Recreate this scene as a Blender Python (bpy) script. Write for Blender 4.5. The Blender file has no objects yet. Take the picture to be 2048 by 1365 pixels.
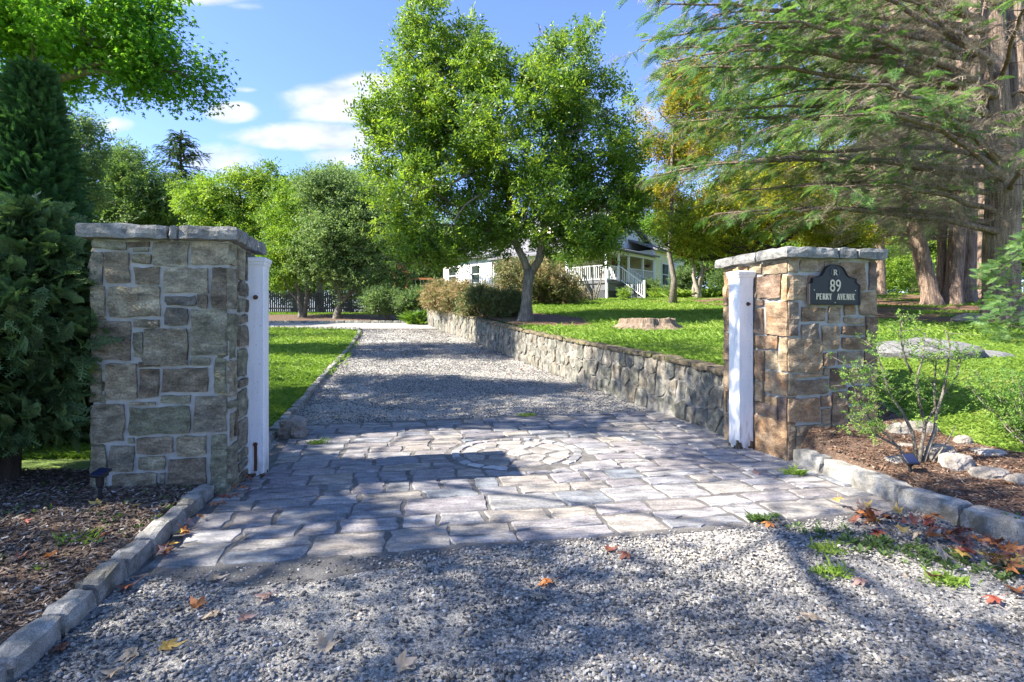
import bpy, bmesh, math, random
import numpy as np
from mathutils import Vector, Matrix, noise, Euler

random.seed(7); RNG = np.random.default_rng(7)
SC = bpy.context.scene; COL = SC.collection
# ------------------------------------------------------------------ camera, sky, sun, exposure
CAMZ, F = 1.4, 1100.0
cam = bpy.data.objects.new('camera', bpy.data.cameras.new('camera')); COL.objects.link(cam); SC.camera = cam
cam.location = (0, 0, CAMZ); cam.rotation_euler = (math.pi/2, 0, 0)
cam.data.sensor_width = 36; cam.data.lens = 36*F/2048; cam.data.shift_y = -37.5/2048
cam.data.clip_start = 0.05; cam.data.clip_end = 2000
SUN_EL, SUNV = math.radians(42), None
hx, hy = -0.97, -0.24; hn = math.hypot(hx, hy); hx /= hn; hy /= hn
SUNV = Vector((hx*math.cos(SUN_EL), hy*math.cos(SUN_EL), math.sin(SUN_EL)))      # towards the sun
sun = bpy.data.objects.new('sun', bpy.data.lights.new('sun', 'SUN')); COL.objects.link(sun)
sun.data.energy = 4.8; sun.data.angle = math.radians(0.55); sun.data.color = (1.0, 0.93, 0.82)
sun.rotation_euler = SUNV.to_track_quat('Z', 'Y').to_euler()
SC.view_settings.view_transform = 'Standard'; SC.view_settings.look = 'None'
SC.view_settings.exposure = 1.95; SC.view_settings.gamma = 1.0; SC.view_settings.use_curve_mapping = False
SC.render.engine = 'CYCLES'
cy = SC.cycles; cy.max_bounces = 6; cy.diffuse_bounces = 3; cy.glossy_bounces = 2; cy.transmission_bounces = 3
cy.transparent_max_bounces = 4; cy.use_denoising = True; cy.caustics_reflective = False; cy.caustics_refractive = False
cy.sample_clamp_indirect = 4.0
try: cy.denoiser = 'OPENIMAGEDENOISE'
except Exception: pass

class NT:
    def __init__(s, nt): s.t = nt; s.n = nt.nodes; s.l = nt.links
    def add(s, typ, **kw):
        n = s.n.new(typ)
        for k, v in kw.items():
            if k.startswith('i_'):
                key = k[2:]; key = int(key) if key.isdigit() else key
                n.inputs[key].default_value = v
            else: setattr(n, k, v)
        return n
    def link(s, a, b): s.l.new(a, b); return b.node
    def math(s, op, a, b=None, c=None):
        n = s.n.new('ShaderNodeMath'); n.operation = op
        for i, v in enumerate((a, b, c)):
            if v is None: continue
            if hasattr(v, 'links') or hasattr(v, 'is_linked'): s.l.new(v, n.inputs[i])
            else: n.inputs[i].default_value = v
        return n.outputs[0]

W = bpy.data.worlds.new('World'); SC.world = W; W.use_nodes = True
t = NT(W.node_tree); t.n.clear()
sky = t.add('ShaderNodeTexSky', sky_type='NISHITA', sun_disc=False)
sky.sun_elevation = SUN_EL; sky.sun_rotation = math.atan2(SUNV.x, SUNV.y)
sky.air_density = 1.0; sky.dust_density = 0.35; sky.ozone_density = 2.5; sky.altitude = 100
tc = t.add('ShaderNodeTexCoord'); sep = t.add('ShaderNodeSeparateXYZ'); t.link(tc.outputs['Generated'], sep.inputs[0])
# cloud bank laid out by compass bearing (x/y) and height (z/y): soft ellipses broken up by noise
yy = t.math('MAXIMUM', sep.outputs['Y'], 0.02)
u = t.math('DIVIDE', sep.outputs['X'], yy); v = t.math('DIVIDE', sep.outputs['Z'], yy)
comb = t.add('ShaderNodeCombineXYZ'); t.link(u, comb.inputs[0]); t.link(v, comb.inputs[1])
nz = t.add('ShaderNodeTexNoise', i_Scale=9.0, i_Detail=7.0, i_Roughness=0.55, i_Distortion=0.3)
mp = t.add('ShaderNodeMapping'); mp.inputs['Scale'].default_value = (1.0, 2.2, 1.0); t.link(comb.outputs[0], mp.inputs[0]); t.link(mp.outputs[0], nz.inputs['Vector'])
tot = None
def pix(px, py): return (px-1024)/F, (645-py)/F
for (px, py, rx, ry, a) in [(690, 208, 150, 48, 1.25), (745, 190, 120, 50, 1.2), (620, 272, 175, 32, 1.2), (740, 290, 120, 22, .8), (465, 226, 62, 24, 1.4), (450, 325, 90, 42, 1.0), (690, 318, 100, 24, .95),
                            (700, 158, 60, 9, .62), (225, 250, 48, 17, .8), (380, -8, 160, 22, 1.0), (490, 12, 50, 12, .55), (490, 180, 26, 6, .5), (620, 142, 22, 6, .45), (1290, 230, 60, 22, .8), (560, 345, 260, 30, .45),
                            (-300, 120, 200, 45, 1.0), (2500, 150, 260, 60, 1.0)]:
    cx, cz = pix(px, py)
    dx = t.math('DIVIDE', t.math('SUBTRACT', u, cx), rx/F); dz = t.math('DIVIDE', t.math('SUBTRACT', v, cz), ry/F)
    # flatter bottoms
    r2 = t.math('ADD', t.math('MULTIPLY', dx, dx), t.math('MULTIPLY', dz, dz))
    g = t.math('MULTIPLY', t.math('MAXIMUM', t.math('SUBTRACT', 1.35, r2), 0.0), a)
    tot = g if tot is None else t.math('MAXIMUM', tot, g)
dens = t.math('ADD', t.math('MULTIPLY', tot, 0.9), t.math('MULTIPLY', t.math('SUBTRACT', nz.outputs['Fac'], 0.5), 2.0))
mr = t.add('ShaderNodeMapRange', interpolation_type='SMOOTHSTEP'); t.link(dens, mr.inputs[0]); mr.inputs[1].default_value = 0.30; mr.inputs[2].default_value = 1.4
gate = t.math('MULTIPLY', mr.outputs[0], t.math('GREATER_THAN', sep.outputs['Y'], 0.05))
gate = t.math('MULTIPLY', gate, t.math('MINIMUM', t.math('MULTIPLY', tot, 3.0), 1.0)); gate = t.math('MULTIPLY', gate, 0.92)
nz2 = t.add('ShaderNodeTexNoise', i_Scale=14.0, i_Detail=4.0); t.link(mp.outputs[0], nz2.inputs['Vector'])
cr = t.add('ShaderNodeValToRGB'); cr.color_ramp.elements[0].color = (1.45, 1.55, 1.8, 1); cr.color_ramp.elements[1].color = (2.15, 2.15, 2.2, 1)
cr.color_ramp.elements[0].position = .3; cr.color_ramp.elements[1].position = .6
t.link(nz2.outputs['Fac'], cr.inputs[0])
tint = t.add('ShaderNodeMix', data_type='RGBA', blend_type='MULTIPLY'); tint.inputs['Factor'].default_value = 1; tint.inputs['B'].default_value = (0.46, 0.49, 0.67, 1)
t.link(sky.outputs[0], tint.inputs['A'])
mx = t.add('ShaderNodeMix', data_type='RGBA'); t.link(gate, mx.inputs['Factor']); t.link(tint.outputs['Result'], mx.inputs['A']); t.link(cr.outputs[0], mx.inputs['B'])
bg = t.add('ShaderNodeBackground', i_Strength=0.15); t.link(mx.outputs['Result'], bg.inputs[0])
wo = t.add('ShaderNodeOutputWorld'); t.link(bg.outputs[0], wo.inputs[0])

# ------------------------------------------------------------------ helpers
def tag(o, label=None, cat=None, group=None, kind=None):
    if label: o['label'] = label
    if cat: o['category'] = cat
    if group: o['group'] = group
    if kind: o['kind'] = kind
    return o
def empty(name, loc=(0, 0, 0), rz=0.0):
    o = bpy.data.objects.new(name, None); o.empty_display_size = .1; COL.objects.link(o); o.location = loc; o.rotation_euler = (0, 0, rz); return o
def link(name, me, mat=None, parent=None, loc=None, rot=None, scale=None):
    o = bpy.data.objects.new(name, me)
    if mat is not None and not me.materials: me.materials.append(mat)
    COL.objects.link(o)
    if parent is not None: o.parent = parent
    if loc is not None: o.location = loc
    if rot is not None: o.rotation_euler = rot
    if scale is not None: o.scale = scale
    return o
def mesh(name, v, f, smooth=False):
    me = bpy.data.meshes.new(name)
    me.from_pydata([tuple(map(float, p)) for p in v], [], [tuple(int(i) for i in q) for q in f])
    if smooth: me.polygons.foreach_set('use_smooth', [True]*len(me.polygons))
    me.update(); return me
class MB:                                                     # collects shapes into one mesh
    def __init__(s): s.v = []; s.f = []
    def add(s, v, f):
        b = len(s.v); s.v += [tuple(p) for p in v]; s.f += [tuple(i+b for i in q) for q in f]; return s
    def box(s, x0, x1, y0, y1, z0, z1):
        return s.add([(x0, y0, z0), (x1, y0, z0), (x1, y1, z0), (x0, y1, z0), (x0, y0, z1), (x1, y0, z1), (x1, y1, z1), (x0, y1, z1)],
                     [(0, 3, 2, 1), (4, 5, 6, 7), (0, 1, 5, 4), (1, 2, 6, 5), (2, 3, 7, 6), (3, 0, 4, 7)])
    def beam(s, a, b, w, h=None):                             # square bar between two points
        h = h or w; a = Vector(a); b = Vector(b); d = (b-a).normalized()
        up = Vector((0, 0, 1)) if abs(d.z) < .9 else Vector((1, 0, 0))
        x = d.cross(up).normalized()*w/2; y = x.cross(d).normalized()*h/2
        v = [a-x-y, a+x-y, a+x+y, a-x+y, b-x-y, b+x-y, b+x+y, b-x+y]
        return s.add(v, [(0, 1, 2, 3), (7, 6, 5, 4), (0, 4, 5, 1), (1, 5, 6, 2), (2, 6, 7, 3), (3, 7, 4, 0)])
    def tube(s, pts, rad, n=8, wob=0.0, seed=0, flare=None):
        pts = [Vector(p) for p in pts]; b = len(s.v); m = len(pts)
        prev = None
        for i, p in enumerate(pts):
            d = (pts[min(i+1, m-1)]-pts[max(i-1, 0)]).normalized()
            if prev is None:
                x = d.orthogonal().normalized()
            else:
                x = (prev - d*prev.dot(d)).normalized()
            prev = x; y = d.cross(x); r = rad[i]
            for k in range(n):
                a = 2*math.pi*k/n
                q = p+(x*math.cos(a)+y*math.sin(a))*r
                if wob:
                    nn = noise.noise(Vector((math.cos(a)*1.7+seed, math.sin(a)*1.7, p.z*.45+p.x*.3)))+.5*noise.noise(Vector((math.cos(a)*5+seed, math.sin(a)*5, p.z*1.1)))
                    q = q+(x*math.cos(a)+y*math.sin(a))*r*wob*nn
                    if flare and i < len(flare):
                        q = q+(x*math.cos(a)+y*math.sin(a))*r*flare[i]*(0.5+0.5*math.sin(a*5+seed))
                s.v.append(tuple(q))
        for i in range(m-1):
            for k in range(n):
                k2 = (k+1) % n
                s.f.append((b+i*n+k, b+i*n+k2, b+(i+1)*n+k2, b+(i+1)*n+k))
        s.f.append(tuple(b+(m-1)*n+k for k in range(n))); s.f.append(tuple(b+k for k in reversed(range(n))))
        return s
    def build(s, name, mat, parent=None, smooth=False, **k):
        return link(name, mesh(name, s.v, s.f, smooth), mat, parent, **k)
def curve_pts(a, b, sag=0, n=5, jit=0.0, c=None):
    a = Vector(a); b = Vector(b); c = Vector(c) if c is not None else (a+b)/2+Vector((0, 0, sag))
    L = (b-a).length; out = []
    for i in range(n+1):
        q = i/n; p = a*(1-q)**2+c*2*q*(1-q)+b*q*q
        if 0 < i < n and jit: p = p+Vector([random.uniform(-1, 1) for _ in range(3)])*jit*L
        out.append(p)
    return out

def rough_box(sx, sy, sz, n=(4, 3, 3), r=.02, amp=.01, seed=0, freq=6.0, inflate=0.0):
    """box centred on origin, rounded and chipped; n = cells per axis"""
    idx = {}; v = []; f = []
    def vid(i, j, k):
        if (i, j, k) not in idx:
            idx[(i, j, k)] = len(v)
            p = Vector(((i/n[0]-.5)*sx, (j/n[1]-.5)*sy, (k/n[2]-.5)*sz))
            # pull the first rows toward the edges so the chamfer is narrow
            q = Vector((max(-sx/2+r, min(sx/2-r, p.x)), max(-sy/2+r, min(sy/2-r, p.y)), max(-sz/2+r, min(sz/2-r, p.z))))
            d = p-q
            if d.length > 1e-9: p = q+d.normalized()*r
            if inflate:
                w = Vector((p.x/(sx/2), p.y/(sy/2), p.z/(sz/2)))
                e = Vector((w.x*sx/2, w.y*sy/2, w.z*sz/2))/max(w.length, 1e-6)
                p = p.lerp(e, inflate)
            nn = Vector((noise.noise(p*freq+Vector((seed, 0, 0))), noise.noise(p*freq+Vector((0, seed, 9))), noise.noise(p*freq+Vector((5, 0, seed)))))
            n2 = Vector((noise.noise(p*freq*3+Vector((seed, 3, 0))), noise.noise(p*freq*3+Vector((0, seed, 7))), noise.noise(p*freq*3+Vector((1, 0, seed)))))
            v.append(p+(nn+n2*.5)*amp*2)
        return idx[(i, j, k)]
    for i in range(n[0]):
        for j in range(n[1]):
            f.append((vid(i, j, 0), vid(i, j+1, 0), vid(i+1, j+1, 0), vid(i+1, j, 0)))
            f.append((vid(i, j, n[2]), vid(i+1, j, n[2]), vid(i+1, j+1, n[2]), vid(i, j+1, n[2])))
    for i in range(n[0]):
        for k in range(n[2]):
            f.append((vid(i, 0, k), vid(i+1, 0, k), vid(i+1, 0, k+1), vid(i, 0, k+1)))
            f.append((vid(i, n[1], k), vid(i, n[1], k+1), vid(i+1, n[1], k+1), vid(i+1, n[1], k)))
    for j in range(n[1]):
        for k in range(n[2]):
            f.append((vid(0, j, k), vid(0, j, k+1), vid(0, j+1, k+1), vid(0, j+1, k)))
            f.append((vid(n[0], j, k), vid(n[0], j+1, k), vid(n[0], j+1, k+1), vid(n[0], j, k+1)))
    return v, f

def poly_stone(poly, th, seed=0, jit=.006, seg=.12, inset=.014, bulge=.006, face_amp=.004):
    """stone slab: polygon outline (a,b) extruded 0..th along n, ragged edge, eased rim, uneven face"""
    P = []; m = len(poly)
    for i in range(m):
        a = Vector(poly[i]).to_2d() if hasattr(poly[i], 'to_2d') else Vector(poly[i]); b = Vector(poly[(i+1) % m])
        L = (b-a).length; k = max(1, min(6, int(round(L/seg))))
        for q in range(k):
            p = a.lerp(b, q/k)
            s = 0.35 if q == 0 else 1.0
            P.append(Vector((p.x+noise.noise(Vector((p.x*9, p.y*9, seed)))*jit*2*s, p.y+noise.noise(Vector((p.x*9, p.y*9, seed+50.3)))*jit*2*s)))
    c = sum(P, Vector((0, 0)))/len(P); N = len(P)
    tl = (random.uniform(-1, 1)*face_amp, random.uniform(-1, 1)*face_amp)
    v = []; f = []
    def zz(p, base): return base+noise.noise(Vector((p.x*7, p.y*7, seed+11)))*face_amp*1.6+(p.x-c.x)*tl[0]*2+(p.y-c.y)*tl[1]*2
    for p in P: v.append((p.x, p.y, 0))
    for p in P: v.append((p.x, p.y, zz(p, th*.72)))
    for p in P:
        d = (c-p); q = p+d.normalized()*min(inset, d.length*.3); v.append((q.x, q.y, zz(q, th)))
    for p in P:
        q = p.lerp(c, .5); v.append((q.x, q.y, zz(q, th+bulge)))
    v.append((c.x, c.y, zz(c, th+bulge)))
    for i in range(N):
        j = (i+1) % N
        f += [(i, j, N+j, N+i), (N+i, N+j, 2*N+j, 2*N+i), (2*N+i, 2*N+j, 3*N+j, 3*N+i), (3*N+i, 3*N+j, 4*N)]
    return v, f
def clip_half(poly, p, n):
    """keep the part of convex poly where (q-p).n <= 0"""
    out = []; m = len(poly)
    for i in range(m):
        a = poly[i]; b = poly[(i+1) % m]
        da = (a[0]-p[0])*n[0]+(a[1]-p[1])*n[1]; db = (b[0]-p[0])*n[0]+(b[1]-p[1])*n[1]
        if da <= 0: out.append(a)
        if (da < 0 < db) or (db < 0 < da):
            q = da/(da-db); out.append((a[0]+(b[0]-a[0])*q, a[1]+(b[1]-a[1])*q))
    return out
def shrink(poly, g):
    out = list(poly); m = len(poly)
    area = sum(poly[i][0]*poly[(i+1) % m][1]-poly[(i+1) % m][0]*poly[i][1] for i in range(m))
    sgn = 1 if area > 0 else -1
    for i in range(m):
        a = poly[i]; b = poly[(i+1) % m]; dx, dy = b[0]-a[0], b[1]-a[1]; L = math.hypot(dx, dy)
        if L < 1e-5: continue
        n = (dy/L*sgn, -dx/L*sgn)
        out = clip_half(out, (a[0]-n[0]*g, a[1]-n[1]*g), n)
        if len(out) < 3: return []
    return out
def parea(p): return abs(sum(p[i][0]*p[(i+1) % len(p)][1]-p[(i+1) % len(p)][0]*p[i][1] for i in range(len(p))))/2
def voronoi(seeds, box, aniso=(1, 1)):
    cells = []
    for i, s in enumerate(seeds):
        poly = list(box)
        near = sorted(((seeds[j][0]-s[0])**2+(seeds[j][1]-s[1])**2, j) for j in range(len(seeds)) if j != i)[:22]
        for _, j in near:
            q = seeds[j]; mid = ((s[0]+q[0])/2, (s[1]+q[1])/2); poly = clip_half(poly, mid, (q[0]-s[0], q[1]-s[1]))
            if len(poly) < 3: break
        cells.append(poly)
    return cells

# ------------------------------------------------------------------ materials
def new_mat(name):
    m = bpy.data.materials.new(name); m.use_nodes = True; t = NT(m.node_tree); t.n.clear()
    out = t.add('ShaderNodeOutputMaterial'); return m, t, out
def ramp(t, fac, cols, interp='LINEAR'):
    r = t.add('ShaderNodeValToRGB'); e = r.color_ramp; e.interpolation = interp
    while len(e.elements) < len(cols): e.elements.new(0.5)
    for i, (p, c) in enumerate(cols):
        e.elements[i].position = p; e.elements[i].color = (*c, 1)
    t.link(fac, r.inputs[0]); return r.outputs[0]
def mixc(t, fac, a, b, mode='MIX'):
    m = t.add('ShaderNodeMix', data_type='RGBA', blend_type=mode)
    for k, x in (('Factor', fac), ('A', a), ('B', b)):
        if isinstance(x, (int, float)): m.inputs[k].default_value = x
        elif isinstance(x, tuple): m.inputs[k].default_value = (*x, 1)
        else: t.link(x, m.inputs[k])
    return m.outputs['Result']
def surf_mat(name, cols, scale=8.0, rough=.85, bump=.3, bscale=30.0, bdist=.01, objrand=0.0, streak=None, patch=None, spec=.3, world=False, randcols=None, fine=None):
    """cols: ramp of noise; randcols: ramp over per-object random; patch: (scale, colour, threshold)"""
    m, t, out = new_mat(name); p = t.add('ShaderNodeBsdfPrincipled'); t.link(p.outputs[0], out.inputs[0])
    p.inputs['Roughness'].default_value = rough; p.inputs['Specular IOR Level'].default_value = spec
    tc = t.add('ShaderNodeTexCoord'); oi = t.add('ShaderNodeObjectInfo')
    if world: g = t.add('ShaderNodeNewGeometry'); vec = g.outputs['Position']
    else:
        ad = t.add('ShaderNodeVectorMath', operation='ADD'); t.link(tc.outputs['Object'], ad.inputs[0])
        mu = t.add('ShaderNodeVectorMath', operation='SCALE'); mu.inputs[0].default_value = (37, 11, 53); t.link(oi.outputs['Random'], mu.inputs['Scale']); t.link(mu.outputs[0], ad.inputs[1]); vec = ad.outputs[0]
    vv = vec
    if streak:
        mp = t.add('ShaderNodeMapping'); mp.inputs['Scale'].default_value = streak; t.link(vec, mp.inputs[0]); vv = mp.outputs[0]
    n1 = t.add('ShaderNodeTexNoise', i_Scale=scale, i_Detail=8.0, i_Roughness=.62); t.link(vv, n1.inputs['Vector'])
    c = ramp(t, n1.outputs['Fac'], cols)
    if randcols:
        rc = ramp(t, oi.outputs['Random'], randcols)
        mul = mixc(t, 1.0, c, rc, 'MULTIPLY'); c = mul
    if patch:
        n2 = t.add('ShaderNodeTexNoise', i_Scale=patch[0], i_Detail=5.0, i_Roughness=.6); t.link(vec, n2.inputs['Vector'])
        mr = t.add('ShaderNodeMapRange'); t.link(n2.outputs['Fac'], mr.inputs[0]); mr.inputs[1].default_value = patch[2]; mr.inputs[2].default_value = patch[2]+.12
        mr.inputs[4].default_value = patch[3] if len(patch) > 3 else .8
        c = mixc(t, mr.outputs[0], c, patch[1])
    if fine:
        n4 = t.add('ShaderNodeTexNoise', i_Scale=fine[0], i_Detail=3.0); t.link(vec, n4.inputs['Vector'])
        fr = ramp(t, n4.outputs['Fac'], [(.35, (1-fine[1],)*3), (.65, (1+fine[1],)*3)]); c = mixc(t, 1.0, c, fr, 'MULTIPLY')
    if objrand:
        mr = t.add('ShaderNodeMapRange'); t.link(oi.outputs['Random'], mr.inputs[0]); mr.inputs[3].default_value = 1-objrand; mr.inputs[4].default_value = 1+objrand
        c = mixc(t, 1.0, c, mr.outputs[0], 'MULTIPLY')
    t.link(c, p.inputs['Base Color'])
    if bump:
        n3 = t.add('ShaderNodeTexNoise', i_Scale=bscale, i_Detail=6.0, i_Roughness=.65); t.link(vv, n3.inputs['Vector'])
        b = t.add('ShaderNodeBump', i_Strength=bump, i_Distance=bdist); t.link(n3.outputs['Fac'], b.inputs['Height']); t.link(b.outputs[0], p.inputs['Normal'])
    return m
def leaf_mat(name, cols, trans, tr=.45, rough=.5, spec=.25, instanced=True):
    m, t, out = new_mat(name)
    a = t.add('ShaderNodeAttribute', attribute_type='INSTANCER' if instanced else 'OBJECT', attribute_name='tint')
    g = t.add('ShaderNodeNewGeometry'); n = t.add('ShaderNodeTexNoise', i_Scale=1.3, i_Detail=2.0); t.link(g.outputs['Position'], n.inputs['Vector'])
    f = t.math('ADD', t.math('MULTIPLY', a.outputs['Fac'], .6), t.math('MULTIPLY', g.outputs['Random Per Island'], .4)) if instanced else g.outputs['Random Per Island']
    f = t.math('ADD', f, t.math('MULTIPLY', t.math('SUBTRACT', n.outputs['Fac'], .5), .6))
    c = ramp(t, f, cols); c2 = mixc(t, 1.0, c, trans, 'MULTIPLY')
    p = t.add('ShaderNodeBsdfPrincipled'); p.inputs['Roughness'].default_value = rough; p.inputs['Specular IOR Level'].default_value = spec; t.link(c, p.inputs['Base Color'])
    tb = t.add('ShaderNodeBsdfTranslucent'); t.link(c2, tb.inputs[0])
    ms = t.add('ShaderNodeMixShader'); ms.inputs[0].default_value = tr; t.link(p.outputs[0], ms.inputs[1]); t.link(tb.outputs[0], ms.inputs[2]); t.link(ms.outputs[0], out.inputs[0])
    return m
def tint_mat(name, cols, rough=.8, spec=.3, bump=0.0):
    m, t, out = new_mat(name); a = t.add('ShaderNodeAttribute', attribute_type='INSTANCER', attribute_name='tint')
    p = t.add('ShaderNodeBsdfPrincipled'); p.inputs['Roughness'].default_value = rough; p.inputs['Specular IOR Level'].default_value = spec
    c = ramp(t, a.outputs['Fac'], cols); t.link(c, p.inputs['Base Color']); t.link(p.outputs[0], out.inputs[0]); return m
def plain(name, col, rough=.6, spec=.3, metal=0.0, bump=0.0, dirt=None):
    m, t, out = new_mat(name); p = t.add('ShaderNodeBsdfPrincipled'); t.link(p.outputs[0], out.inputs[0])
    p.inputs['Roughness'].default_value = rough; p.inputs['Specular IOR Level'].default_value = spec; p.inputs['Metallic'].default_value = metal
    tc = t.add('ShaderNodeTexCoord'); n = t.add('ShaderNodeTexNoise', i_Scale=14.0, i_Detail=6.0); t.link(tc.outputs['Object'], n.inputs['Vector'])
    c = ramp(t, n.outputs['Fac'], [(.3, tuple(x*.86 for x in col)), (.7, tuple(min(1, x*1.08) for x in col))])
    t.link(c, p.inputs['Base Color'])
    if bump:
        b = t.add('ShaderNodeBump', i_Strength=bump, i_Distance=.004); t.link(n.outputs['Fac'], b.inputs['Height']); t.link(b.outputs[0], p.inputs['Normal'])
    return m

M = {}
M['stone_grey'] = surf_mat('grey_green_stone', [(.3, (.10, .093, .075)), (.48, (.215, .20, .16)), (.58, (.29, .275, .22)), (.72, (.44, .42, .35))], scale=7, bump=.9, bscale=16, bdist=.028, streak=(1, 1, 2.2),
    randcols=[(0, (1.0, 1.0, .88)), (.25, (.72, .76, .62)), (.45, (1.25, 1.15, .96)), (.6, (.62, .52, .45)), (.75, (.95, .92, .8)), (.88, (.5, .5, .52)), (1, (1.3, 1.22, 1.05))], patch=(5, (.20, .13, .08), .6, .5), fine=(70, .25))
M['stone_warm'] = surf_mat('warm_brown_stone', [(.3, (.12, .09, .062)), (.48, (.27, .21, .15)), (.58, (.35, .285, .205)), (.72, (.50, .42, .32))], scale=6, bump=.9, bscale=16, bdist=.025, streak=(1, 1, 1.8),
    randcols=[(0, (1.0, .95, .85)), (.22, (.62, .52, .47)), (.4, (1.15, 1.05, .9)), (.58, (.8, .82, .78)), (.72, (.55, .5, .55)), (.86, (1.1, .9, .7)), (1, (.95, 1.0, .95))], patch=(5, (.30, .14, .05), .58, .6), fine=(70, .22))
M['cap'] = surf_mat('granite_cap', [(.3, (.10, .10, .095)), (.5, (.20, .198, .188)), (.7, (.32, .315, .30))], scale=12, bump=.8, bscale=25, bdist=.02, objrand=.1, fine=(150, .3))
M['mortar'] = surf_mat('mortar', [(.3, (.28, .278, .26)), (.7, (.44, .435, .40))], scale=10, bump=.5, bscale=60, bdist=.006, world=True, patch=(3, (.45, .46, .46), .62, .6))
M['kerb'] = surf_mat('granite_kerb', [(.3, (.12, .115, .10)), (.5, (.25, .24, .215)), (.7, (.40, .385, .35))], scale=9, bump=.7, bscale=40, bdist=.014, objrand=.14, fine=(200, .35), patch=(5, (.10, .09, .06), .53, .7))
M['paving'] = surf_mat('bluestone_paving', [(.3, (.10, .098, .10)), (.48, (.205, .20, .20)), (.6, (.27, .262, .258)), (.72, (.36, .35, .34))], scale=5, bump=.55, bscale=14, bdist=.012, streak=(1, 2.6, 1),
    randcols=[(0, (.82, .86, .94)), (.2, (1.0, .95, .96)), (.4, (1.2, 1.2, 1.18)), (.55, (.78, .75, .79)), (.7, (1.22, 1.12, .96)), (.85, (.72, .8, .88)), (1, (1.05, .98, .96))], patch=(2.3, (.27, .235, .19), .6, .55), fine=(60, .2))
M['paving_tan'] = surf_mat('tan_flagstone', [(.3, (.15, .135, .12)), (.5, (.25, .23, .21)), (.7, (.35, .325, .305))], scale=5, bump=.5, bscale=20, bdist=.008, objrand=.18, fine=(60, .2))
M['paving_white'] = surf_mat('pale_sett', [(.3, (.27, .27, .275)), (.7, (.42, .415, .405))], scale=14, bump=.5, bscale=50, bdist=.006, objrand=.15, fine=(160, .25))
M['joint'] = surf_mat('joint_sand', [(.3, (.08, .075, .07)), (.7, (.17, .16, .15))], scale=12, bump=.6, bscale=90, bdist=.008, world=True, fine=(200, .4), patch=(1.6, (.06, .055, .05), .56))
M['gravel'] = surf_mat('gravel_bed', [(.3, (.15, .143, .13)), (.5, (.31, .295, .265)), (.72, (.50, .475, .425))], scale=55, bump=1.0, bscale=70, bdist=.02, world=True, fine=(160, .6), patch=(.8, (.15, .135, .12), .58, .5))
M['dirt'] = surf_mat('dark_dirt', [(.3, (.07, .068, .065)), (.7, (.14, .135, .128))], scale=8, bump=.6, bscale=80, bdist=.01, world=True, fine=(200, .5))
M['mulch'] = surf_mat('mulch', [(.3, (.06, .04, .028)), (.55, (.13, .085, .058)), (.75, (.22, .145, .10))], scale=40, bump=1.0, bscale=60, bdist=.02, world=True, fine=(150, .5))
M['lawn'] = surf_mat('lawn_soil', [(.3, (.09, .14, .03)), (.5, (.14, .21, .04)), (.7, (.20, .26, .06))], scale=3, bump=.6, bscale=50, bdist=.03, world=True, fine=(40, .4))
M['needles'] = surf_mat('needle_floor', [(.3, (.08, .045, .025)), (.55, (.16, .09, .055)), (.75, (.22, .13, .09))], scale=6, bump=.6, bscale=40, bdist=.02, world=True, fine=(60, .4), patch=(1.2, (.06, .09, .02), .55, .8))
M['wall_stone'] = surf_mat('fieldstone', [(.3, (.07, .066, .056)), (.48, (.17, .16, .137)), (.6, (.25, .235, .20)), (.72, (.36, .34, .295))], scale=7, bump=.9, bscale=18, bdist=.025,
    randcols=[(0, (.9, .92, .9)), (.3, (.7, .74, .7)), (.5, (1.1, 1.05, 1.0)), (.7, (.95, .88, .78)), (.85, (.62, .66, .66)), (1, (1.2, 1.18, 1.12))], patch=(6, (.46, .45, .42), .6, .55), fine=(80, .25))
M['wall_mortar'] = surf_mat('lime_mortar', [(.3, (.12, .115, .10)), (.7, (.29, .275, .245))], scale=9, bump=.8, bscale=30, bdist=.02, world=True)
M['moss'] = surf_mat('mossy_ledge', [(.3, (.07, .062, .045)), (.5, (.14, .11, .07)), (.7, (.23, .19, .12))], scale=8, bump=.9, bscale=35, bdist=.02, world=True, patch=(3, (.07, .08, .025), .55, .8))
M['boulder'] = surf_mat('boulder', [(.28, (.13, .115, .095)), (.5, (.23, .205, .175)), (.72, (.36, .33, .30))], scale=6, bump=.9, bscale=18, bdist=.02, objrand=.15, fine=(80, .25))
M['ledge'] = surf_mat('ledge_rock', [(.3, (.09, .09, .088)), (.5, (.165, .163, .158)), (.7, (.25, .247, .24))], scale=3, bump=.9, bscale=8, bdist=.05, world=True, fine=(40, .25))
M['white_paint'] = post_paint() if 0 else surf_mat('white_paint', [(.3, (.70, .70, .71)), (.6, (.80, .80, .80)), (.8, (.78, .78, .79))], scale=3, rough=.5, bump=.1, bscale=25, bdist=.003, streak=(6, 6, .8))
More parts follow.
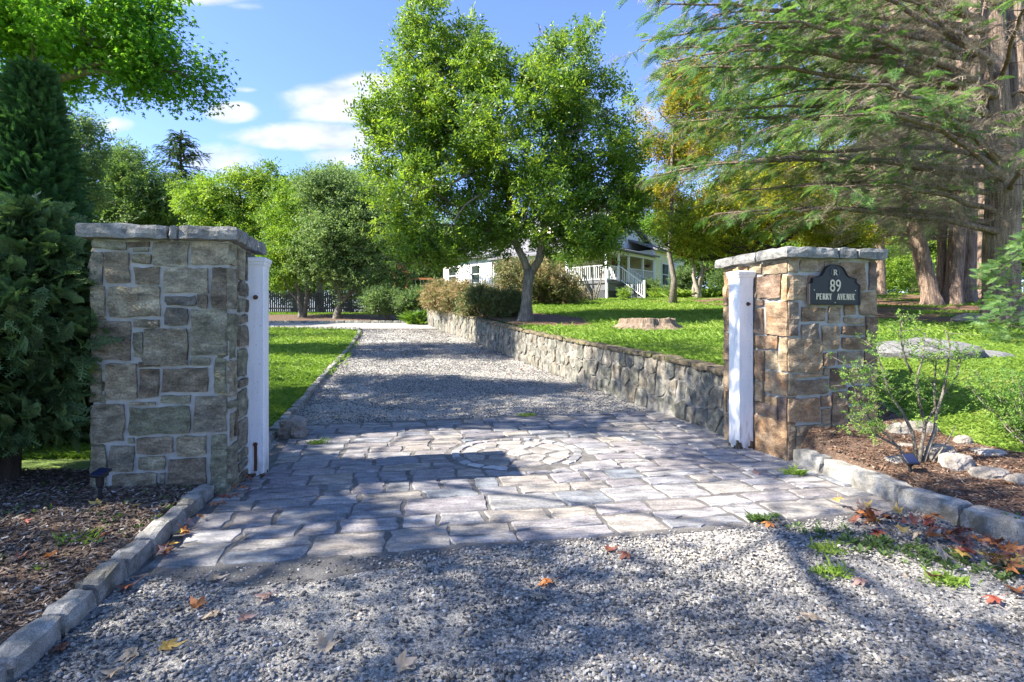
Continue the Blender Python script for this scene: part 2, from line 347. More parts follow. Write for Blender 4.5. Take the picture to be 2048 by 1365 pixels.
def grime(m, z0=.0, z1=.45):
    t = NT(m.node_tree); p = [n for n in t.n if n.type == 'BSDF_PRINCIPLED'][0]; src = p.inputs['Base Color'].links[0].from_socket
    tc = t.add('ShaderNodeTexCoord'); sp = t.add('ShaderNodeSeparateXYZ'); t.link(tc.outputs['Object'], sp.inputs[0])
    n = t.add('ShaderNodeTexNoise', i_Scale=11.0, i_Detail=6.0); mp = t.add('ShaderNodeMapping'); mp.inputs['Scale'].default_value = (2, 2, .5); t.link(tc.outputs['Object'], mp.inputs[0]); t.link(mp.outputs[0], n.inputs['Vector'])
    k = t.math('ADD', t.math('MULTIPLY', t.math('SUBTRACT', z1, sp.outputs['Z']), 1.6), t.math('MULTIPLY', t.math('SUBTRACT', n.outputs['Fac'], .5), 2.2))
    mr = t.add('ShaderNodeMapRange'); t.link(k, mr.inputs[0]); mr.inputs[1].default_value = .35; mr.inputs[2].default_value = 1.0; mr.inputs[4].default_value = .75
    c = mixc(t, mr.outputs[0], src, (.21, .19, .14)); n2 = t.add('ShaderNodeTexNoise', i_Scale=70.0, i_Detail=2.0); t.link(tc.outputs['Object'], n2.inputs['Vector'])
    m2 = t.add('ShaderNodeMapRange'); t.link(n2.outputs['Fac'], m2.inputs[0]); m2.inputs[1].default_value = .70; m2.inputs[2].default_value = .74; c = mixc(t, m2.outputs[0], c, (.3, .27, .22)); t.link(c, p.inputs['Base Color'])
grime(M['white_paint'])
M['rust'] = surf_mat('rusty_iron', [(.3, (.05, .022, .012)), (.6, (.13, .055, .03)), (.8, (.2, .09, .05))], scale=40, rough=.8, bump=.5, bscale=80, bdist=.003)
M['rot'] = surf_mat('rotten_wood', [(.3, (.035, .03, .02)), (.55, (.12, .085, .05)), (.75, (.06, .07, .03))], scale=20, bump=.9, bscale=50, bdist=.01)
M['black'] = plain('black_cast_metal', (.012, .012, .014), rough=.45, spec=.4, bump=.15)
M['gold'] = plain('pale_gold_letters', (.62, .55, .38), rough=.45, spec=.4)
M['solar'] = plain('dark_plastic', (.02, .02, .022), rough=.3, spec=.5)
M['solar_glass'] = plain('solar_cell', (.02, .025, .06), rough=.12, spec=.6)
M['bark'] = surf_mat('grey_bark', [(.3, (.07, .06, .048)), (.52, (.17, .15, .12)), (.72, (.31, .28, .23))], scale=9, bump=1.0, bscale=14, bdist=.03, streak=(2.5, 2.5, .5), world=True)
M['bark_red'] = surf_mat('hemlock_bark', [(.3, (.09, .06, .045)), (.5, (.24, .17, .125)), (.7, (.40, .31, .24))], scale=7, bump=1.0, bscale=10, bdist=.06, streak=(3, 3, .35), world=True, fine=(50, .3))
M['bark_pale'] = surf_mat('pale_bark', [(.3, (.16, .14, .11)), (.6, (.30, .265, .215)), (.8, (.4, .36, .3))], scale=6, bump=.8, bscale=12, bdist=.02, streak=(2, 2, .5), world=True)
M['bark_dark'] = surf_mat('dark_bark', [(.3, (.025, .02, .016)), (.7, (.07, .055, .042))], scale=9, bump=.8, bscale=16, bdist=.02, streak=(2, 2, .5), world=True)
M['stump'] = surf_mat('stump_wood', [(.3, (.10, .065, .042)), (.55, (.24, .18, .13)), (.75, (.40, .33, .26))], scale=6, bump=1.0, bscale=14, bdist=.04, streak=(3, 3, .4), world=True)
M['siding'] = surf_mat('cream_siding', [(.3, (.68, .65, .46)), (.7, (.78, .75, .54))], scale=2, rough=.6, bump=.1)
M['siding_white'] = surf_mat('white_siding', [(.3, (.70, .70, .69)), (.7, (.80, .80, .79))], scale=2, rough=.6, bump=.1)
M['trim'] = plain('white_trim', (.78, .78, .78), rough=.5)
M['shingle'] = surf_mat('grey_shingle', [(.3, (.10, .10, .11)), (.7, (.22, .22, .235))], scale=20, bump=.5, bscale=40, bdist=.01, streak=(1, 1, 4))
M['porch_grey'] = plain('grey_porch_paint', (.13, .13, .14), rough=.6)
M['door_red'] = plain('red_door_frame', (.33, .07, .045), rough=.5)
M['glass'] = plain('window_glass', (.035, .05, .045), rough=.05, spec=.9)
M['cedar'] = plain('cedar_play_wood', (.42, .17, .07), rough=.7)
M['fence'] = surf_mat('weathered_fence', [(.3, (.06, .05, .042)), (.7, (.12, .105, .09))], scale=4, bump=.4, streak=(4, 4, .5), objrand=.2)
M['brick'] = surf_mat('chimney_brick', [(.3, (.4, .4, .4)), (.7, (.55, .54, .53))], scale=6)

M['L_magnolia'] = leaf_mat('broad_green_leaves', [(0, (.045, .10, .018)), (.4, (.095, .19, .03)), (.75, (.18, .29, .045)), (1, (.30, .38, .07))], (1.9, 1.65, .75), tr=.5, rough=.38, spec=.45)
M['L_maple'] = leaf_mat('maple_leaves', [(0, (0.051, 0.153, 0.020)), (.5, (0.102, 0.264, 0.034)), (1, (0.238, 0.425, 0.051))], (1.9, 1.7, .8), tr=.5)
M['L_yellowgreen'] = leaf_mat('yellow_green_leaves', [(0, (0.051, 0.123, 0.017)), (.45, (0.123, 0.232, 0.032)), (1, (0.290, 0.392, 0.058))], (1.6, 1.5, .8), tr=.4)
M['L_greyish'] = leaf_mat('grey_green_leaves', [(0, (.07, .12, .045)), (.5, (.14, .215, .08)), (1, (.26, .33, .13))], (1.3, 1.4, .9), tr=.42)
M['L_dark'] = leaf_mat('dark_green_leaves', [(0, (.045, .08, .028)), (.5, (.09, .15, .045)), (1, (.17, .24, .07))], (1.4, 1.5, .8), tr=.42)
M['L_orange'] = leaf_mat('turning_leaves', [(0, (.09, .14, .025)), (.4, (.19, .23, .035)), (.6, (.46, .38, .05)), (.85, (.55, .32, .04)), (1, (.34, .14, .04))], (1.5, 1.3, .7), tr=.5)
M['L_yellow'] = leaf_mat('yellowing_leaves', [(0, (.08, .14, .02)), (.4, (.19, .25, .03)), (.75, (.42, .42, .05)), (1, (.55, .36, .04))], (1.7, 1.5, .8), tr=.6)
M['L_arb'] = leaf_mat('arborvitae_sprays', [(0, (.03, .075, .032)), (.5, (.06, .145, .055)), (1, (.12, .22, .08))], (1.3, 1.5, .8), tr=.35)
M['L_jun'] = leaf_mat('juniper_sprays', [(0, (.06, .09, .045)), (.5, (.11, .19, .08)), (1, (.22, .30, .12))], (1.4, 1.5, .8), tr=.4)
M['L_hem'] = leaf_mat('hemlock_needles', [(0, (.06, .13, .05)), (.5, (.11, .22, .075)), (1, (.24, .36, .11))], (1.4, 1.4, .8), tr=.45)
M['L_twig'] = leaf_mat('bare_twigs', [(0, (.20, .15, .11)), (.5, (.36, .29, .22)), (1, (.55, .48, .38))], (1, 1, 1), tr=.3)
M['L_bush'] = leaf_mat('reddish_shrub_leaves', [(0, (0.065, 0.104, 0.039)), (.4, (0.156, 0.182, 0.065)), (.7, (0.338, 0.247, 0.130)), (1, (0.468, 0.312, 0.195))], (1.2, 1.2, .9), tr=.35)
M['L_box'] = leaf_mat('small_shrub_leaves', [(0, (0.058, 0.130, 0.026)), (.5, (0.130, 0.247, 0.052)), (1, (0.325, 0.429, 0.091))], (1.4, 1.4, .8), tr=.4)
M['L_grass'] = leaf_mat('grass_blades', [(0, (.12, .21, .03)), (.5, (.20, .32, .05)), (.85, (.30, .40, .085)), (1, (.46, .44, .16))], (1.25, 1.3, .8), tr=.35)
M['pebble'] = tint_mat('pebbles', [(0, (.05, .049, .047)), (.3, (.125, .121, .114)), (.55, (.235, .225, .207)), (.8, (.41, .387, .345)), (.92, (.36, .27, .18)), (1, (.60, .57, .52))], rough=.75)
M['chip'] = tint_mat('bark_chips', [(0, (.03, .018, .012)), (.4, (.10, .055, .035)), (.75, (.20, .115, .07)), (1, (.33, .25, .18))], rough=.85)
M['chip_dark'] = tint_mat('dark_bark_chips', [(0, (.035, .026, .02)), (.5, (.12, .09, .07)), (.85, (.23, .18, .14)), (1, (.42, .39, .35))], rough=.85)

# ------------------------------------------------------------------ instanced "stuff"
TREES_GN = {}
def hidden_obj(name, v, f, mat, smooth=False):
    me = mesh(name, v, f, smooth); me.materials.append(mat); return bpy.data.objects.new(name, me)
def gn_group(key, variants):
    if key in TREES_GN: return TREES_GN[key]
    g = bpy.data.node_groups.new('scatter_'+key, 'GeometryNodeTree')
    g.interface.new_socket(name='Geometry', in_out='INPUT', socket_type='NodeSocketGeometry'); g.interface.new_socket(name='Geometry', in_out='OUTPUT', socket_type='NodeSocketGeometry')
    N = g.nodes; L = g.links
    gi = N.new('NodeGroupInput'); go = N.new('NodeGroupOutput'); iop = N.new('GeometryNodeInstanceOnPoints'); jg = N.new('GeometryNodeJoinGeometry')
    for vo in variants:
        oi = N.new('GeometryNodeObjectInfo'); oi.inputs['Object'].default_value = vo; oi.inputs['As Instance'].default_value = True; L.new(oi.outputs['Geometry'], jg.inputs[0])
    def att(nm, ty):
        a = N.new('GeometryNodeInputNamedAttribute'); a.data_type = ty; a.inputs[0].default_value = nm; return a.outputs[0]
    e2r = N.new('FunctionNodeEulerToRotation'); L.new(att('rot', 'FLOAT_VECTOR'), e2r.inputs[0])
    L.new(gi.outputs[0], iop.inputs['Points']); L.new(jg.outputs[0], iop.inputs['Instance']); iop.inputs['Pick Instance'].default_value = True
    L.new(att('idx', 'INT'), iop.inputs['Instance Index']); L.new(e2r.outputs[0], iop.inputs['Rotation']); L.new(att('scl', 'FLOAT_VECTOR'), iop.inputs['Scale'])
    L.new(iop.outputs[0], go.inputs[0]); TREES_GN[key] = g; return g
def scatter(name, key, variants, pts, rot, scl, tint, parent=None):
    pts = np.asarray(pts, dtype=np.float32).reshape(-1, 3); n = len(pts)
    me = bpy.data.meshes.new(name); me.vertices.add(n); me.vertices.foreach_set('co', pts.ravel())
    a = me.attributes.new('rot', 'FLOAT_VECTOR', 'POINT'); a.data.foreach_set('vector', np.asarray(rot, dtype=np.float32).ravel())
    scl = np.asarray(scl, dtype=np.float32)
    if scl.ndim == 1: scl = np.repeat(scl[:, None], 3, 1)
    a = me.attributes.new('scl', 'FLOAT_VECTOR', 'POINT'); a.data.foreach_set('vector', np.ascontiguousarray(scl).ravel())
    a = me.attributes.new('idx', 'INT', 'POINT'); a.data.foreach_set('value', RNG.integers(0, len(variants), n).astype(np.int32))
    a = me.attributes.new('tint', 'FLOAT', 'POINT'); a.data.foreach_set('value', np.asarray(tint, dtype=np.float32))
    o = link(name, me, None, parent); md = o.modifiers.new('scatter', 'NODES'); md.node_group = gn_group(key, variants)
    me.materials.append(variants[0].data.materials[0])
    o['kind'] = 'stuff'; return o
def leaf_kite(p, d, up, L, w, fold=.25):
    """two folded triangles"""
    d = d.normalized(); s = d.cross(up)
    if s.length < 1e-4: s = Vector((1, 0, 0))
    s.normalize(); n = s.cross(d)
    return [p, p+d*L*.5+s*w/2+n*fold*w*.5, p+d*L, p+d*L*.5-s*w/2+n*fold*w*.5], [(0, 1, 2), (0, 2, 3)]
def rv(a=1.0): return Vector((random.gauss(0, a), random.gauss(0, a), random.gauss(0, a)))
def cluster(name, mat, n=28, R=.32, L=.11, w=.05, flat=.5, updir=.5, stems=True):
    v = []; f = []
    nst = max(1, n//7)
    for s in range(nst):
        a = random.uniform(0, 6.283); d = Vector((math.cos(a), math.sin(a), random.uniform(-.3, .9))).normalized()
        o = Vector((random.uniform(-1, 1), random.uniform(-1, 1), random.uniform(-1, 1)*flat))*R*.5
        for k in range(7):
            q = (k+.7)/7; p = o+d*R*q*.95
            side = d.cross(Vector((0, 0, 1))).normalized()*(1 if k % 2 else -1)
            ld = (d*.6+side*.8+Vector((0, 0, random.uniform(-.4, .5)*(1+updir)))+rv(.25)).normalized()
            vv, ff = leaf_kite(p, ld, (Vector((0, 0, 1))+rv(.5)).normalized(), L*random.uniform(.7, 1.25), w*random.uniform(.8, 1.2))
            b = len(v); v += vv; f += [tuple(i+b for i in q2) for q2 in ff]
    return hidden_obj(name, v, f, mat)
def maple_outline(R=1.0):
    pts = []
    lobes = [(90, 1.0), (38, .88), (142, .88), (-12, .55), (192, .55)]
    seq = [(-90, .12), (-50, .3), (-22, .52), (-8, .34), (10, .46), (24, .50), (38, .9), (50, .56), (60, .38), (74, .62), (90, 1.0), (106, .62), (120, .38), (130, .56), (142, .9), (156, .5), (170, .46), (188, .34), (202, .52), (230, .3)]
    for a, r in seq: pts.append((math.cos(math.radians(a))*r*R, math.sin(math.radians(a))*r*R))
    return pts
def maple_cluster(name, mat, n=14, R=.34, L=.06):
    v = []; f = []; out = [maple_outline()[i] for i in (0, 2, 3, 6, 8, 10, 12, 14, 17, 18)]
    for k in range(n):
        p = Vector((random.gauss(0, R*.45), random.gauss(0, R*.45), random.gauss(0, R*.2)))
        e = Euler((random.uniform(-.7, .7), random.uniform(-.7, .7)+.0, random.uniform(0, 6.28))).to_matrix(); s = L*random.uniform(.7, 1.25)
        b = len(v); v.append(p+e@Vector((0, 0, .1*s)))
        for (x, y) in out: v.append(p+e@Vector((x*s, y*s, -.25*s*(x*x+y*y))))
        m = len(out)
        for i in range(m): f.append((b, b+1+i, b+1+(i+1) % m))
    # fine twigs
    for k in range(4):
        a = rv(R*.4); a.z *= .4; c = rv(R*.3); c.z *= .3; s = Vector((.004, 0, 0)); b = len(v); v += [a, a+s, c+s, c]; f.append((b, b+1, b+2, b+3))
    return hidden_obj(name, v, f, mat)
def spray(name, mat, L=.3, n=11, w=.013, side=.5, droop=.15, curl=.1, spread=.03):
    """feathery conifer frond along +X"""
    v = []; f = []
    def sliver(a, b, wd, up):
        d = (b-a); s = d.cross(up)
        if s.length < 1e-6: return
        s = s.normalized()*wd/2; k = len(v); v.extend([a-s, a+s, a.lerp(b, .7)+s*1.2, b, a.lerp(b, .7)-s*1.2]); f.append((k, k+1, k+2, k+3, k+4))
    up = Vector((0, 0, 1))
    pts = [Vector((L*q, math.sin(q*3)*curl*L*.3, -droop*L*q*q)) for q in np.linspace(0, 1, n+1)]
    for i in range(n): sliver(pts[i], pts[i+1]+(pts[i+1]-pts[i])*.3, w*.8, up)
    for i in range(1, n+1):
        q = i/n; ll = side*L*(1-q*.8)*min(1, q*2.5+.25)
        for s in (1, -1):
            d = Vector((.75, s*.8, random.uniform(-.18, .12))).normalized(); e = pts[i]+d*ll*random.uniform(.8, 1.1)
            sliver(pts[i], e, w, up)
            for k in (.45, .75):
                m = pts[i].lerp(e, k); sliver(m, m+Vector((.9, -s*.25, random.uniform(-.2, .3))).normalized()*ll*.42, w*.9, up)
                sliver(m, m+Vector((.35, s*.9, random.uniform(-.2, .2))).normalized()*ll*.32, w*.9, up)
    return hidden_obj(name, v, f, mat)
def twigs(name, mat, L=.5, n=9, w=.006):
    v = []; f = []
    def sliver(a, b, wd):
        d = b-a; s = d.cross(Vector((random.uniform(-.3, .3), random.uniform(-.3, .3), 1))).normalized()*wd/2; k = len(v); v.extend([a-s, a+s, b+s*.4, b-s*.4]); f.append((k, k+1, k+2, k+3))
    p = Vector((0, 0, 0)); d = Vector((1, 0, 0))
    for i in range(n):
        q = p+d*L/n; sliver(p, q, w*(1.4-i/n)); p = q; d = (d+Vector((0, random.uniform(-.25, .25), random.uniform(-.2, .12)))).normalized()
        for s in (1, -1):
            e = (d*.6+Vector((0, s*.8, random.uniform(-.35, .25)))).normalized(); l = L*.38*random.uniform(.5, 1.1)*(1-i/n*.5)
            sliver(p, p+e*l, w*.7); m = p+e*l*.5; sliver(m, m+(e+rv(.6)).normalized()*l*.5, w*.6)
    return hidden_obj(name, v, f, mat)
def dirrot(d, roll=0.0):
    """euler turning +X onto d, keeping Z up"""
    d = Vector(d).normalized(); yaw = math.atan2(d.y, d.x); pitch = -math.asin(max(-1, min(1, d.z)))
    return (Matrix.Rotation(yaw, 3, 'Z')@Matrix.Rotation(pitch, 3, 'Y')@Matrix.Rotation(roll, 3, 'X')).to_euler()

V = {}
def K(key, make, n=4):
    if key not in V: V[key] = [make(i) for i in range(n)]
    return V[key]
K('magnolia', lambda i: cluster('leafy_twig', M['L_magnolia'], n=35, R=.36, L=.14, w=.055))
K('maple', lambda i: maple_cluster('maple_twig', M['L_maple'], n=16, R=.36, L=.062))
K('yg', lambda i: cluster('leafy_twig', M['L_yellowgreen'], n=42, R=.5, L=.13, w=.075))
K('grey', lambda i: cluster('leafy_twig', M['L_greyish'], n=42, R=.5, L=.13, w=.07))
K('dark', lambda i: cluster('leafy_twig', M['L_dark'], n=42, R=.5, L=.14, w=.08))
K('orange', lambda i: cluster('leafy_twig', M['L_orange'], n=35, R=.45, L=.10, w=.06, flat=.2))
K('yellow', lambda i: cluster('leafy_twig', M['L_yellow'], n=35, R=.45, L=.10, w=.06, flat=.2))
K('arb', lambda i: spray('flat_spray', M['L_arb'], L=.21, n=9, w=.010, side=.45, droop=.2))
K('jun', lambda i: spray('flat_spray', M['L_jun'], L=.20, n=9, w=.0085, side=.45, droop=.3))
K('hem', lambda i: spray('needle_spray', M['L_hem'], L=.42, n=9, w=.013, side=.5, droop=.3))
K('twig', lambda i: twigs('bare_twig', M['L_twig'], L=.7, n=10, w=.010))
K('spruce', lambda i: spray('needle_spray', M['L_dark'], L=1.0, n=8, w=.09, side=.4, droop=.5))
K('bush', lambda i: cluster('leafy_twig', M['L_bush'], n=35, R=.2, L=.06, w=.03))
K('gbush', lambda i: cluster('leafy_twig', M['L_greyish'], n=35, R=.2, L=.06, w=.03))
K('box', lambda i: cluster('small_leaf_twig', M['L_box'], n=21, R=.075, L=.022, w=.012))
K('ygb', lambda i: cluster('leafy_twig', M['L_yellowgreen'], n=28, R=.22, L=.085, w=.035))
def tuft(i, h=.055, n=9, mat='L_grass', sp=.03, w=.005):
    v = []; f = []
    for k in range(n):
        a = random.uniform(0, 6.28); p = Vector((random.gauss(0, sp), random.gauss(0, sp), 0)); hh = h*random.uniform(.6, 1.2); d = Vector((math.cos(a), math.sin(a), 0)); s = Vector((-d.y, d.x, 0))*w/2
        b = len(v); m = p+d*hh*.35+Vector((0, 0, hh*.5)); v += [p-s, p+s, m+s*.9, p+d*hh*1.0+Vector((0, 0, hh*.72)), m-s*.9]; f.append((b, b+1, b+2, b+3, b+4))
    return hidden_obj('grass_tuft', v, f, M[mat])
K('grass', lambda i: tuft(i, h=.06, n=14, sp=.035, w=.008)); K('grassfar', lambda i: tuft(i, h=.09, n=16, sp=.10, w=.02))
K('tallgrass', lambda i: tuft(i, h=.45, n=24, sp=.08, w=.02, mat='L_yellowgreen'))
def weed(i):
    v = []; f = []
    for k in range(9):
        a = random.uniform(0, 6.28); d = Vector((math.cos(a), math.sin(a), random.uniform(.2, 1.0)))
        vv, ff = leaf_kite(Vector((0, 0, .0))+d*.012, d, Vector((0, 0, 1)), random.uniform(.03, .06), random.uniform(.015, .024)); b = len(v); v += vv; f += [tuple(j+b for j in q) for q in ff]
    return hidden_obj('weed_rosette', v, f, M['L_dark'])
K('weed', weed)
def pebble(i):
    bm = bmesh.new(); bmesh.ops.create_icosphere(bm, subdivisions=2, radius=1.0); s = Vector((random.uniform(.8, 1.2), random.uniform(.65, .95), random.uniform(.4, .6)))
    v = []
    for q in bm.verts:
        c = q.co.copy(); c = Vector((c.x*s.x, c.y*s.y, c.z*s.z)); c += Vector((noise.noise(c*1.3+Vector((i*7, 0, 0))), noise.noise(c*1.3+Vector((0, i*7, 0))), noise.noise(c*1.3+Vector((0, 0, i*7)))))*.38
        c.z = max(-.4, min(.5, c.z)); v.append(c)
    f = [tuple(q.index for q in p.verts) for p in bm.faces]; bm.free(); return hidden_obj('pebble', v, f, M['pebble'])
K('pebble', pebble, 8)
def chip(mat):
    def mk(i):
        v, f = rough_box(1.0, .28, .10, n=(3, 1, 1), r=.03, amp=.04, seed=i*3.1, freq=2.0); return hidden_obj('bark_chip', v, f, mat)
    return mk
K('chip', chip(M['chip']), 5); K('chipd', chip(M['chip_dark']), 5)

# ------------------------------------------------------------------ terrain
def ip(x, t): return float(np.interp(x, [a for a, _ in t], [b for _, b in t]))
DP = [(-5, 0), (6.5, 0), (9, .08), (11, .2), (13.5, .36), (16, .54), (18.5, .78), (22, 1.08), (26, 1.26), (30, 1.55), (34, 1.9), (45, 2.2), (90, 3.2)]
KP = [(5.3, -2.52), (6.4, -2.79), (8.3, -3.2), (10.5, -3.67), (13, -4.18), (16, -4.72), (19, -5.3), (21, -5.75), (22.5, -6.3)]
WP = [(6.55, 2.64), (7.5, 2.45), (8.5, 2.15), (9.5, 1.8), (11, 1.26), (13, .6), (16, -.4), (18.5, -1.35), (22, -2.85), (26, -4.0)]
RP = [(-5, .08), (3, .10), (4.4, .13), (5.2, .2), (5.9, .34), (6.8, .62), (7.6, .82), (9, .92), (11, 1.03), (14, 1.2), (16, 1.34), (18.5, 1.57), (22, 1.92), (26, 2.28), (33, 2.8), (45, 3.1), (90, 4.5)]
WT = [(6.55, .80), (8, .87), (9, .93), (11, 1.04), (13.5, 1.18), (16, 1.34), (18.5, 1.58), (22, 1.93), (26, 2.1)]       # wall top
RK = [(.5, 3.30), (3.0, 3.22), (3.38, 3.17), (3.9, 3.02), (4.3, 2.93), (5.08, 2.84), (5.55, 2.80)]                       # right kerb inner foot
LK = [(.8, -1.72), (2.0, -1.90), (2.5, -1.99), (2.92, -2.08), (3.24, -2.13), (3.53, -2.2), (3.83, -2.27), (4.13, -2.33), (4.44, -2.39)]
def D(y): return ip(y, DP)
def sm(q): q = max(0, min(1, q)); return q*q*(3-2*q)
def H(x, y):
    d = D(y); r = ip(y, RP)+.02*max(0, min(x, 25)-5)*sm((y-6)/6)
    left = d+.05 if y > 5.3 else .07
    if y < 5.3: left = .05+.03*sm((-2.3-x)/.6)
    if x > 0: edge = ip(y, RK) if y < 5.55 else (2.8 if y < 6.55 else None)
    if y < 6.55:
        e = ip(y, RK) if y < 5.55 else 2.95
        if x > e+.06: return r if y > 5 else r
        k = ip(y, LK) if y < 4.9 else ip(y, KP)
        if x < k-.06: return left
        return d
    if y <= 26:
        w = ip(y, WP)+.14
        k = ip(y, KP) if y < 22.5 else -6.3-(y-22.5)*3
        if x > w: return r
        if x < k-.04: return d+.03
        return d
    w = -3.9+(y-26)*-.1
    return d+(r-d)*sm((x-w)/(2.0+(y-26)*.25))
def NH(x, y):
    """micro relief"""
    return H(x, y)+.012*noise.noise(Vector((x*1.1, y*1.1, 0)))*(0 if y < 5 else 1)
def grid_sheet(name, xs, ys, mat, dz=0.0, fn=H, kind='structure', skip=None):
    v = [(x, y, fn(x, y)+dz) for y in ys for x in xs]; n = len(xs)
    f = [(j*n+i, j*n+i+1, (j+1)*n+i+1, (j+1)*n+i) for j in range(len(ys)-1) for i in range(n-1)]
    o = link(name, mesh(name, v, f, True), mat); o['kind'] = kind; return o
def row_sheet(name, ys, lf, rf, nx, mat, dz, fn=H):
    v = []; f = []
    for y in ys:
        a, b = lf(y), rf(y)
        for i in range(nx+1):
            x = a+(b-a)*i/nx; v.append((x, y, fn(x, y)+dz))
    for j in range(len(ys)-1):
        for i in range(nx):
            k = j*(nx+1)+i; f.append((k, k+1, k+nx+2, k+nx+1))
    o = link(name, mesh(name, v, f, True), mat); o['kind'] = 'structure'; return o
def base_fn(x, y):
    z = H(x, y)
    # under paving and gravel the soil lies a little lower
    if y < 26:
        k = ip(y, LK) if y < 4.9 else ip(y, KP); w = ip(y, RK) if y < 5.55 else (2.75 if y < 6.55 else ip(y, WP)+.3)
        if y >= 22.5: k = -30
        if k-.22 < x < w+(.3 if y < 5.55 else .12): z = D(y)-.05
    return z
xs = list(np.arange(-14, 18.01, .2)); xs = list(np.linspace(-400, -45, 12))+list(np.arange(-40, -14.2, 1.0))+xs+list(np.arange(18.8, 41, 1.0))+list(np.linspace(45, 400, 12))
ysb = [-60, -30, -15, -8]+list(np.arange(-5, 34, .2))+list(np.arange(34.5, 60, 1.5))+[70, 90, 130, 200, 320, 500]
grid_sheet('ground', xs, ysb, M['lawn'], 0, base_fn)
# driveway beyond the paving, then its bend to the left
def e1(s, t_): return (s*.98-t_*.2, 3.47+s*.2+t_*.98)          # paving frame
kx = lambda y: ip(y, KP) if y < 22.5 else -6.3-(y-22.5)*4.2
row_sheet('driveway', list(np.arange(5.0, 22.6, .25)), lambda y: max(-3.0, ip(y, KP)) if y < 5.4 else ip(y, KP)-.02, lambda y: 2.9 if y < 6.6 else ip(y, WP)+.1, 12, M['gravel'], .006, lambda x, y: D(y))
row_sheet('driveway_bend', list(np.arange(22.5, 27.1, .25)), lambda y: max(-24.0, -6.3-(y-22.5)*14), lambda y: ip(y, WP)+.1, 24, M['gravel'], .035 if 0 else .02, lambda x, y: D(y)+.015)
row_sheet('gravel_forecourt', list(np.arange(-6, 5.31, .3)), lambda y: ip(y, LK) if y > .8 else -1.72+(.8-y)*-1.2, lambda y: ip(y, RK) if y > .5 else 3.3+(.5-y)*1.2, 14, M['gravel'], .004, lambda x, y: 0.0)
# lawn between, mulch and needle floors
row_sheet('mulch_bed_left', list(np.arange(-3, 4.91, .3)), lambda y: -4.6-.3*math.sin(y), lambda y: ip(y, LK)-.04, 10, M['mulch'], .03)
row_sheet('mulch_bed_right', list(np.arange(-3, 6.3, .25)), lambda y: (ip(y, RK)+.05) if y < 5.6 else 3.0, lambda y: 4.75+.25*math.sin(y*2)-(0 if y < 5 else (y-5)*.45), 12, M['mulch'], .035)
row_sheet('needle_floor', list(np.arange(10.5, 30, .5)), lambda y: 10.5+.8*math.sin(y*.9)-(y-14)*.25, lambda y: 34+0*y, 30, M['needles'], .03)
row_sheet('tree_bed', list(np.arange(27.3, 33.5, .3)), lambda y: -26.0, lambda y: -3.6+.3*math.sin(y), 40, M['mulch'], .05)
row_sheet('soil_under_tree', list(np.arange(14.8, 25, .3)), lambda y: ip(y, WP)+.36, lambda y: ip(y, WP)+1.5+2.2*max(0, 1-abs(y-18)/5)+(.15*math.sin(y*3)), 8, M['needles'], .02)

# ------------------------------------------------------------------ light map wanted on the ground (only used to decide where the off-frame tree has gaps)
LIT = [(-2.6, 9.6, .4, .2), (.1, 2.9, .5, .12), (-1.1, 2.9, .3, .08), (-2.9, 3.7, .3, .2), (-3.4, 4.2, .4, .15), (-6.5, 12.3, 2.5, .35), (-7, 16.5, 3, .4), (-8.5, 20.5, 4, .5), (-4.4, 9.4, .9, .2), (-4.0, 7.6, .8, .15), (1.75, 4.6, .9, .4), (-.3, 5.0, .35, .2), (1.7, 6.9, .5, .4), (-.6, 3.9, .35, .2), (-.2, 6.2, 1.5, .75), (.9, 5.6, .8, .5), (.55, 4.25, 1.15, .55), (1.5, 3.75, .9, .3), (2.1, 4.6, .8, .35), (-1.65, 3.6, .6, .2), (-1.35, 6.7, .5, .3),
       (1.7, 3.1, .75, .28), (.6, 3.35, .5, .1), (-.5, 2.42, .38, .14), (1.35, 2.55, .45, .12), (2.6, 2.75, .25, .2), (3.6, 5.0, .7, .5), (4.6, 6.0, .8, .4), (4.4, 8.0, 1.2, .5), (-2.2, 3.35, .12, .25),
       (-1.0, 12.6, 2.6, 1.1), (-1.6, 11.2, 1.4, .35), (-.5, 9.2, .5, .14), (-2.0, 8.9, .5, .16), (.7, 9.0, .5, .12), (-1.5, 15.1, 1.0, .25), (-3.2, 16.5, 1.0, .2), (-3, 20, 2.4, 1.8), (-5, 10.4, 1.6, .4), (-6, 14.2, 2.5, .8), (-8, 18, 4, 1.0), (-5.0, 8.2, 1.2, .22)]
def lit(x, y):
    n = noise.noise(Vector((x*1.4, y*1.6, 3)))
    for (cx, cy, rx, ry) in LIT:
        if ((x-cx)/rx)**2+((y-cy)/ry)**2 < 1.45+n*1.0: return True
    return False

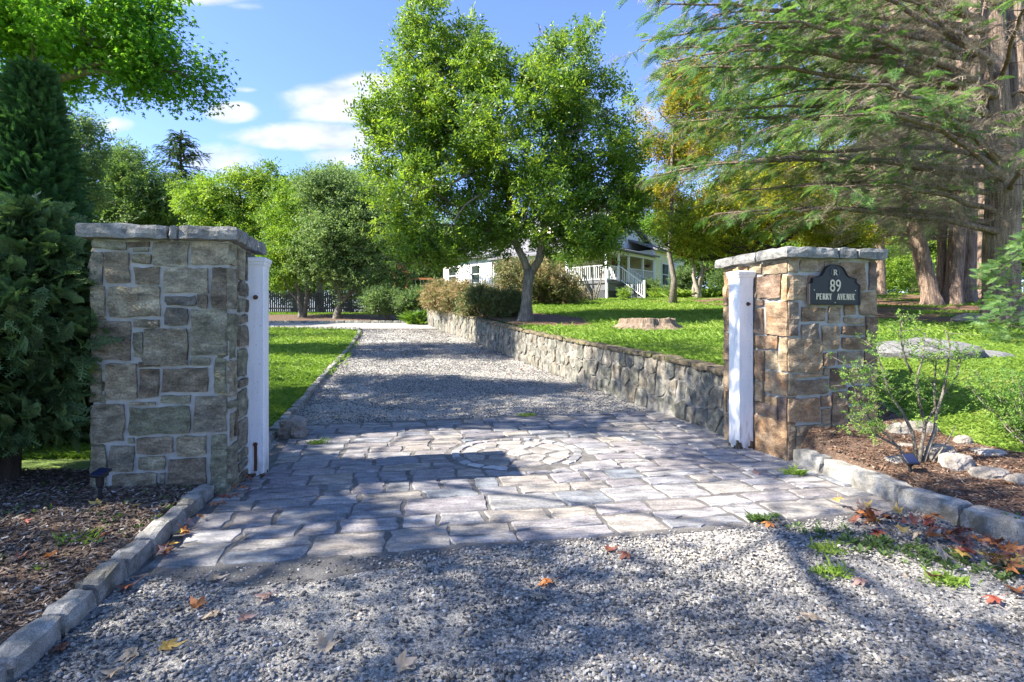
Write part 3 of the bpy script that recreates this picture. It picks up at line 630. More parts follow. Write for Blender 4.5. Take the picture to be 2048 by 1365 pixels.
# ------------------------------------------------------------------ gate pillars
AL = math.radians(11.3); ARr = math.radians(13.0)
def plane_hit(px, py, P0, dirv):
    """photo pixel -> (distance along the wall face, height) on a vertical face through P0"""
    rx, ry = (px-1024)/F, 1.0
    # rx*t = P0.x + s dx ; t = P0.y + s dy
    s = (rx*P0[1]-P0[0])/(dirv[0]-rx*dirv[1]); tt = P0[1]+s*dirv[1]
    return s, CAMZ-(py-645)/F*tt
def face_stones(parent, rects, conv, P0, dirv, nrm, mat, rng, smax, zmin=0.0, zmax=2.04, flip=False):
    """lay measured ashlar on one face; parent sits at P0. each stone a part"""
    used = []
    for (X0, Y0, X1, Y1) in rects:
        x0, y0 = conv(X0, Y0); x1, y1 = conv(X1, Y1)
        sa, za = plane_hit(x0, (y0+y1)/2, P0, dirv); sb, _ = plane_hit(x1, (y0+y1)/2, P0, dirv)
        _, zt = plane_hit((x0+x1)/2, y0, P0, dirv); _, zb = plane_hit((x0+x1)/2, y1, P0, dirv)
        s0, s1 = min(sa, sb), max(sa, sb); s0 = max(s0, 0.0); s1 = min(s1, smax); zb = max(zb, zmin-.08); zt = min(zt, zmax)
        if s1-s0 < .02 or zt-zb < .02: continue
        used.append((s0, s1, zb, zt)); place_stone(parent, s0, s1, zb, zt, P0, dirv, nrm, mat)
    return used
def place_stone(parent, s0, s1, z0, z1, P0, dirv, nrm, mat, d=.11, proud=.010):
    w, h = s1-s0, z1-z0; nn = (max(2, min(6, round(w/.06))), 2, max(2, min(6, round(h/.06))))
    v, f = rough_box(w+.002-random.uniform(0, .012), d, h+.002-random.uniform(0, .010), n=nn, r=min(.008, w*.15, h*.15), amp=min(.009, .11*min(w, h)), seed=random.uniform(0, 99), freq=9)
    me = mesh('stone', v, f)
    # local frame: x along dirv, y along nrm (outward), z up
    ang = math.atan2(dirv[1], dirv[0]); side = 1 if (math.cos(ang)*nrm[1]-math.sin(ang)*nrm[0]) > 0 else -1
    c = ((s0+s1)/2); off = -d/2+proud+random.uniform(-.005, .007)
    loc = (dirv[0]*c+nrm[0]*off, dirv[1]*c+nrm[1]*off, (z0+z1)/2)
    return link('stone', me, mat, parent, loc=loc, rot=(0, 0, ang))
def ashlar_fill(parent, s0, s1, z0, z1, P0, dirv, nrm, mat, g=.018):
    """random coursed stones for a stretch that was not measured"""
    z = z0
    while z < z1-.05:
        h = random.choice([.1, .14, .2, .26]); h = min(h, z1-z)
        if z1-(z+h) < .07: h = z1-z
        s = s0
        while s < s1-.04:
            w = random.uniform(.16, .4)
            if s1-(s+w) < .12: w = s1-s
            place_stone(parent, s+g/2, s+w-g/2, z+g/2, z+h-g/2, P0, dirv, nrm, mat); s += w
        z += h
def cap_slab(parent, x0, x1, y0, y1, z0, z1, mat):
    sx, sy, sz = x1-x0, y1-y0, z1-z0
    v, f = rough_box(sx, sy, sz, n=(max(3, round(sx/.07)), max(3, round(sy/.07)), 3), r=.022, amp=.008, seed=random.uniform(0, 99), freq=10)
    return link('cap_stone', mesh('cap_stone', v, f), mat, parent, loc=((x0+x1)/2, (y0+y1)/2, (z0+z1)/2))

# left pillar
PL = (-2.285, 4.46); uL = (-math.cos(AL), -math.sin(AL)); vL = (-math.sin(AL), math.cos(AL)); wL, dL = 1.0, .83
pil = empty('stone_pillar', (PL[0], PL[1], 0)); tag(pil, 'grey stone gate pillar beside the dark evergreen, no sign on it', 'pillar', 'stone gate pillars')
def core(parent, u, v, w, d, h=2.06, ins=.012):
    n1 = (-v[0], -v[1])
    q = [(u[0]*a+v[0]*b, u[1]*a+v[1]*b) for a, b in ((ins, ins), (w-ins, ins), (w-ins, d-ins), (ins, d-ins))]
    vv = [(x, y, -.1) for x, y in q]+[(x, y, h) for x, y in q]
    link('mortar_core', mesh('mortar_core', vv, [(0, 1, 2, 3), (4, 7, 6, 5), (0, 4, 5, 1), (1, 5, 6, 2), (2, 6, 7, 3), (3, 7, 4, 0)]), M['mortar'], parent)
core(pil, uL, vL, wL, dL)
cvL = lambda X, Y: (150+X/2.2756, 420+Y/2.275)
LF = [(75, 135, 235, 180), (240, 130, 340, 170), (355, 140, 515, 255), (525, 140, 700, 250), (135, 190, 248, 335), (50, 190, 128, 335), (262, 172, 335, 192), (262, 197, 345, 248), (268, 258, 385, 342), (400, 265, 608, 375), (622, 260, 690, 445),
      (50, 350, 138, 490), (148, 347, 390, 487), (410, 390, 548, 438), (556, 388, 605, 442), (262, 498, 385, 535), (406, 448, 515, 528), (530, 450, 692, 662), (50, 505, 252, 685), (262, 552, 308, 676), (316, 540, 512, 708), (525, 672, 612, 712), (630, 672, 688, 835),
      (50, 700, 122, 870), (135, 698, 282, 862), (290, 726, 385, 852), (288, 690, 385, 718), (395, 720, 608, 832), (392, 842, 530, 882), (245, 874, 368, 892), (538, 848, 692, 1012), (50, 882, 228, 1058), (242, 900, 525, 1022),
      (280, 1036, 450, 1108), (462, 1030, 600, 1118), (612, 1024, 690, 1300), (50, 1072, 142, 1300), (158, 1072, 270, 1190), (286, 1120, 410, 1184), (420, 1130, 600, 1290), (160, 1200, 375, 1300), (384, 1195, 412, 1290), (236, 1036, 272, 1062)]
face_stones(pil, LF, cvL, PL, uL, (-vL[0], -vL[1]), M['stone_grey'], RNG, wL)
# side towards the drive: corner blocks measured, the stretch behind the post coursed
for (a, b, z0, z1) in [(.0, .17, 1.86, 2.04), (.0, .13, 1.5, 1.85), (.0, .19, 1.10, 1.48), (.0, .12, .78, 1.09), (.0, .2, .68, .76), (.02, .13, .43, .66), (.0, .22, -.05, .41), (.14, .2, 1.68, 1.85), (.14, .2, 1.5, 1.66), (.13, .2, .78, 1.09), (.14, .2, .43, .66)]:
    place_stone(pil, a, b-.01, z0+.006, z1-.006, PL, vL, (math.cos(AL), math.sin(AL)), M['stone_grey'])
ashlar_fill(pil, .21, dL, .0, 2.04, PL, vL, (math.cos(AL), math.sin(AL)), M['stone_grey'])
n0 = len(pil.children); ashlar_fill(pil, 0, dL, 0, 2.04, (0, 0), vL, uL, M['stone_grey']); pil_shift = n0
def shift_face(parent, n0, off):
    for o in list(parent.children)[n0:]: o.location = (o.location.x+off[0], o.location.y+off[1], o.location.z)
shift_face(pil, pil_shift, (uL[0]*wL, uL[1]*wL))
n0 = len(pil.children)
ashlar_fill(pil, 0, wL, 0, 2.04, (0, 0), uL, vL, M['stone_grey']); shift_face(pil, n0, (vL[0]*dL, vL[1]*dL))
capL = empty('cap', (0, 0, 0), AL+math.pi); capL.parent = pil
bpy.context.view_layer.update()
# cap in its own frame: x along uL, y = -vL
for (x0, x1, y0, y1) in [(-.075, .36, -.30, .075), (.365, .43, -.30, .073), (.435, 1.075, -.30, .078), (-.07, .30, -.61, -.305), (.305, .7, -.61, -.305), (.705, 1.07, -.61, -.305), (-.075, .42, -.905, -.615), (.425, 1.08, -.90, -.615)]:
    cap_slab(capL, x0, x1, y0, y1, 2.05+random.uniform(-.004, .004), 2.165+random.uniform(-.006, .006), M['cap'])

# right pillar
PR = (2.785, 5.55); uR = (math.cos(ARr), math.sin(ARr)); vR = (-math.sin(ARr), math.cos(ARr)); wR, dR = 1.09, 1.08
pir = empty('stone_pillar', (PR[0], PR[1], 0)); tag(pir, 'warm brown stone gate pillar carrying the black house number plaque', 'pillar', 'stone gate pillars')
core(pir, uR, vR, wR, dR)
cvR = lambda X, Y: (1420+X/2.968, 480+Y/2.968)
RL = [(70, 150, 135, 200), (138, 140, 228, 188), (232, 125, 306, 205), (310, 110, 462, 205), (66, 205, 105, 385), (108, 208, 130, 275), (136, 200, 276, 350), (285, 210, 420, 350), (428, 205, 464, 360), (272, 358, 320, 392), (330, 370, 464, 568), (66, 395, 130, 540), (268, 405, 318, 555), (140, 360, 260, 560),
      (275, 568, 404, 650), (66, 550, 115, 712), (120, 575, 265, 650), (330, 658, 402, 775), (270, 658, 322, 832), (412, 582, 464, 785), (130, 660, 262, 830), (330, 785, 464, 920), (66, 722, 128, 880), (270, 840, 322, 960), (328, 930, 402, 985), (410, 930, 464, 1080), (272, 970, 404, 1050), (66, 890, 100, 1020), (104, 890, 128, 950), (138, 840, 262, 1020), (66, 1030, 128, 1190), (140, 1035, 262, 1260), (270, 1060, 464, 1330)]
RF = [(464, 110, 522, 195), (535, 112, 675, 190), (685, 118, 765, 200), (772, 135, 925, 300), (943, 125, 1000, 300), (464, 205, 575, 360), (885, 308, 1000, 450), (464, 370, 527, 570), (545, 400, 690, 485), (700, 395, 778, 495), (795, 392, 868, 448), (795, 458, 918, 498), (928, 458, 1000, 578), (543, 497, 648, 597), (662, 508, 770, 655), (778, 508, 917, 568), (783, 580, 1000, 650),
      (464, 588, 660, 785), (670, 670, 745, 750), (757, 660, 910, 740), (918, 662, 1000, 745), (670, 762, 706, 805), (500, 795, 662, 817), (500, 827, 705, 922), (715, 760, 812, 888), (820, 752, 1000, 850), (464, 795, 492, 925), (464, 935, 650, 1085), (660, 925, 713, 990), (722, 900, 815, 1140), (820, 862, 1000, 975), (660, 1000, 713, 1090), (510, 1098, 715, 1160), (464, 1095, 502, 1330), (512, 1168, 640, 1260), (825, 985, 1000, 1120), (585, 210, 680, 300), (585, 306, 690, 390), (697, 210, 765, 385), (772, 308, 872, 385)]
face_stones(pir, RL, cvR, PR, vR, (-uR[0], -uR[1]), M['stone_warm'], RNG, dR)
face_stones(pir, RF, cvR, PR, uR, (-vR[0], -vR[1]), M['stone_warm'], RNG, wR)
n0 = len(pir.children); ashlar_fill(pir, 0, dR, 0, 2.04, (0, 0), vR, uR, M['stone_warm']); shift_face(pir, n0, (uR[0]*wR, uR[1]*wR))
n0 = len(pir.children); ashlar_fill(pir, 0, wR, 0, 2.04, (0, 0), uR, vR, M['stone_warm']); shift_face(pir, n0, (vR[0]*dR, vR[1]*dR))
capR = empty('cap', (0, 0, 0), ARr); capR.parent = pir
for (x0, x1, y0, y1) in [(-.075, .55, -.078, .40), (.556, .78, -.075, .40), (.786, 1.17, -.078, .40), (-.08, .45, .406, .8), (.456, 1.165, .406, .8), (-.075, .4, .806, 1.155), (.406, 1.17, .806, 1.15)]:
    cap_slab(capR, x0, x1, y0, y1, 2.05+random.uniform(-.004, .004), 2.165+random.uniform(-.006, .006), M['cap'])

# ------------------------------------------------------------------ white gate posts
def gate_post(loc, ang, label, h, lower_bolt, rot_foot):
    p = empty('gate_post', loc, ang); tag(p, label, 'post', 'white wooden gate posts')
    s = .092
    mb = MB(); r = .008
    ring = lambda a, z: [(-a+r, -a, z), (a-r, -a, z), (a, -a+r, z), (a, a-r, z), (a-r, a, z), (-a+r, a, z), (-a, a-r, z), (-a, -a+r, z)]
    zs = [(.0, s), (.12, s), (.5, s), (1.0, s), (1.5, s), (h-.16, s)]
    v = []; f = []
    for z, a in zs: v += ring(a, z)
    for i in range(len(zs)-1):
        for k in range(8): f.append((i*8+k, i*8+(k+1) % 8, (i+1)*8+(k+1) % 8, (i+1)*8+k))
    link('shaft', mesh('shaft', v, f), M['white_paint'], p)
    v = []; f = []; prof = [(h-.16, s+.001), (h-.10, s+.002), (h-.075, s+.004), (h-.065, s+.012), (h-.045, s+.014), (h-.035, s+.022), (h-.008, s+.024), (h, s+.012), (h+.012, .02)]
    for z, a in prof: v += ring(a, z)
    for i in range(len(prof)-1):
        for k in range(8): f.append((i*8+k, i*8+(k+1) % 8, (i+1)*8+(k+1) % 8, (i+1)*8+k))
    f.append(tuple((len(prof)-1)*8+k for k in range(8)))
    link('post_cap', mesh('post_cap', v, f), M['white_paint'], p)
    mb = MB(); mb.tube([(0.0, -s-.002, h-.36), (0.0, -s-.012, h-.36)], [.022, .020], 12); mb.tube([(0.0, -s-.010, h-.36), (0.0, -s-.035, h-.36)], [.013, .012], 6)
    mb.build('bolt', M['rust'], p, loc=(.02, 0, 0))
    if lower_bolt:
        mb = MB(); mb.tube([(0.02, -s-.002, .30), (0.02, -s-.022, .30)], [.02, .017], 12); mb.build('bolt', M['rust'], p)
        mb = MB(); mb.box(.008, .034, -s-.006, -s-.0005, .06, .29); mb.build('iron_strap', M['rust'], p)
    if rot_foot:
        for (a, b, hh) in [(-.09, -.06, .10), (-.062, -.045, .05), (.03, .05, .05), (.048, .092, .11), (-.03, -.005, .03)]:
            v, f = rough_box(b-a, .012, hh, n=(3, 1, 4), r=.002, amp=.006, seed=a*50, freq=30); link('rotten_patch', mesh('rotten_patch', v, f), M['rot'], p, loc=((a+b)/2, -s-.001, hh/2-.01))
        for (a, b, hh) in [(-.092, -.05, .12), (-.04, .0, .05), (.05, .09, .06)]:
            v, f = rough_box(.012, b-a, hh, n=(1, 3, 4), r=.002, amp=.006, seed=a*70, freq=30); link('rotten_patch', mesh('rotten_patch', v, f), M['rot'], p, loc=(-s-.001, (a+b)/2, hh/2-.01))
    else:
        v, f = rough_box(.188, .188, .05, n=(6, 6, 3), r=.003, amp=.004, seed=4, freq=20); link('rotten_patch', mesh('rotten_patch', v, f), M['rot'], p, loc=(0, 0, .012))
    return p
c = (-2.24-.092*math.cos(AL)-.092*math.sin(AL), 4.97-.092*math.sin(AL)+.092*math.cos(AL))
gate_post((c[0], c[1], 0), AL, 'white wooden gate post with two rusty bolts, against the grey pillar', 1.985, True, False)
c = (2.475+.092*math.cos(ARr)-.092*math.sin(ARr), 6.0+.092*math.sin(ARr)+.092*math.cos(ARr))
gate_post((c[0], c[1], 0), ARr, 'white wooden gate post with rotten peeling foot, against the brown pillar', 1.96, False, True)

# ------------------------------------------------------------------ house number plaque
s0, zc = plane_hit(1610, 610, PR, uR); s1, _ = plane_hit(1712, 610, PR, uR); _, zt = plane_hit(1660, 530, PR, uR)
zb = zc; wS = s1-s0; hS = zt-zb; sc_ = (s0+s1)/2
plq = empty('number_plaque', (PR[0]+uR[0]*sc_+vR[0]*-.045, PR[1]+uR[1]*sc_+vR[1]*-.045, zb), ARr)
tag(plq, 'black arched house number plaque with gold lettering on the brown pillar', 'sign')
def plaque_outline(w, h):
    o = [(-w/2, 0), (w/2, 0), (w/2, h*.50), (w*.455, h*.52), (w*.43, h*.56), (w*.425, h*.66), (w*.32, h*.68), (w*.26, h*.72), (w*.22, h*.79)]
    for k in range(9):
        a = math.radians(20+140*k/8); o.append((math.cos(a)*w*.205, h*.80+math.sin(a)*h*.20))
    o += [(-w*.22, h*.79), (-w*.26, h*.72), (-w*.32, h*.68), (-w*.425, h*.66), (-w*.43, h*.56), (-w*.455, h*.52), (-w/2, h*.50)]
    return o
def prism(out, y0, y1):
    n = len(out); v = [(x, y0, z) for x, z in out]+[(x, y1, z) for x, z in out]
    return v, [tuple(range(n)), tuple(reversed(range(n, 2*n)))]+[(i, i+n, (i+1) % n+n, (i+1) % n) for i in range(n)]
po = plaque_outline(wS, hS)
v, f = prism(po, -.008, .02); link('plate', mesh('plate', v, f), M['black'], plq)
mb = MB(); n = len(po); inn = [(x*.94, hS*.03+z*.945) for x, z in po]
vv = [(x, -.008, z) for x, z in po]+[(x*.985, -.018, hS*.008+z*.985) for x, z in po]+[(x*.955, -.018, hS*.022+z*.958) for x, z in po]+[(x, -.008, z) for x, z in inn]
ff = []
for r_ in range(3):
    for i in range(n): ff.append((r_*n+i, r_*n+(i+1) % n, (r_+1)*n+(i+1) % n, (r_+1)*n+i))
link('raised_rim', mesh('raised_rim', vv, ff), M['black'], plq)
mb = MB(); mb.box(-wS*.46, wS*.46, -.014, -.008, hS*.075, hS*.10); mb.build('raised_line', M['black'], plq)
def text(name, s, x, z, size, xs=1.0, mat='gold', parent=plq, y=-.0145):
    cu = bpy.data.curves.new(name, 'FONT'); cu.body = s; cu.size = size; cu.extrude = .0025; cu.align_x = 'CENTER'; cu.align_y = 'CENTER'; cu.offset = .0004; cu.materials.append(M[mat])
    tmp = bpy.data.objects.new(name, cu); me = bpy.data.meshes.new_from_object(tmp); me.materials.clear(); me.materials.append(M[mat]); o = bpy.data.objects.new(name, me); COL.objects.link(o); o.parent = parent; o.location = (x, y, z); o.rotation_euler = (math.pi/2, 0, 0); o.scale = (xs, 1, 1); return o
# hand drawn serif capitals: strokes as thin bars
GL = {'P': [((0, 0), (0, 1), .2), ((0, 1), (.45, .97), .09), ((.45, .97), (.58, .75), .2), ((.58, .75), (.42, .52), .12), ((.42, .52), (0, .5), .09), ((-.16, 0), (.16, 0), .07), ((-.16, 1), (.1, 1), .07)],
      'E': [((0, 0), (0, 1), .2), ((0, 1), (.55, 1), .08), ((0, .5), (.4, .5), .08), ((0, 0), (.55, 0), .08), ((.55, 0), (.58, .2), .06), ((.55, 1), (.56, .82), .06), ((-.14, 0), (.1, 0), .07), ((-.14, 1), (.1, 1), .07)],
      'R': [((0, 0), (0, 1), .2), ((0, 1), (.42, .97), .09), ((.42, .97), (.55, .76), .19), ((.55, .76), (.4, .54), .12), ((.4, .54), (0, .5), .09), ((.3, .5), (.66, 0), .19), ((-.16, 0), (.16, 0), .07), ((-.16, 1), (.1, 1), .07), ((.55, 0), (.76, 0), .07)],
      'Y': [((.3, 0), (.3, .48), .2), ((.3, .48), (0, 1), .18), ((.3, .48), (.6, 1), .09), ((.14, 0), (.46, 0), .07), ((-.14, 1), (.14, 1), .07), ((.46, 1), (.74, 1), .07)],
      'A': [((0, 0), (.33, 1), .09), ((.33, 1), (.66, 0), .2), ((.12, .34), (.52, .34), .08), ((-.12, 0), (.12, 0), .07), ((.52, 0), (.8, 0), .07)],
      'V': [((0, 1), (.33, 0), .19), ((.33, 0), (.66, 1), .09), ((-.14, 1), (.14, 1), .07), ((.52, 1), (.8, 1), .07)],
      'N': [((0, 0), (0, 1), .1), ((0, 1), (.6, 0), .2), ((.6, 0), (.6, 1), .1), ((-.14, 0), (.14, 0), .07), ((-.16, 1), (.1, 1), .07), ((.46, 1), (.74, 1), .07)],
      'U': [((0, 1), (0, .2), .2), ((0, .2), (.15, .02), .16), ((.15, .02), (.45, .02), .1), ((.45, .02), (.6, .2), .1), ((.6, .2), (.6, 1), .09), ((-.14, 1), (.14, 1), .07), ((.46, 1), (.74, 1), .07)]}
def word(s, x, z, h, xs, adv, name='lettering', y0=-.014):
    mb = MB(); cx = 0
    W_ = len(s)*adv
    for ch in s:
        if ch != ' ':
            for (a, b, wd) in GL[ch]:
                ax, az = (cx+a[0])*xs*h, a[1]*h; bx_, bz = (cx+b[0])*xs*h, b[1]*h
                d = Vector((bx_-ax, 0, bz-az)); L_ = d.length or 1e-6; px_, pz_ = -d.z/L_*wd*h*.5, d.x/L_*wd*h*.5
                ex, ez = d.x/L_*wd*h*.2, d.z/L_*wd*h*.2
                q = [(ax-ex+px_, az-ez+pz_), (ax-ex-px_, az-ez-pz_), (bx_+ex-px_, bz+ez-pz_), (bx_+ex+px_, bz+ez+pz_)]
                k = random.uniform(0, .0012)
                mb.add([(u_, y0-k, w_) for u_, w_ in q]+[(u_, y0+.006, w_) for u_, w_ in q], [(0, 1, 2, 3), (0, 4, 5, 1), (1, 5, 6, 2), (2, 6, 7, 3), (3, 7, 4, 0)])
        cx += adv
    tw = (W_-adv+.62)*xs*h
    o = mb.build(name, M['gold'], plq, loc=(x-tw/2, 0, z)); return o
word('PERRY', -wS*.215, hS*.13, hS*.14, .62, 1.06); word('AVENUE', wS*.215, hS*.13, hS*.14, .62, 1.06)
text('numerals', '89', 0, hS*.455, hS*.42, .8)
# emblem: ring with a slanted R
mb = MB(); rr = hS*.13
for r0, r1 in ((rr, rr*.9),):
    vv = []; ff = []
    for k in range(28):
        a = 2*math.pi*k/28; vv += [(math.cos(a)*r0, -.012, math.sin(a)*r0), (math.cos(a)*(r0+r1)/2, -.018, math.sin(a)*(r0+r1)/2), (math.cos(a)*r1, -.012, math.sin(a)*r1)]
    for k in range(28):
        j = (k+1) % 28; ff += [(3*k, 3*j, 3*j+1, 3*k+1), (3*k+1, 3*j+1, 3*j+2, 3*k+2)]
link('emblem_ring', mesh('emblem_ring', vv, ff), plain('worn_ring', (.12, .13, .15), rough=.4), plq, loc=(0, 0, hS*.80))
o = word('R', 0.004, hS*.735, hS*.125, .95, 1.0, 'emblem_letter')
for x_, z_ in ((-wS*.40, hS*.36), (wS*.40, hS*.36), (0, hS*.055)):
    MB().tube([(x_, -.008, z_), (x_, -.013, z_)], [.006, .005], 8).build('screw', M['gold'], plq)

# ------------------------------------------------------------------ paving apron
pav = empty('paving', (0, 0, 0)); pav['kind'] = 'structure'
Sx0, Sx1, T0, T1 = -2.05, 3.1, 0.0, 4.28
def kerb_limit(poly):
    """trim stones against kerbs, pillars and the retaining wall"""
    out = []
    for (a, b, n_) in [((-1.93, 3.0), (-2.40, 4.45), 1), ((3.18, 3.4), (2.78, 5.5), -1)]:
        pass
    return poly
RC = (.05, 5.86); RR = .64
def world_poly(poly): return [e1(s, q) for s, q in poly]
def trim(wp):
    # left kerb line, then left pillar side, right kerb line / pillar side / wall foot
    cx = sum(p[0] for p in wp)/len(wp); cy_ = sum(p[1] for p in wp)/len(wp)
    def line(a, b, keep_right):
        dx, dy = b[0]-a[0], b[1]-a[1]; L = math.hypot(dx, dy); n = (-dy/L, dx/L) if keep_right else (dy/L, -dx/L); return a, n
    segL = [((-2.06, 2.9), (-2.38, 4.42)), ((-2.38, 4.42), (-2.30, 5.2)), ((-2.30, 5.2), (-2.95, 7.6))]
    segR = [((3.14, 3.4), (2.76, 5.5)), ((2.76, 5.5), (2.50, 6.65)), ((2.50, 6.65), (2.2, 8.3))]
    for a, b in segL:
        if a[1]-.1 <= cy_ <= b[1]+.1:
            p, n = line(a, b, True); wp = clip_half(wp, p, n)
            if len(wp) < 3: return []
    for a, b in segR:
        if a[1]-.1 <= cy_ <= b[1]+.1:
            p, n = line(a, b, False); wp = clip_half(wp, p, n)
            if len(wp) < 3: return []
    return wp
def lay(wp, mat, gap=.013, th=.045, name='paving_stone', mn=.006):
    wp = shrink(wp, gap)
    if len(wp) < 3 or parea(wp) < mn: return
    cx = sum(p[0] for p in wp)/len(wp); cy_ = sum(p[1] for p in wp)/len(wp)
    loc = [(p[0]-cx, p[1]-cy_) for p in wp]
    area = sum(loc[i][0]*loc[(i+1) % len(loc)][1]-loc[(i+1) % len(loc)][0]*loc[i][1] for i in range(len(loc)))
    if area < 0: loc = loc[::-1]
    v, f = poly_stone(loc, th+random.uniform(-.004, .006), seed=random.uniform(0, 99), jit=.019, seg=.08, inset=.012, bulge=.002, face_amp=.004)
    link(name, mesh(name, v, f), mat, pav, loc=(cx, cy_, D(cy_)-.030), rot=(random.uniform(-.008, .008), random.uniform(-.008, .008), 0))
# courses: rows from the front to the back, each with its own joints (measured depths)
rows = [0, .36, .60, .95, 1.18, 1.50, 1.82, 2.08, 2.36, 2.62, 2.90, 3.14, 3.42, 3.66, 3.96, 4.28]
prev = []
for ri in range(len(rows)-1):
    t0, t1 = rows[ri], rows[ri+1]; hh = t1-t0; s = Sx0+random.uniform(-.2, 0)
    while s < Sx1:
        w = random.uniform(.32, .66) if hh > .3 else random.uniform(.24, .5)
        q = [(s, t0), (s+w, t0), (s+w, t1), (s, t1)]
        jt = lambda: random.uniform(-.022, .022)
        def jit_c(p):
            n = noise.noise(Vector((p[0]*3, p[1]*3, 1)))*.05; m_ = noise.noise(Vector((p[0]*1.1, p[1]*.4, 7)))*.07
            return (p[0]+n+jt()*.5, p[1]+m_)
        parts = [q]
        if hh > .3 and w > .45 and random.random() < .35:
            m_ = s+w*random.uniform(.35, .65); parts = [[(s, t0), (m_, t0), (m_, t1), (s, t1)], [(m_, t0), (s+w, t0), (s+w, t1), (m_, t1)]]
        elif hh > .3 and random.random() < .25:
            m_ = t0+hh*random.uniform(.4, .6); parts = [[(s, t0), (s+w, t0), (s+w, m_), (s, m_)], [(s, m_), (s+w, m_), (s+w, t1), (s, t1)]]
        for pq in parts:
            wp = trim(world_poly([jit_c(p) for p in pq]))
            if len(wp) >= 3:
                cx = sum(p[0] for p in wp)/len(wp)-RC[0]; cy_ = sum(p[1] for p in wp)/len(wp)-RC[1]; r = math.hypot(cx, cy_) or 1e-6
                R2 = RR+.10
                mind = min(math.hypot(p[0]-RC[0], p[1]-RC[1]) for p in wp)
                if r < R2*.93: wp = []
                elif mind < R2 or r < R2+.3:
                    n = (-cx/r, -cy_/r); wp = clip_half(wp, (RC[0]-n[0]*R2, RC[1]-n[1]*R2), n)
            if len(wp) >= 3: lay(wp, M['paving'])
        s += w
# ring of pale setts and crazy paving inside
k = 0; a = 0
while a < 2*math.pi-.12:
    da = random.uniform(.17, .40); da = min(da, 2*math.pi-a); r0, r1 = RR-.045, RR+.075
    if not (4.45 < a < 5.35 or 2.75 < a < 2.95 or .35 < a < .5): lay([(RC[0]+math.cos(a)*r0, RC[1]+math.sin(a)*r0), (RC[0]+math.cos(a)*r1, RC[1]+math.sin(a)*r1), (RC[0]+math.cos(a+da)*r1, RC[1]+math.sin(a+da)*r1), (RC[0]+math.cos(a+da)*r0, RC[1]+math.sin(a+da)*r0)], M['paving_white'] if random.random() < .6 else M['paving'], gap=.014, th=.05, mn=.002)
    a += da
seeds = [(RC[0]+r*math.cos(a), RC[1]+r*math.sin(a)) for r, n_ in ((.05, 1), (.27, 5), (.5, 10)) for a in [2*math.pi*i/n_+random.uniform(-.2, .2)+r for i in range(n_)]]
circ = [(RC[0]+math.cos(2*math.pi*i/20)*(RR-.045), RC[1]+math.sin(2*math.pi*i/20)*(RR-.045)) for i in range(20)]
for cpoly in voronoi(seeds, circ):
    if len(cpoly) >= 3: lay(cpoly, M['paving_tan'], gap=.016, th=.046)
# bedding sheet
v = []; f = []; ny, nx = 24, 20
for j in range(ny+1):
    for i in range(nx+1):
        q = (Sx0-.25)+(Sx1+.1-Sx0+.25)*i/nx; tt = -.06+(T1+.12)*j/ny; x, y = e1(q, tt)
        x = max(x, (ip(y, LK) if y < 4.45 else (-2.33 if y < 5.2 else ip(y, KP)))); x = min(x, ip(y, RK) if y < 5.55 else (2.66 if y < 6.6 else ip(y, WP)+.05)); v.append((x, y, D(y)+.004+.004*(0 < i < nx)))
for j in range(ny):
    for i in range(nx): k = j*(nx+1)+i; f.append((k, k+1, k+nx+2, k+nx+1))
link('bedding_sand', mesh('bedding_sand', v, f, True), M['joint'], pav)
# dark wet dirt at the left front corner of the apron
v = []; f = []
for i in range(25):
    x = -2.05+i*.085; y0_ = 3.47+x*.2; wd = .34*math.sin(min(1, (i+2)/10)*1.57)*(1-max(0, i-12)/14)
    for k in range(4): v.append((x, y0_+.05-wd*k/3-.02*noise.noise(Vector((x*5, k, 0))), .012-.002*k))
for i in range(24):
    for k in range(3): q = i*4+k; f.append((q, q+1, q+5, q+4))
tag(link('dirt', mesh('dirt', v, f, True), M['dirt']), kind='structure')

def in_paving(x, y):
    dx, dy = x, y-3.47; s = dx*.98+dy*.2; tt = -dx*.2+dy*.98
    return -.02+.02*noise.noise(Vector((x*6, 0, 0))) < tt < 4.3+.03*noise.noise(Vector((x*6, 4, 0)))

# ------------------------------------------------------------------ kerbs
def kerb(name, pts, widths, hs, lens, label_mat, outward, sink=.06):
    k = empty(name, (0, 0, 0)); k['kind'] = 'structure'
    L = [0]
    for i in range(1, len(pts)): L.append(L[-1]+math.hypot(pts[i][0]-pts[i-1][0], pts[i][1]-pts[i-1][1]))
    def at(s): return np.interp(s, L, [p[0] for p in pts]), np.interp(s, L, [p[1] for p in pts])
    s = 0; i = 0
    while s < L[-1]-.05:
        ln = lens(i); ln = min(ln, L[-1]-s); a = at(s+.004); b = at(s+ln-.008); dx, dy = b[0]-a[0], b[1]-a[1]; q = math.hypot(dx, dy); ang = math.atan2(dy, dx)
        nx_, ny_ = (-dy/q*outward, dx/q*outward); w = widths(i); h = hs(i); cx, cy_ = (a[0]+b[0])/2+nx_*w/2, (a[1]+b[1])/2+ny_*w/2; z = H((a[0]+b[0])/2-nx_*.15, (a[1]+b[1])/2-ny_*.15) if 0 else D((a[1]+b[1])/2)
        v, f = rough_box(q-.006, w, h+sink, n=(max(3, round(q/.07)), 3, 3), r=.026, amp=.009, seed=random.uniform(0, 99), freq=8)
        link('kerb_stone', mesh('kerb_stone', v, f), label_mat, k, loc=(cx, cy_, z+(h-sink)/2), rot=(random.uniform(-.03, .03), random.uniform(-.02, .02), ang+random.uniform(-.02, .02)))
        s += ln; i += 1
    return k
lk = [(ip(y, LK), y) for y in (1.2, 1.7, 2.0, 2.5, 2.92, 3.24, 3.53, 3.83, 4.13, 4.44)]
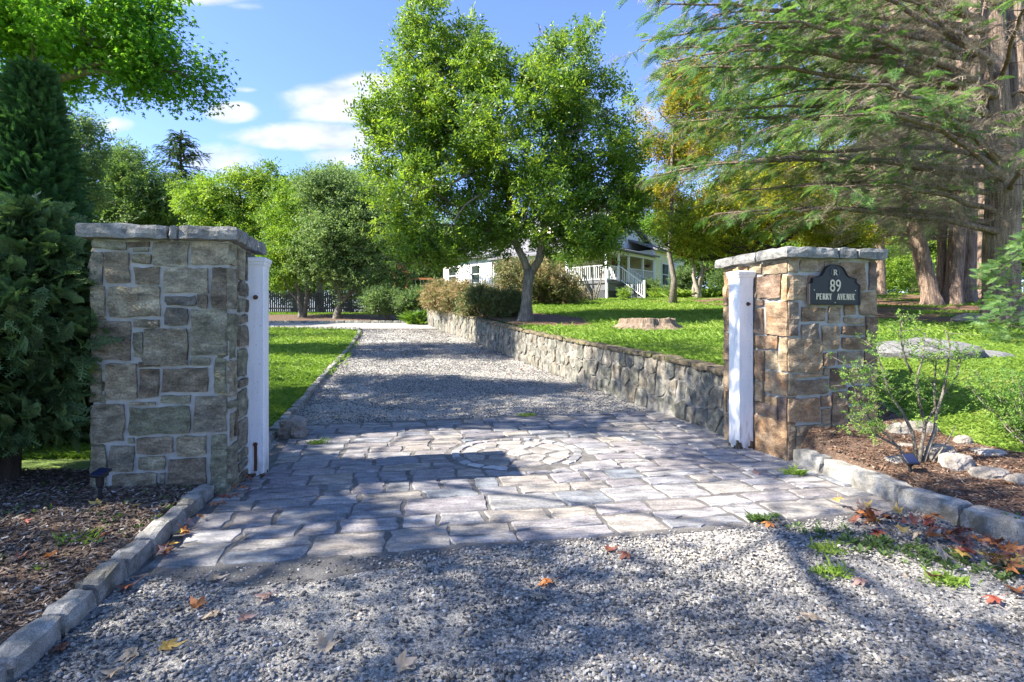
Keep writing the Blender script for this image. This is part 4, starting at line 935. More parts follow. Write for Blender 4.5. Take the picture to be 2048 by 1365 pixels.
kerb('granite_kerb', lk, lambda i: .12, lambda i: .112+random.uniform(-.008, .012), lambda i: random.uniform(.27, .34), M['kerb'], 1)
rk = [(2.80, 5.50), (2.84, 5.08), (2.93, 4.27), (3.02, 3.9), (3.17, 3.38), (3.22, 3.0), (3.28, 1.2), (3.3, .6)]
RLn = [.44, .85, .47, .50, .42, .5, .5, .5, .6, .6]
kerb('granite_kerb', rk, lambda i: .16, lambda i: .15+random.uniform(-.01, .01), lambda i: RLn[min(i, 9)], M['kerb'], 1)
dk = [(ip(y, KP), y) for y in np.arange(5.35, 21.4, .5)]+[(-5.95, 21.9), (-6.4, 22.5), (-7.5, 22.95), (-9, 23.3), (-12, 23.8), (-16, 24.2)]
kerb('block_kerb', dk, lambda i: .12, lambda i: .095+random.uniform(-.012, .012), lambda i: random.uniform(.19, .26), M['kerb'], 1)
# low far kerb of the bend
fk = [(x, 27.25+.03*x*0) for x in np.arange(-4.2, -24, -1.0)]
kerb('far_block_kerb', fk, lambda i: .14, lambda i: .13, lambda i: random.uniform(.3, .5), M['kerb'], -1)

# ------------------------------------------------------------------ retaining wall
rw = empty('retaining_wall', (0, 0, 0)); tag(rw, 'low fieldstone retaining wall curving along the driveway below the lawn', 'wall')
ws = np.linspace(6.6, 26, 120); wpts = [(ip(y, WP), y) for y in ws]
wl = [0]
for i in range(1, len(wpts)): wl.append(wl[-1]+math.hypot(wpts[i][0]-wpts[i-1][0], wpts[i][1]-wpts[i-1][1]))
def wat(s):
    return float(np.interp(s, wl, [p[0] for p in wpts])), float(np.interp(s, wl, [p[1] for p in wpts]))
def wnorm(s):
    a = wat(max(0, s-.4)); b = wat(min(wl[-1], s+.4)); dx, dy = b[0]-a[0], b[1]-a[1]; q = math.hypot(dx, dy); return (dx/q, dy/q), (-dy/q, dx/q)
WL = wl[-1]
# mortar body
v = []; f = []; nseg = 150
for i in range(nseg+1):
    s = WL*i/nseg; x, y = wat(s); (tx, ty), (nx_, ny_) = wnorm(s); zt = ip(y, WT)-.03; zb = D(y)-.1
    for j in range(5):
        q = j/4; bt = .05*(1-q); am = .012*noise.noise(Vector((s*3, q*3, 0))); v.append((x+nx_*(bt+am-.02), y+ny_*(bt+am-.02), zb+(zt-zb)*q))
    v.append((x-nx_*.30, y-ny_*.30, zt)); v.append((x-nx_*.30, y-ny_*.30, zb))
for i in range(nseg):
    for j in range(6): k = i*7+j; f.append((k, k+7, k+8, k+1))
f.append(tuple(range(7))); f.append(tuple(reversed(range(nseg*7, nseg*7+7))))
link('mortar', mesh('mortar', v, f, True), M['wall_mortar'], rw)
# face stones: jittered cells; height coordinate 0..1 scaled
seeds = []; s = .1
while s < WL:
    y = wat(s)[1]; hgt = ip(y, WT)-.03-D(y); big = .30 if s < 8 else (.34 if s < 14 else .42)
    nrow = max(2, round(hgt/(big*.82)))
    for r_ in range(nrow): seeds.append((s+random.uniform(-.11, .11), (r_+.5+random.uniform(-.28, .28))*hgt/nrow))
    s += big*random.uniform(.7, 1.05)
cells = voronoi(seeds, [(0, 0), (WL, 0), (WL, 1.1), (0, 1.1)])
cnt = 0
for sd, cpoly in zip(seeds, cells):
    if len(cpoly) < 3: continue
    x, y = wat(sd[0]); hgt = ip(y, WT)-.035-D(y); cpoly = clip_half(cpoly, (0, hgt), (0, 1)); cpoly = clip_half(cpoly, (sd[0]-.42, 0), (-1, 0)); cpoly = clip_half(cpoly, (sd[0]+.42, 0), (1, 0))
    if len(cpoly) < 3: continue
    cpoly = shrink(cpoly, .012)
    if len(cpoly) < 3 or parea(cpoly) < .006: continue
    (tx, ty), (nx_, ny_) = wnorm(sd[0]); cs = sum(p[0] for p in cpoly)/len(cpoly); cz = sum(p[1] for p in cpoly)/len(cpoly)
    x, y = wat(cs); q = cz/max(.3, hgt); bt = .05*(1-q)
    loc = [(p[0]-cs, p[1]-cz) for p in cpoly]
    area = sum(loc[i][0]*loc[(i+1) % len(loc)][1]-loc[(i+1) % len(loc)][0]*loc[i][1] for i in range(len(loc)))
    if area > 0: loc = loc[::-1]
    vv, ff = poly_stone([(p[0], p[1]) for p in loc], .055+random.uniform(-.012, .02), seed=random.uniform(0, 99), jit=.024, seg=.08, inset=.008, bulge=.001, face_amp=.018)
    M3 = lambda p: (tx*p[0]+nx_*p[2], ty*p[0]+ny_*p[2], p[1])
    vv = [M3(p) for p in vv]
    me = mesh('stone', vv, ff); slope = (D(y+.5)-D(y-.5))
    link('stone', me, M['wall_stone'], rw, loc=(x+nx_*(bt-.062), y+ny_*(bt-.062), D(y)+cz)); cnt += 1
# ledge stones on top
s = 0.0
while s < WL-.3:
    ln = random.uniform(.35, .7); x, y = wat(s+ln/2); (tx, ty), (nx_, ny_) = wnorm(s+ln/2)
    v, f = rough_box(ln-.01, .28, .07, n=(6, 4, 2), r=.02, amp=.013, seed=random.uniform(0, 99), freq=7)
    sl = math.atan2(ip(y+.4, WT)-ip(y-.4, WT), .8)
    link('ledge_stone', mesh('ledge_stone', v, f), M['moss'], rw, loc=(x-nx_*.10, y-ny_*.10, ip(y, WT)-.02+random.uniform(-.008, .008)), rot=(0, -sl, math.atan2(ty, tx))); s += ln
# loose repair stones next to the pillar
for (px, py0, py1, w_) in [(1420, 722, 757, .2), (1400, 757, 790, .12), (1428, 760, 795, .2), (1430, 797, 850, .32), (1422, 853, 866, .16)]:
    pass

# ------------------------------------------------------------------ rocks
def rock(name, label, loc, size, seed, mat='boulder', rz=0, cat='rock', group=None, amp=.16, inflate=.75, sub=9, z_sink=.2):
    v, f = rough_box(size[0], size[1], size[2], n=(sub, sub, sub), r=min(size)*.2, amp=0, inflate=inflate)
    out = []
    for p in v:
        p = Vector(p); n = p.normalized() if p.length > 0 else Vector((0, 0, 1)); w = Vector((p.x/size[0], p.y/size[1], p.z/size[2]))*2.2
        d = noise.noise(w+Vector((seed, 0, 0)))+.5*noise.noise(w*2.3+Vector((0, seed, 0)))+.22*noise.noise(w*6+Vector((0, seed, 0))); out.append(p+n*d*amp*min(size))
    o = link(name, mesh(name, out, f), M[mat], loc=(loc[0], loc[1], loc[2]+size[2]*(.5-z_sink)), rot=(0, 0, rz)); tag(o, label, cat, group); return o
rock('boulder', 'rounded brown stone sitting on the paving beside the left kerb', (-2.62, 6.62, .0), (.31, .26, .27), 3.3, inflate=.6, z_sink=.04, amp=.22)
def GH(px, py, y): return ((px-1024)/F*y, y, H((px-1024)/F*y, y))
x, y, z = GH(1850, 715, 8.3); rock('ledge_rock', 'broad pale grey ledge rock lying flat in the lawn past the brown pillar', (x-.05, y, z-.12), (1.75, 1.1, .42), 5.5, 'ledge', inflate=.92, sub=12, z_sink=.1, amp=.12)
x, y, z = (6.9, 8.3, 0); rock('ledge_rock', 'low pale tail of the ledge rock at its right end', (7.0, 8.35, H(7, 8.35)-.08), (1.0, .8, .2), 2.5, 'ledge', inflate=.9, sub=9, z_sink=.1, amp=.12)
for (px, py, w_, h_, lab, sd) in [(1793, 917, .19, .10, 'small angular grey rock in the mulch left of the solar light', 1.2), (1912, 930, .27, .19, 'dark weathered rock between shrub stems and oval stone', 2.2), (1880, 912, .25, .2, 'rough brown rock right behind the shrub stems', 3.4), (1978, 948, .28, .13, 'long oval tan stone lying on the mulch edge', 4.7), (2042, 960, .2, .12, 'grey rock cut by the right picture edge', 5.9),
                                  (1594, 893, .11, .07, 'small grey stone at the foot of the brown pillar corner', 6.2), (1842, 852, .3, .14, 'pale rock half sunk in grass behind the shrub', 7.1), (1925, 880, .16, .12, 'upright pale rock among the grass behind the rock border', 8.3), (1975, 900, .3, .08, 'flat pale rock in the grass right of the border', 9.2), (1810, 885, .2, .06, 'flat buff rock in the mulch behind the shrub', 10.4), (1795, 858, .2, .15, 'brown rock near the pillar at the bed edge', 11.4)]:
    # depth from the sloping bed
    Yy = 3.0
    while Yy < 9 and CAMZ-(py+14-645)/F*Yy > H((px-1024)/F*Yy, Yy): Yy += .03
    x = (px-1024)/F*Yy; rock('rock', lab, (x, Yy, H(x, Yy)), (w_, w_*.75, h_), sd, cat='rock', group='rocks edging the right mulch bed', rz=random.uniform(-.4, .4), sub=7, inflate=.65)
x, y, z = GH(1945, 648, 14.2); rock('rock', 'flat brown rock at the foot of the biggest hemlock', (x, y, z), (1.0, .6, .35), 12.2, rz=.2, sub=8, group=None)

# ------------------------------------------------------------------ stump
sx_, sy_ = 3.45, 14.0; sz_ = H(sx_, sy_)
v = []; f = []; n = 56; prof = [(-.1, 1.22), (.02, 1.12), (.08, .98), (.18, .88), (.28, .84), (.30, .80)]
for (z, r) in prof:
    for k in range(n):
        a = 2*math.pi*k/n; rr = r*.78*(1+.10*noise.noise(Vector((math.cos(a)*2.2, math.sin(a)*2.2, 0)))*1.6+.06*noise.noise(Vector((math.cos(a)*9, math.sin(a)*9, z*1.5)))+(.16*max(0, math.sin(a*5+1)) if z < .1 else 0))
        zz_ = z*(1+.0)+(.035*noise.noise(Vector((math.cos(a)*5, math.sin(a)*5, 4))) if z > .2 else 0); v.append((math.cos(a)*rr*1.05, math.sin(a)*rr*.8, zz_))
for i in range(len(prof)-1):
    for k in range(n): f.append((i*n+k, i*n+(k+1) % n, (i+1)*n+(k+1) % n, (i+1)*n+k))
b = len(v)
for k in range(n): p = v[(len(prof)-1)*n+k]; v.append((p[0]*.6, p[1]*.6, .27+.03*noise.noise(Vector((p[0]*6, p[1]*6, 0)))))
for k in range(n): f.append(((len(prof)-1)*n+k, (len(prof)-1)*n+(k+1) % n, b+(k+1) % n, b+k))
v.append((0, 0, .25)); 
for k in range(n): f.append((b+k, b+(k+1) % n, len(v)-1))
st = link('tree_stump', mesh('tree_stump', v, f), M['stump'], loc=(sx_, sy_, sz_)); tag(st, 'wide low weathered tree stump on the sunny lawn above the wall', 'stump')

# ------------------------------------------------------------------ solar lights
def solar(loc, rz, label, h=.2, tilt=.5):
    p = empty('solar_light', loc, rz); tag(p, label, 'garden light', 'solar garden lights')
    MB().tube([(0, 0, -.03), (0, 0, h*.55)], [.011, .014], 10).tube([(0, 0, h*.55), (0, 0, h*.6), (0, 0, h*.86)], [.014, .024, .028], 10).build('stake', M['solar'], p)
    hd = MB(); hd.box(-.055, .055, -.05, .05, -.008, .008); o = hd.build('panel_frame', M['solar'], p, loc=(0, 0, h), rot=(tilt, 0, 0))
    MB().box(-.047, .047, -.042, .042, .008, .0105).build('solar_cell', M['solar_glass'], o)
    hd = MB(); hd.box(-.04, .04, -.018, .028, -.032, -.008); hd.build('lamp_head', M['solar'], p, loc=(0, 0, h), rot=(tilt, 0, 0))
Yy = 4.13; solar(((200-1024)/F*3.98, 3.98, .075), -.25, 'dark solar spotlight on a stake in front of the grey pillar', .235, .35)
solar(((1820-1024)/F*4.5, 4.5, .15), .1, 'small black solar light in the mulch below the shrub', .13, .75)

# ------------------------------------------------------------------ trees
def ellip_pts(lobes, n, bias=.45, gap=.0, gs=.6, seed=0, zcut=None):
    vol = np.array([l[3]*l[4]*l[5] for l in lobes])**.72; vol = vol/vol.sum(); P = []; N = []
    tries = 0
    while len(P) < n and tries < n*8:
        tries += 1; l = lobes[RNG.choice(len(lobes), p=vol)]; d = RNG.normal(size=3); d /= np.linalg.norm(d); r = RNG.random()**bias
        p = Vector((l[0]+d[0]*r*l[3], l[1]+d[1]*r*l[4], l[2]+d[2]*r*l[5]))
        if gap:
            q = noise.noise(p*gs+Vector((seed, 0, 0)))
            if q < gap*(1-.6*RNG.random()): continue
        P.append(p); N.append(Vector(d))
    return P, N
def crown(parent, key, lobes, n, scale=1.0, bias=.45, gap=-.1, gs=.6, seed=0, tilt=.6, name='crown', tshift=0.0, var=.3):
    P, N = ellip_pts(lobes, n, bias, gap, gs, seed); m = len(P)
    rot = np.stack([RNG.normal(0, tilt, m), RNG.normal(0, tilt, m), RNG.uniform(0, 6.28, m)], 1)
    top = max(p.z for p in P); bot = min(p.z for p in P)
    tint = np.clip(RNG.normal(.45, .25, m)+tshift, 0, 1)
    return scatter(name, key, V[key], [p[:] for p in P], rot, RNG.uniform(1-var, 1+var, m)*scale, tint, parent)
def limbs_to(mb, trunk, lobes, r0=.12, twigs_n=6, seed=0, sub=.5, maxtw=.03):
    for l in lobes:
        c = Vector(l[:3]); best = min(trunk, key=lambda p: (Vector(p)-c-Vector((0, 0, -l[5]*1.2))).length); a = Vector(best)
        L = (c-a).length; pts = curve_pts(a, c, n=6, jit=.03, c=(a*.5+c*.5+Vector((0, 0, -.12*L)))); rr = r0*min(1, L/3+.3)
        mb.tube(pts, [rr*(1-.75*i/6) for i in range(7)], 7, wob=.1)
        for k in range(twigs_n):
            i = random.randint(2, 6); s = pts[i]; d = Vector((random.uniform(-1, 1)*l[3], random.uniform(-1, 1)*l[4], random.uniform(-.7, 1)*l[5]))*.85; e = c+d
            q = curve_pts(s, e, n=4, jit=.05, sag=.1); w = min(maxtw, rr*.35); mb.tube(q, [w*(1-.8*j/4) for j in range(5)], 5)
            for _ in range(2):
                j = random.randint(1, 4); s2 = q[j]; e2 = s2+rv(.5)*min(l[3:6])*.5; mb.tube(curve_pts(s2, e2, n=3, jit=.06), [w*.45, w*.4, w*.3, w*.15], 4)
def simple_tree(name, label, base, lobes, key, n, bark='bark', trunk_r=.2, h=None, scale=1.0, group=None, gap=-.1, seed=0, lean=0, bias=.45, tshift=0.0, twn=4, cat='tree', name2='crown', stems=None, var=.3, gs=.6):
    t_ = empty(name, base); tag(t_, label, cat, group); B = Vector(base)
    rl = [(l[0]-B.x, l[1]-B.y, l[2]-B.z, l[3], l[4], l[5]) for l in lobes]
    h = h or max(l[2]+l[5]*.5 for l in rl); mb = MB()
    allp = []
    for sxy in (stems or [(0, 0, lean, 0, 1.0)]):
        pts = [Vector((sxy[0]*.0+sxy[2]*q*q*h*.25+sxy[0]*(1 if q > 0 else .3), sxy[1]+sxy[3]*q*q*h*.25, -.15+q*h)) + rv(.02*h)*(1 if 0 < q < 1 else 0)*.5 for q in np.linspace(0, 1, 9)]
        rad = [trunk_r*sxy[4]*(1.35 if i == 0 else 1.0)*(1-.85*i/8) for i in range(9)]
        mb.tube(pts, rad, 10, wob=.15, seed=seed, flare=[.35, .1]); allp += pts[2:]
    limbs_to(mb, allp, rl, r0=trunk_r*.5, twigs_n=twn, seed=seed); mb.build('trunk', M[bark], t_, smooth=True)
    crown(t_, key, rl, n, scale=scale, gap=gap, seed=seed, bias=bias, tshift=tshift, name=name2, var=var, gs=gs); return t_
def px_lobes(L, Y):
    """(px,py,rx,ry, depth offset, depth radius) read off the photograph -> metres"""
    out = []
    for l in L:
        y = Y+(l[4] if len(l) > 4 else 0); out.append(((l[0]-1024)/F*y, y, CAMZ+(645-l[1])/F*y, l[2]/F*y, (l[5] if len(l) > 5 else (l[2]+l[3])/2/F*y), l[3]/F*y))
    return out

# --- the broad-leaved tree at the centre
cb = (.42, 17.0, H(.42, 17.0)-.03)
ct = empty('shade_tree', cb); tag(ct, 'large forked green tree growing behind the retaining wall', 'tree')
CL = px_lobes([(860, 60, 65, 75, 0, 1.2), (850, 150, 75, 80, .3, 1.5), (930, 110, 60, 60, .5, 1.3), (960, 150, 60, 70, -.5, 1.4), (1010, 170, 50, 60, 0, 1.2), (1100, 130, 45, 70, .3, 1.1), (1150, 120, 50, 75, 0, 1.1), (1080, 190, 70, 70, -.8, 1.5), (1170, 220, 75, 70, .5, 1.5), (1230, 215, 40, 50, 0, .9),
                  (820, 240, 95, 80, -.3, 1.7), (760, 240, 42, 48, 0, .9), (900, 260, 100, 90, .8, 2.0), (1010, 280, 110, 90, -1.0, 2.0), (1130, 300, 100, 90, .5, 2.0), (1220, 300, 65, 75, 0, 1.4), (790, 330, 70, 65, .2, 1.3), (850, 380, 85, 70, -.6, 1.6), (950, 380, 100, 75, .4, 1.9),
                  (1080, 400, 100, 75, -.5, 1.9), (1180, 400, 85, 75, .4, 1.7), (1240, 400, 55, 70, 0, 1.2), (820, 450, 60, 60, 0, 1.3), (900, 470, 80, 50, .2, 1.5), (1000, 465, 75, 45, .6, 1.5), (1150, 480, 95, 45, -.4, 1.7), (1215, 470, 50, 60, -.2, 1.1), (830, 500, 50, 45, 0, 1.0), (1265, 430, 40, 45, 0, .9), (770, 420, 50, 60, 0, 1.0), (900, 505, 60, 30, 0, 1.2), (800, 530, 35, 30, 0, .7), (1080, 60, 12, 14, 0, .3), (1190, 60, 12, 18, 0, .3)], 17)
rl = [(l[0]-cb[0], l[1]-cb[1], l[2]-cb[2], l[3], l[4], l[5]) for l in CL]
def rp(px, py, dy=0): y = 17+dy; return Vector(((px-1024)/F*y-cb[0], dy, CAMZ+(645-py)/F*y-cb[2]))
mb = MB()
mb.tube([rp(1050, 655), rp(1051, 640), rp(1053, 610), rp(1056, 575), rp(1060, 540)], [.34, .23, .17, .16, .17], 16, wob=.14, flare=[.5, .2])
A = [rp(1058, 548), rp(1048, 520), rp(1032, 490, .1), rp(1026, 450, .2), rp(1022, 410, .3), rp(1010, 375, .3), rp(980, 340, .2), rp(972, 300, .1), rp(940, 265, 0), rp(905, 200, .1), rp(880, 150, .1), rp(860, 70, 0)]
B_ = [rp(1062, 548), rp(1078, 520), rp(1085, 480, -.1), rp(1092, 440, -.2), rp(1100, 395, -.3), rp(1105, 340, -.3), rp(1120, 270, -.2), rp(1135, 200, 0), rp(1145, 120, 0)]
mb.tube(A, [.125, .11, .10, .095, .09, .085, .08, .07, .06, .05, .035, .02], 12, wob=.15, seed=3); mb.tube(B_, [.13, .12, .105, .09, .08, .07, .06, .04, .02], 12, wob=.15, seed=6)
for pts, r0 in [([rp(1082, 480), rp(1060, 450), rp(1045, 425), rp(1030, 400)], .07), ([rp(1092, 450), rp(1120, 430), rp(1150, 440), rp(1180, 470)], .06), ([rp(972, 310), rp(940, 345, -.6), rp(900, 370, -1), rp(850, 375, -1.2), rp(820, 400, -1.2)], .06), ([rp(975, 300), rp(1010, 320, .4), rp(1060, 330, .8)], .06), ([rp(1000, 370), rp(960, 390, -.8), rp(930, 410, -1.2), rp(890, 470, -1.3)], .05), ([rp(1105, 345), rp(1150, 320, .3), rp(1200, 300, .5)], .06), ([rp(985, 325), rp(960, 250, .5), rp(980, 190, .8)], .06)]:
    mb.tube(pts, [r0*(1-.7*i/(len(pts)-1)) for i in range(len(pts))], 8, wob=.15)
limbs_to(mb, A[3:]+B_[2:], rl, r0=.055, twigs_n=5, maxtw=.022); mb.build('trunk', M['bark'], ct, smooth=True)
crown(ct, 'magnolia', rl, 4600, scale=.92, bias=.40, gap=-.12, gs=1.1, seed=1, tilt=.7, tshift=.05)

# --- hemlocks on the right
def hemlock(name, label, base, trunk_pts, radii, limbs_spec, group=None, seed=0, green_near=2.6, nspr=1.0, bark='bark_red', brown=1.0):
    t_ = empty(name, base); tag(t_, label, 'tree', group); B = Vector(base); mb = MB()
    tp = [Vector(p)-B for p in trunk_pts]; mb.tube(tp, radii, 18, wob=.16, seed=seed, flare=[.35, .15]); mb.build('trunk', M[bark], t_, smooth=True)
    mb = MB(); gp, gr, gs_, bp, br, bs_ = [], [], [], [], [], []
    for (z, az, L, droop) in limbs_spec:
        # point on trunk at height z
        zz = z-B.z; i = 0
        while i < len(tp)-2 and tp[i+1].z < zz: i += 1
        q = (zz-tp[i].z)/max(.01, tp[i+1].z-tp[i].z); a = tp[i].lerp(tp[i+1], max(0, min(1, q))); d = Vector((math.cos(az), math.sin(az), 0))
        side = Vector((-d.y, d.x, 0)); r0 = .028+.008*L; wv = random.uniform(-.6, .6)
        pts = []
        for k in range(11):
            u_ = k/10; pts.append(a+d*L*u_+side*math.sin(u_*3+wv)*.07*L*wv+Vector((0, 0, (.10*math.sin(u_*2.2)-droop*u_*u_)*L))+rv(.035)*(1 if k else 0))
        mb.tube(pts, [r0*(1-.85*k/10) for k in range(11)], 6)
        ns = int(L/.30)
        for k in range(ns):
            u_ = .10+.9*k/ns; i = min(9, int(u_*10)); p = pts[i].lerp(pts[i+1], u_*10-i); sd = 1 if k % 2 else -1
            l2 = (.5+1.35*math.sin(math.pi*min(1, u_*.8+.12)))*random.uniform(.6, 1.15)
            e = (d*.75+side*sd*random.uniform(.45, 1.0)+Vector((0, 0, random.uniform(-.35, .15)))).normalized(); tip = p+e*l2+Vector((0, 0, -.12*l2))
            if random.random() < .8: mb.tube([p, p.lerp(tip, .5)+rv(.04), tip], [.012, .008, .003], 4)
            for j in range(int((4+l2*2.2)*nspr)):
                w = random.uniform(.15, 1.0); pp = p.lerp(tip, w); fd = (e+rv(.35)).normalized(); fd.z = fd.z*.5-.15
                dist = u_*L+l2*w*.5
                if dist > green_near*random.uniform(.5, 1.6): gp.append(pp); gr.append(dirrot(fd, random.uniform(-.4, .4))); gs_.append(random.uniform(.6, 1.15))
                elif random.random() < brown: bp.append(pp); br.append(dirrot(fd, random.uniform(-3, 3))); bs_.append(random.uniform(.5, 1.1))
                if random.random() < .45*brown: bp.append(pp); br.append(dirrot(fd, random.uniform(-3, 3))); bs_.append(random.uniform(.5, 1.0))
    mb.build('limbs', M[bark], t_, smooth=True)
    n = len(gp); scatter('needles', 'hem', V['hem'], [p[:] for p in gp], [tuple(r) for r in gr], gs_, np.clip(RNG.normal(.45, .25, n), 0, 1), t_)
    if bp: n = len(bp); scatter('dead_twigs', 'twig', V['twig'], [p[:] for p in bp], [tuple(r) for r in br], bs_, np.clip(RNG.normal(.5, .25, n), 0, 1), t_)
    return t_
def XY(px, Y): return (px-1024)/F*Y
hb = (XY(2003, 14), 14.0, H(XY(2003, 14), 14))
def tz(px, py, Y): return (XY(px, Y), Y, CAMZ+(645-py)/F*Y)
HG = 'hemlock trunks on the right'
spec = []
for z, az, L, dr in [(3.6, 185, 7.5, .02), (4.1, 200, 6.0, .05), (5.0, 178, 8.4, .03), (5.4, 215, 6.5, .08), (6.1, 172, 8.2, -.02), (6.6, 192, 8.8, .04), (7.3, 183, 8.6, .02), (7.9, 205, 7.6, .0), (8.4, 175, 8.8, .02), (9.0, 190, 8.2, .03), (9.8, 180, 8.0, .05), (10.4, 200, 7.0, .05), (11.3, 185, 7.2, .05), (12.2, 175, 6.6, .08), (4.6, 240, 4.5, .1), (6.0, 255, 4.6, .1), (7.5, 240, 5.0, .1), (9.3, 225, 5.5, .1), (5.6, 160, 6.5, .02), (7.0, 150, 6.0, .05), (8.8, 160, 6.5, .05), (5.2, 20, 4, .1), (7, -30, 4, .1), (9, 60, 4.5, .1), (11, 0, 4, .1), (8.1, 188, 8.8, .0), (9.5, 184, 8.9, .04), (7.0, 195, 8.6, .03)]:
    spec.append((z, math.radians(az), L, dr)) if z < 9.9 else None
random.seed(5)
for _ in range(12): spec.append((random.uniform(3.8, 9.3), math.radians(random.uniform(166, 214)), random.uniform(6.0, 8.9), random.uniform(-.02, .06)))
hemlock('hemlock_tree', 'thickest hemlock trunk with twin leaders at the right picture edge', hb,
        [(hb[0], 14, hb[2]-.2), (hb[0], 14, hb[2]+.15), (hb[0]+.02, 14, hb[2]+.8), tz(2003, 500, 14), tz(2005, 400, 14), tz(2003, 300, 14), tz(1992, 200, 14), tz(1985, 60, 14), tz(1982, -80, 14), tz(1982, -250, 14)],
        [.56, .44, .39, .365, .36, .355, .29, .24, .18, .07], spec, HG, 2, green_near=3.2, brown=.8)
h0 = bpy.data.objects['hemlock_tree']
mb = MB(); mb.tube([Vector(tz(2010, 420, 14))-Vector(hb), Vector(tz(2028, 330, 14))-Vector(hb), Vector(tz(2035, 200, 14))-Vector(hb), Vector(tz(2030, 50, 14.0))-Vector(hb), Vector(tz(2020, -150, 14))-Vector(hb)], [.28, .27, .24, .18, .08], 14, wob=.15, seed=9); mb.build('leader', M['bark_red'], h0, smooth=True)
def trunk_tree(px, pyb, Y, path, rad, lab, nl, seed, Lr=(3, 6.5), zr=(4.5, 12), azr=(120, 260)):
    x = XY(px, Y); b = (x, Y, H(x, Y)); pts = [(x, Y, b[2]-.2), (x, Y, b[2]+.2)]+[tz(a, c, Y+dy) for a, c, dy in path]
    r = [rad*1.45, rad*1.1]+[rad*(1-.55*i/len(path)) for i in range(len(path))]
    random.seed(seed); sp = [(random.uniform(*zr), math.radians(random.uniform(*azr)), random.uniform(*Lr), random.uniform(0, .1)) for _ in range(nl)]
    return hemlock('hemlock_tree', lab, b, pts, r, sp, HG, seed, brown=.8, green_near=2.0)
trunk_tree(1862, 620, 20.8, [(1858, 585, 0), (1840, 500, 0), (1822, 420, 0), (1808, 330, 0), (1796, 200, 0), (1790, 50, 0), (1788, -80, 0)], .29, 'hemlock trunk leaning left, at the front of the clump', 13, 11)
trunk_tree(1883, 612, 21.4, [(1882, 570, 0), (1884, 480, 0), (1892, 380, 0), (1898, 250, 0), (1900, 80, 0)], .17, 'thin straight hemlock stem inside the clump', 6, 12)
trunk_tree(1906, 615, 20.9, [(1908, 570, 0), (1914, 480, 0), (1922, 380, 0), (1925, 250, 0), (1925, 60, 0), (1925, -60, 0)], .29, 'straight hemlock trunk in the middle of the clump', 11, 13)
trunk_tree(1935, 612, 21.6, [(1936, 570, 0), (1940, 480, 0), (1942, 380, 0), (1944, 200, 0), (1944, 0, 0)], .27, 'hemlock trunk at the right side of the clump', 9, 14)
trunk_tree(1975, 600, 25, [(1974, 550, 0), (1972, 450, 0), (1970, 300, 0), (1968, 60, 0)], .42, 'reddish hemlock trunk seen behind the clump', 8, 15)
trunk_tree(1760, 600, 29, [(1758, 500, 0), (1752, 400, 0), (1750, 200, 0), (1748, 60, 0)], .25, 'slender hemlock far behind the brown pillar', 12, 16, Lr=(3, 5.5), zr=(6, 16), azr=(90, 330))
trunk_tree(2075, 600, 23, [(2075, 500, 0), (2075, 300, 0), (2075, 60, 0)], .35, 'hemlock just beyond the right picture edge', 12, 17, Lr=(3, 5.5), zr=(5, 14), azr=(90, 330))
random.seed(99)

# --- orange and yellow turning trees
def tree_px(name, label, px, Y, lobes, key, n, **kw):
    x = XY(px, Y); return simple_tree(name, label, (x, Y, H(x, Y)-.03), px_lobes(lobes, Y), key, n, **kw)
tree_px('turning_tree', 'tall tree with orange and gold leaves between shade tree and hemlock', 1345, 25, [(1345, 150, 55, 50, 0, 1.3), (1310, 215, 50, 45, 0, 1.3), (1385, 200, 55, 60, 0, 1.5), (1330, 300, 60, 60, .5, 1.6), (1400, 300, 60, 60, 0, 1.6), (1300, 370, 50, 50, 0, 1.4), (1370, 400, 75, 50, 0, 1.8), (1440, 380, 60, 60, 0, 1.6)], 'orange', 1500, bark='bark', trunk_r=.13, gap=-.05, tshift=-.14, seed=4, scale=1.0)
tree_px('japanese_maple', 'spreading yellow-green maple with dark limbs behind the brown pillar', 1560, 18, [(1370, 450, 80, 35, 0, 1.6), (1330, 490, 50, 25, 0, .9), (1450, 430, 80, 50, .5, 1.7), (1540, 430, 80, 55, 0, 1.6), (1430, 490, 75, 28, -.5, 1.2), (1510, 500, 60, 26, .5, 1.2), (1620, 440, 70, 50, .5, 1.6), (1560, 370, 80, 40, 1, 1.6), (1680, 480, 60, 50, 1, 1.4)], 'yellow', 1700, bark='bark_dark', trunk_r=.16, h=2.6, gap=-.12, seed=5, scale=.85, twn=5)
jm = bpy.data.objects['japanese_maple']; mb = MB(); jb = jm.location
for path, r in [([(1545, 520, 0), (1490, 500, -.2), (1440, 480, -.3), (1405, 460, -.3), (1375, 432, -.2), (1350, 420, 0)], .085), ([(1545, 520, 0), (1500, 470, .2), (1470, 440, .3), (1440, 410, .3), (1425, 370, .2)], .06), ([(1480, 475, .2), (1478, 440, .2), (1485, 400, .2)], .04)]:
    pp = [Vector(tz(a, b2, 18+dy))-jb for a, b2, dy in path]; mb.tube(pp, [r*(1-.7*i/(len(pp)-1)) for i in range(len(pp))], 8, wob=.15)
mb.build('limb', M['bark_dark'], jm, smooth=True)
tree_px('small_tree', 'small pale-barked multi-stem tree at the right end of the house', 1393, 31, [(1380, 490, 45, 35, 0, 1.2), (1430, 480, 50, 40, 0, 1.3), (1400, 450, 50, 35, .4, 1.3), (1450, 520, 35, 30, 0, 1.0)], 'yg', 420, bark='bark_pale', trunk_r=.16, h=2.9, seed=6, scale=.8, stems=[(0, 0, -.6, 0, 1.0), (.15, 0, .5, .2, .9), (-.1, .1, .1, -.2, .8), (.2, .1, 1.0, 0, .7)])

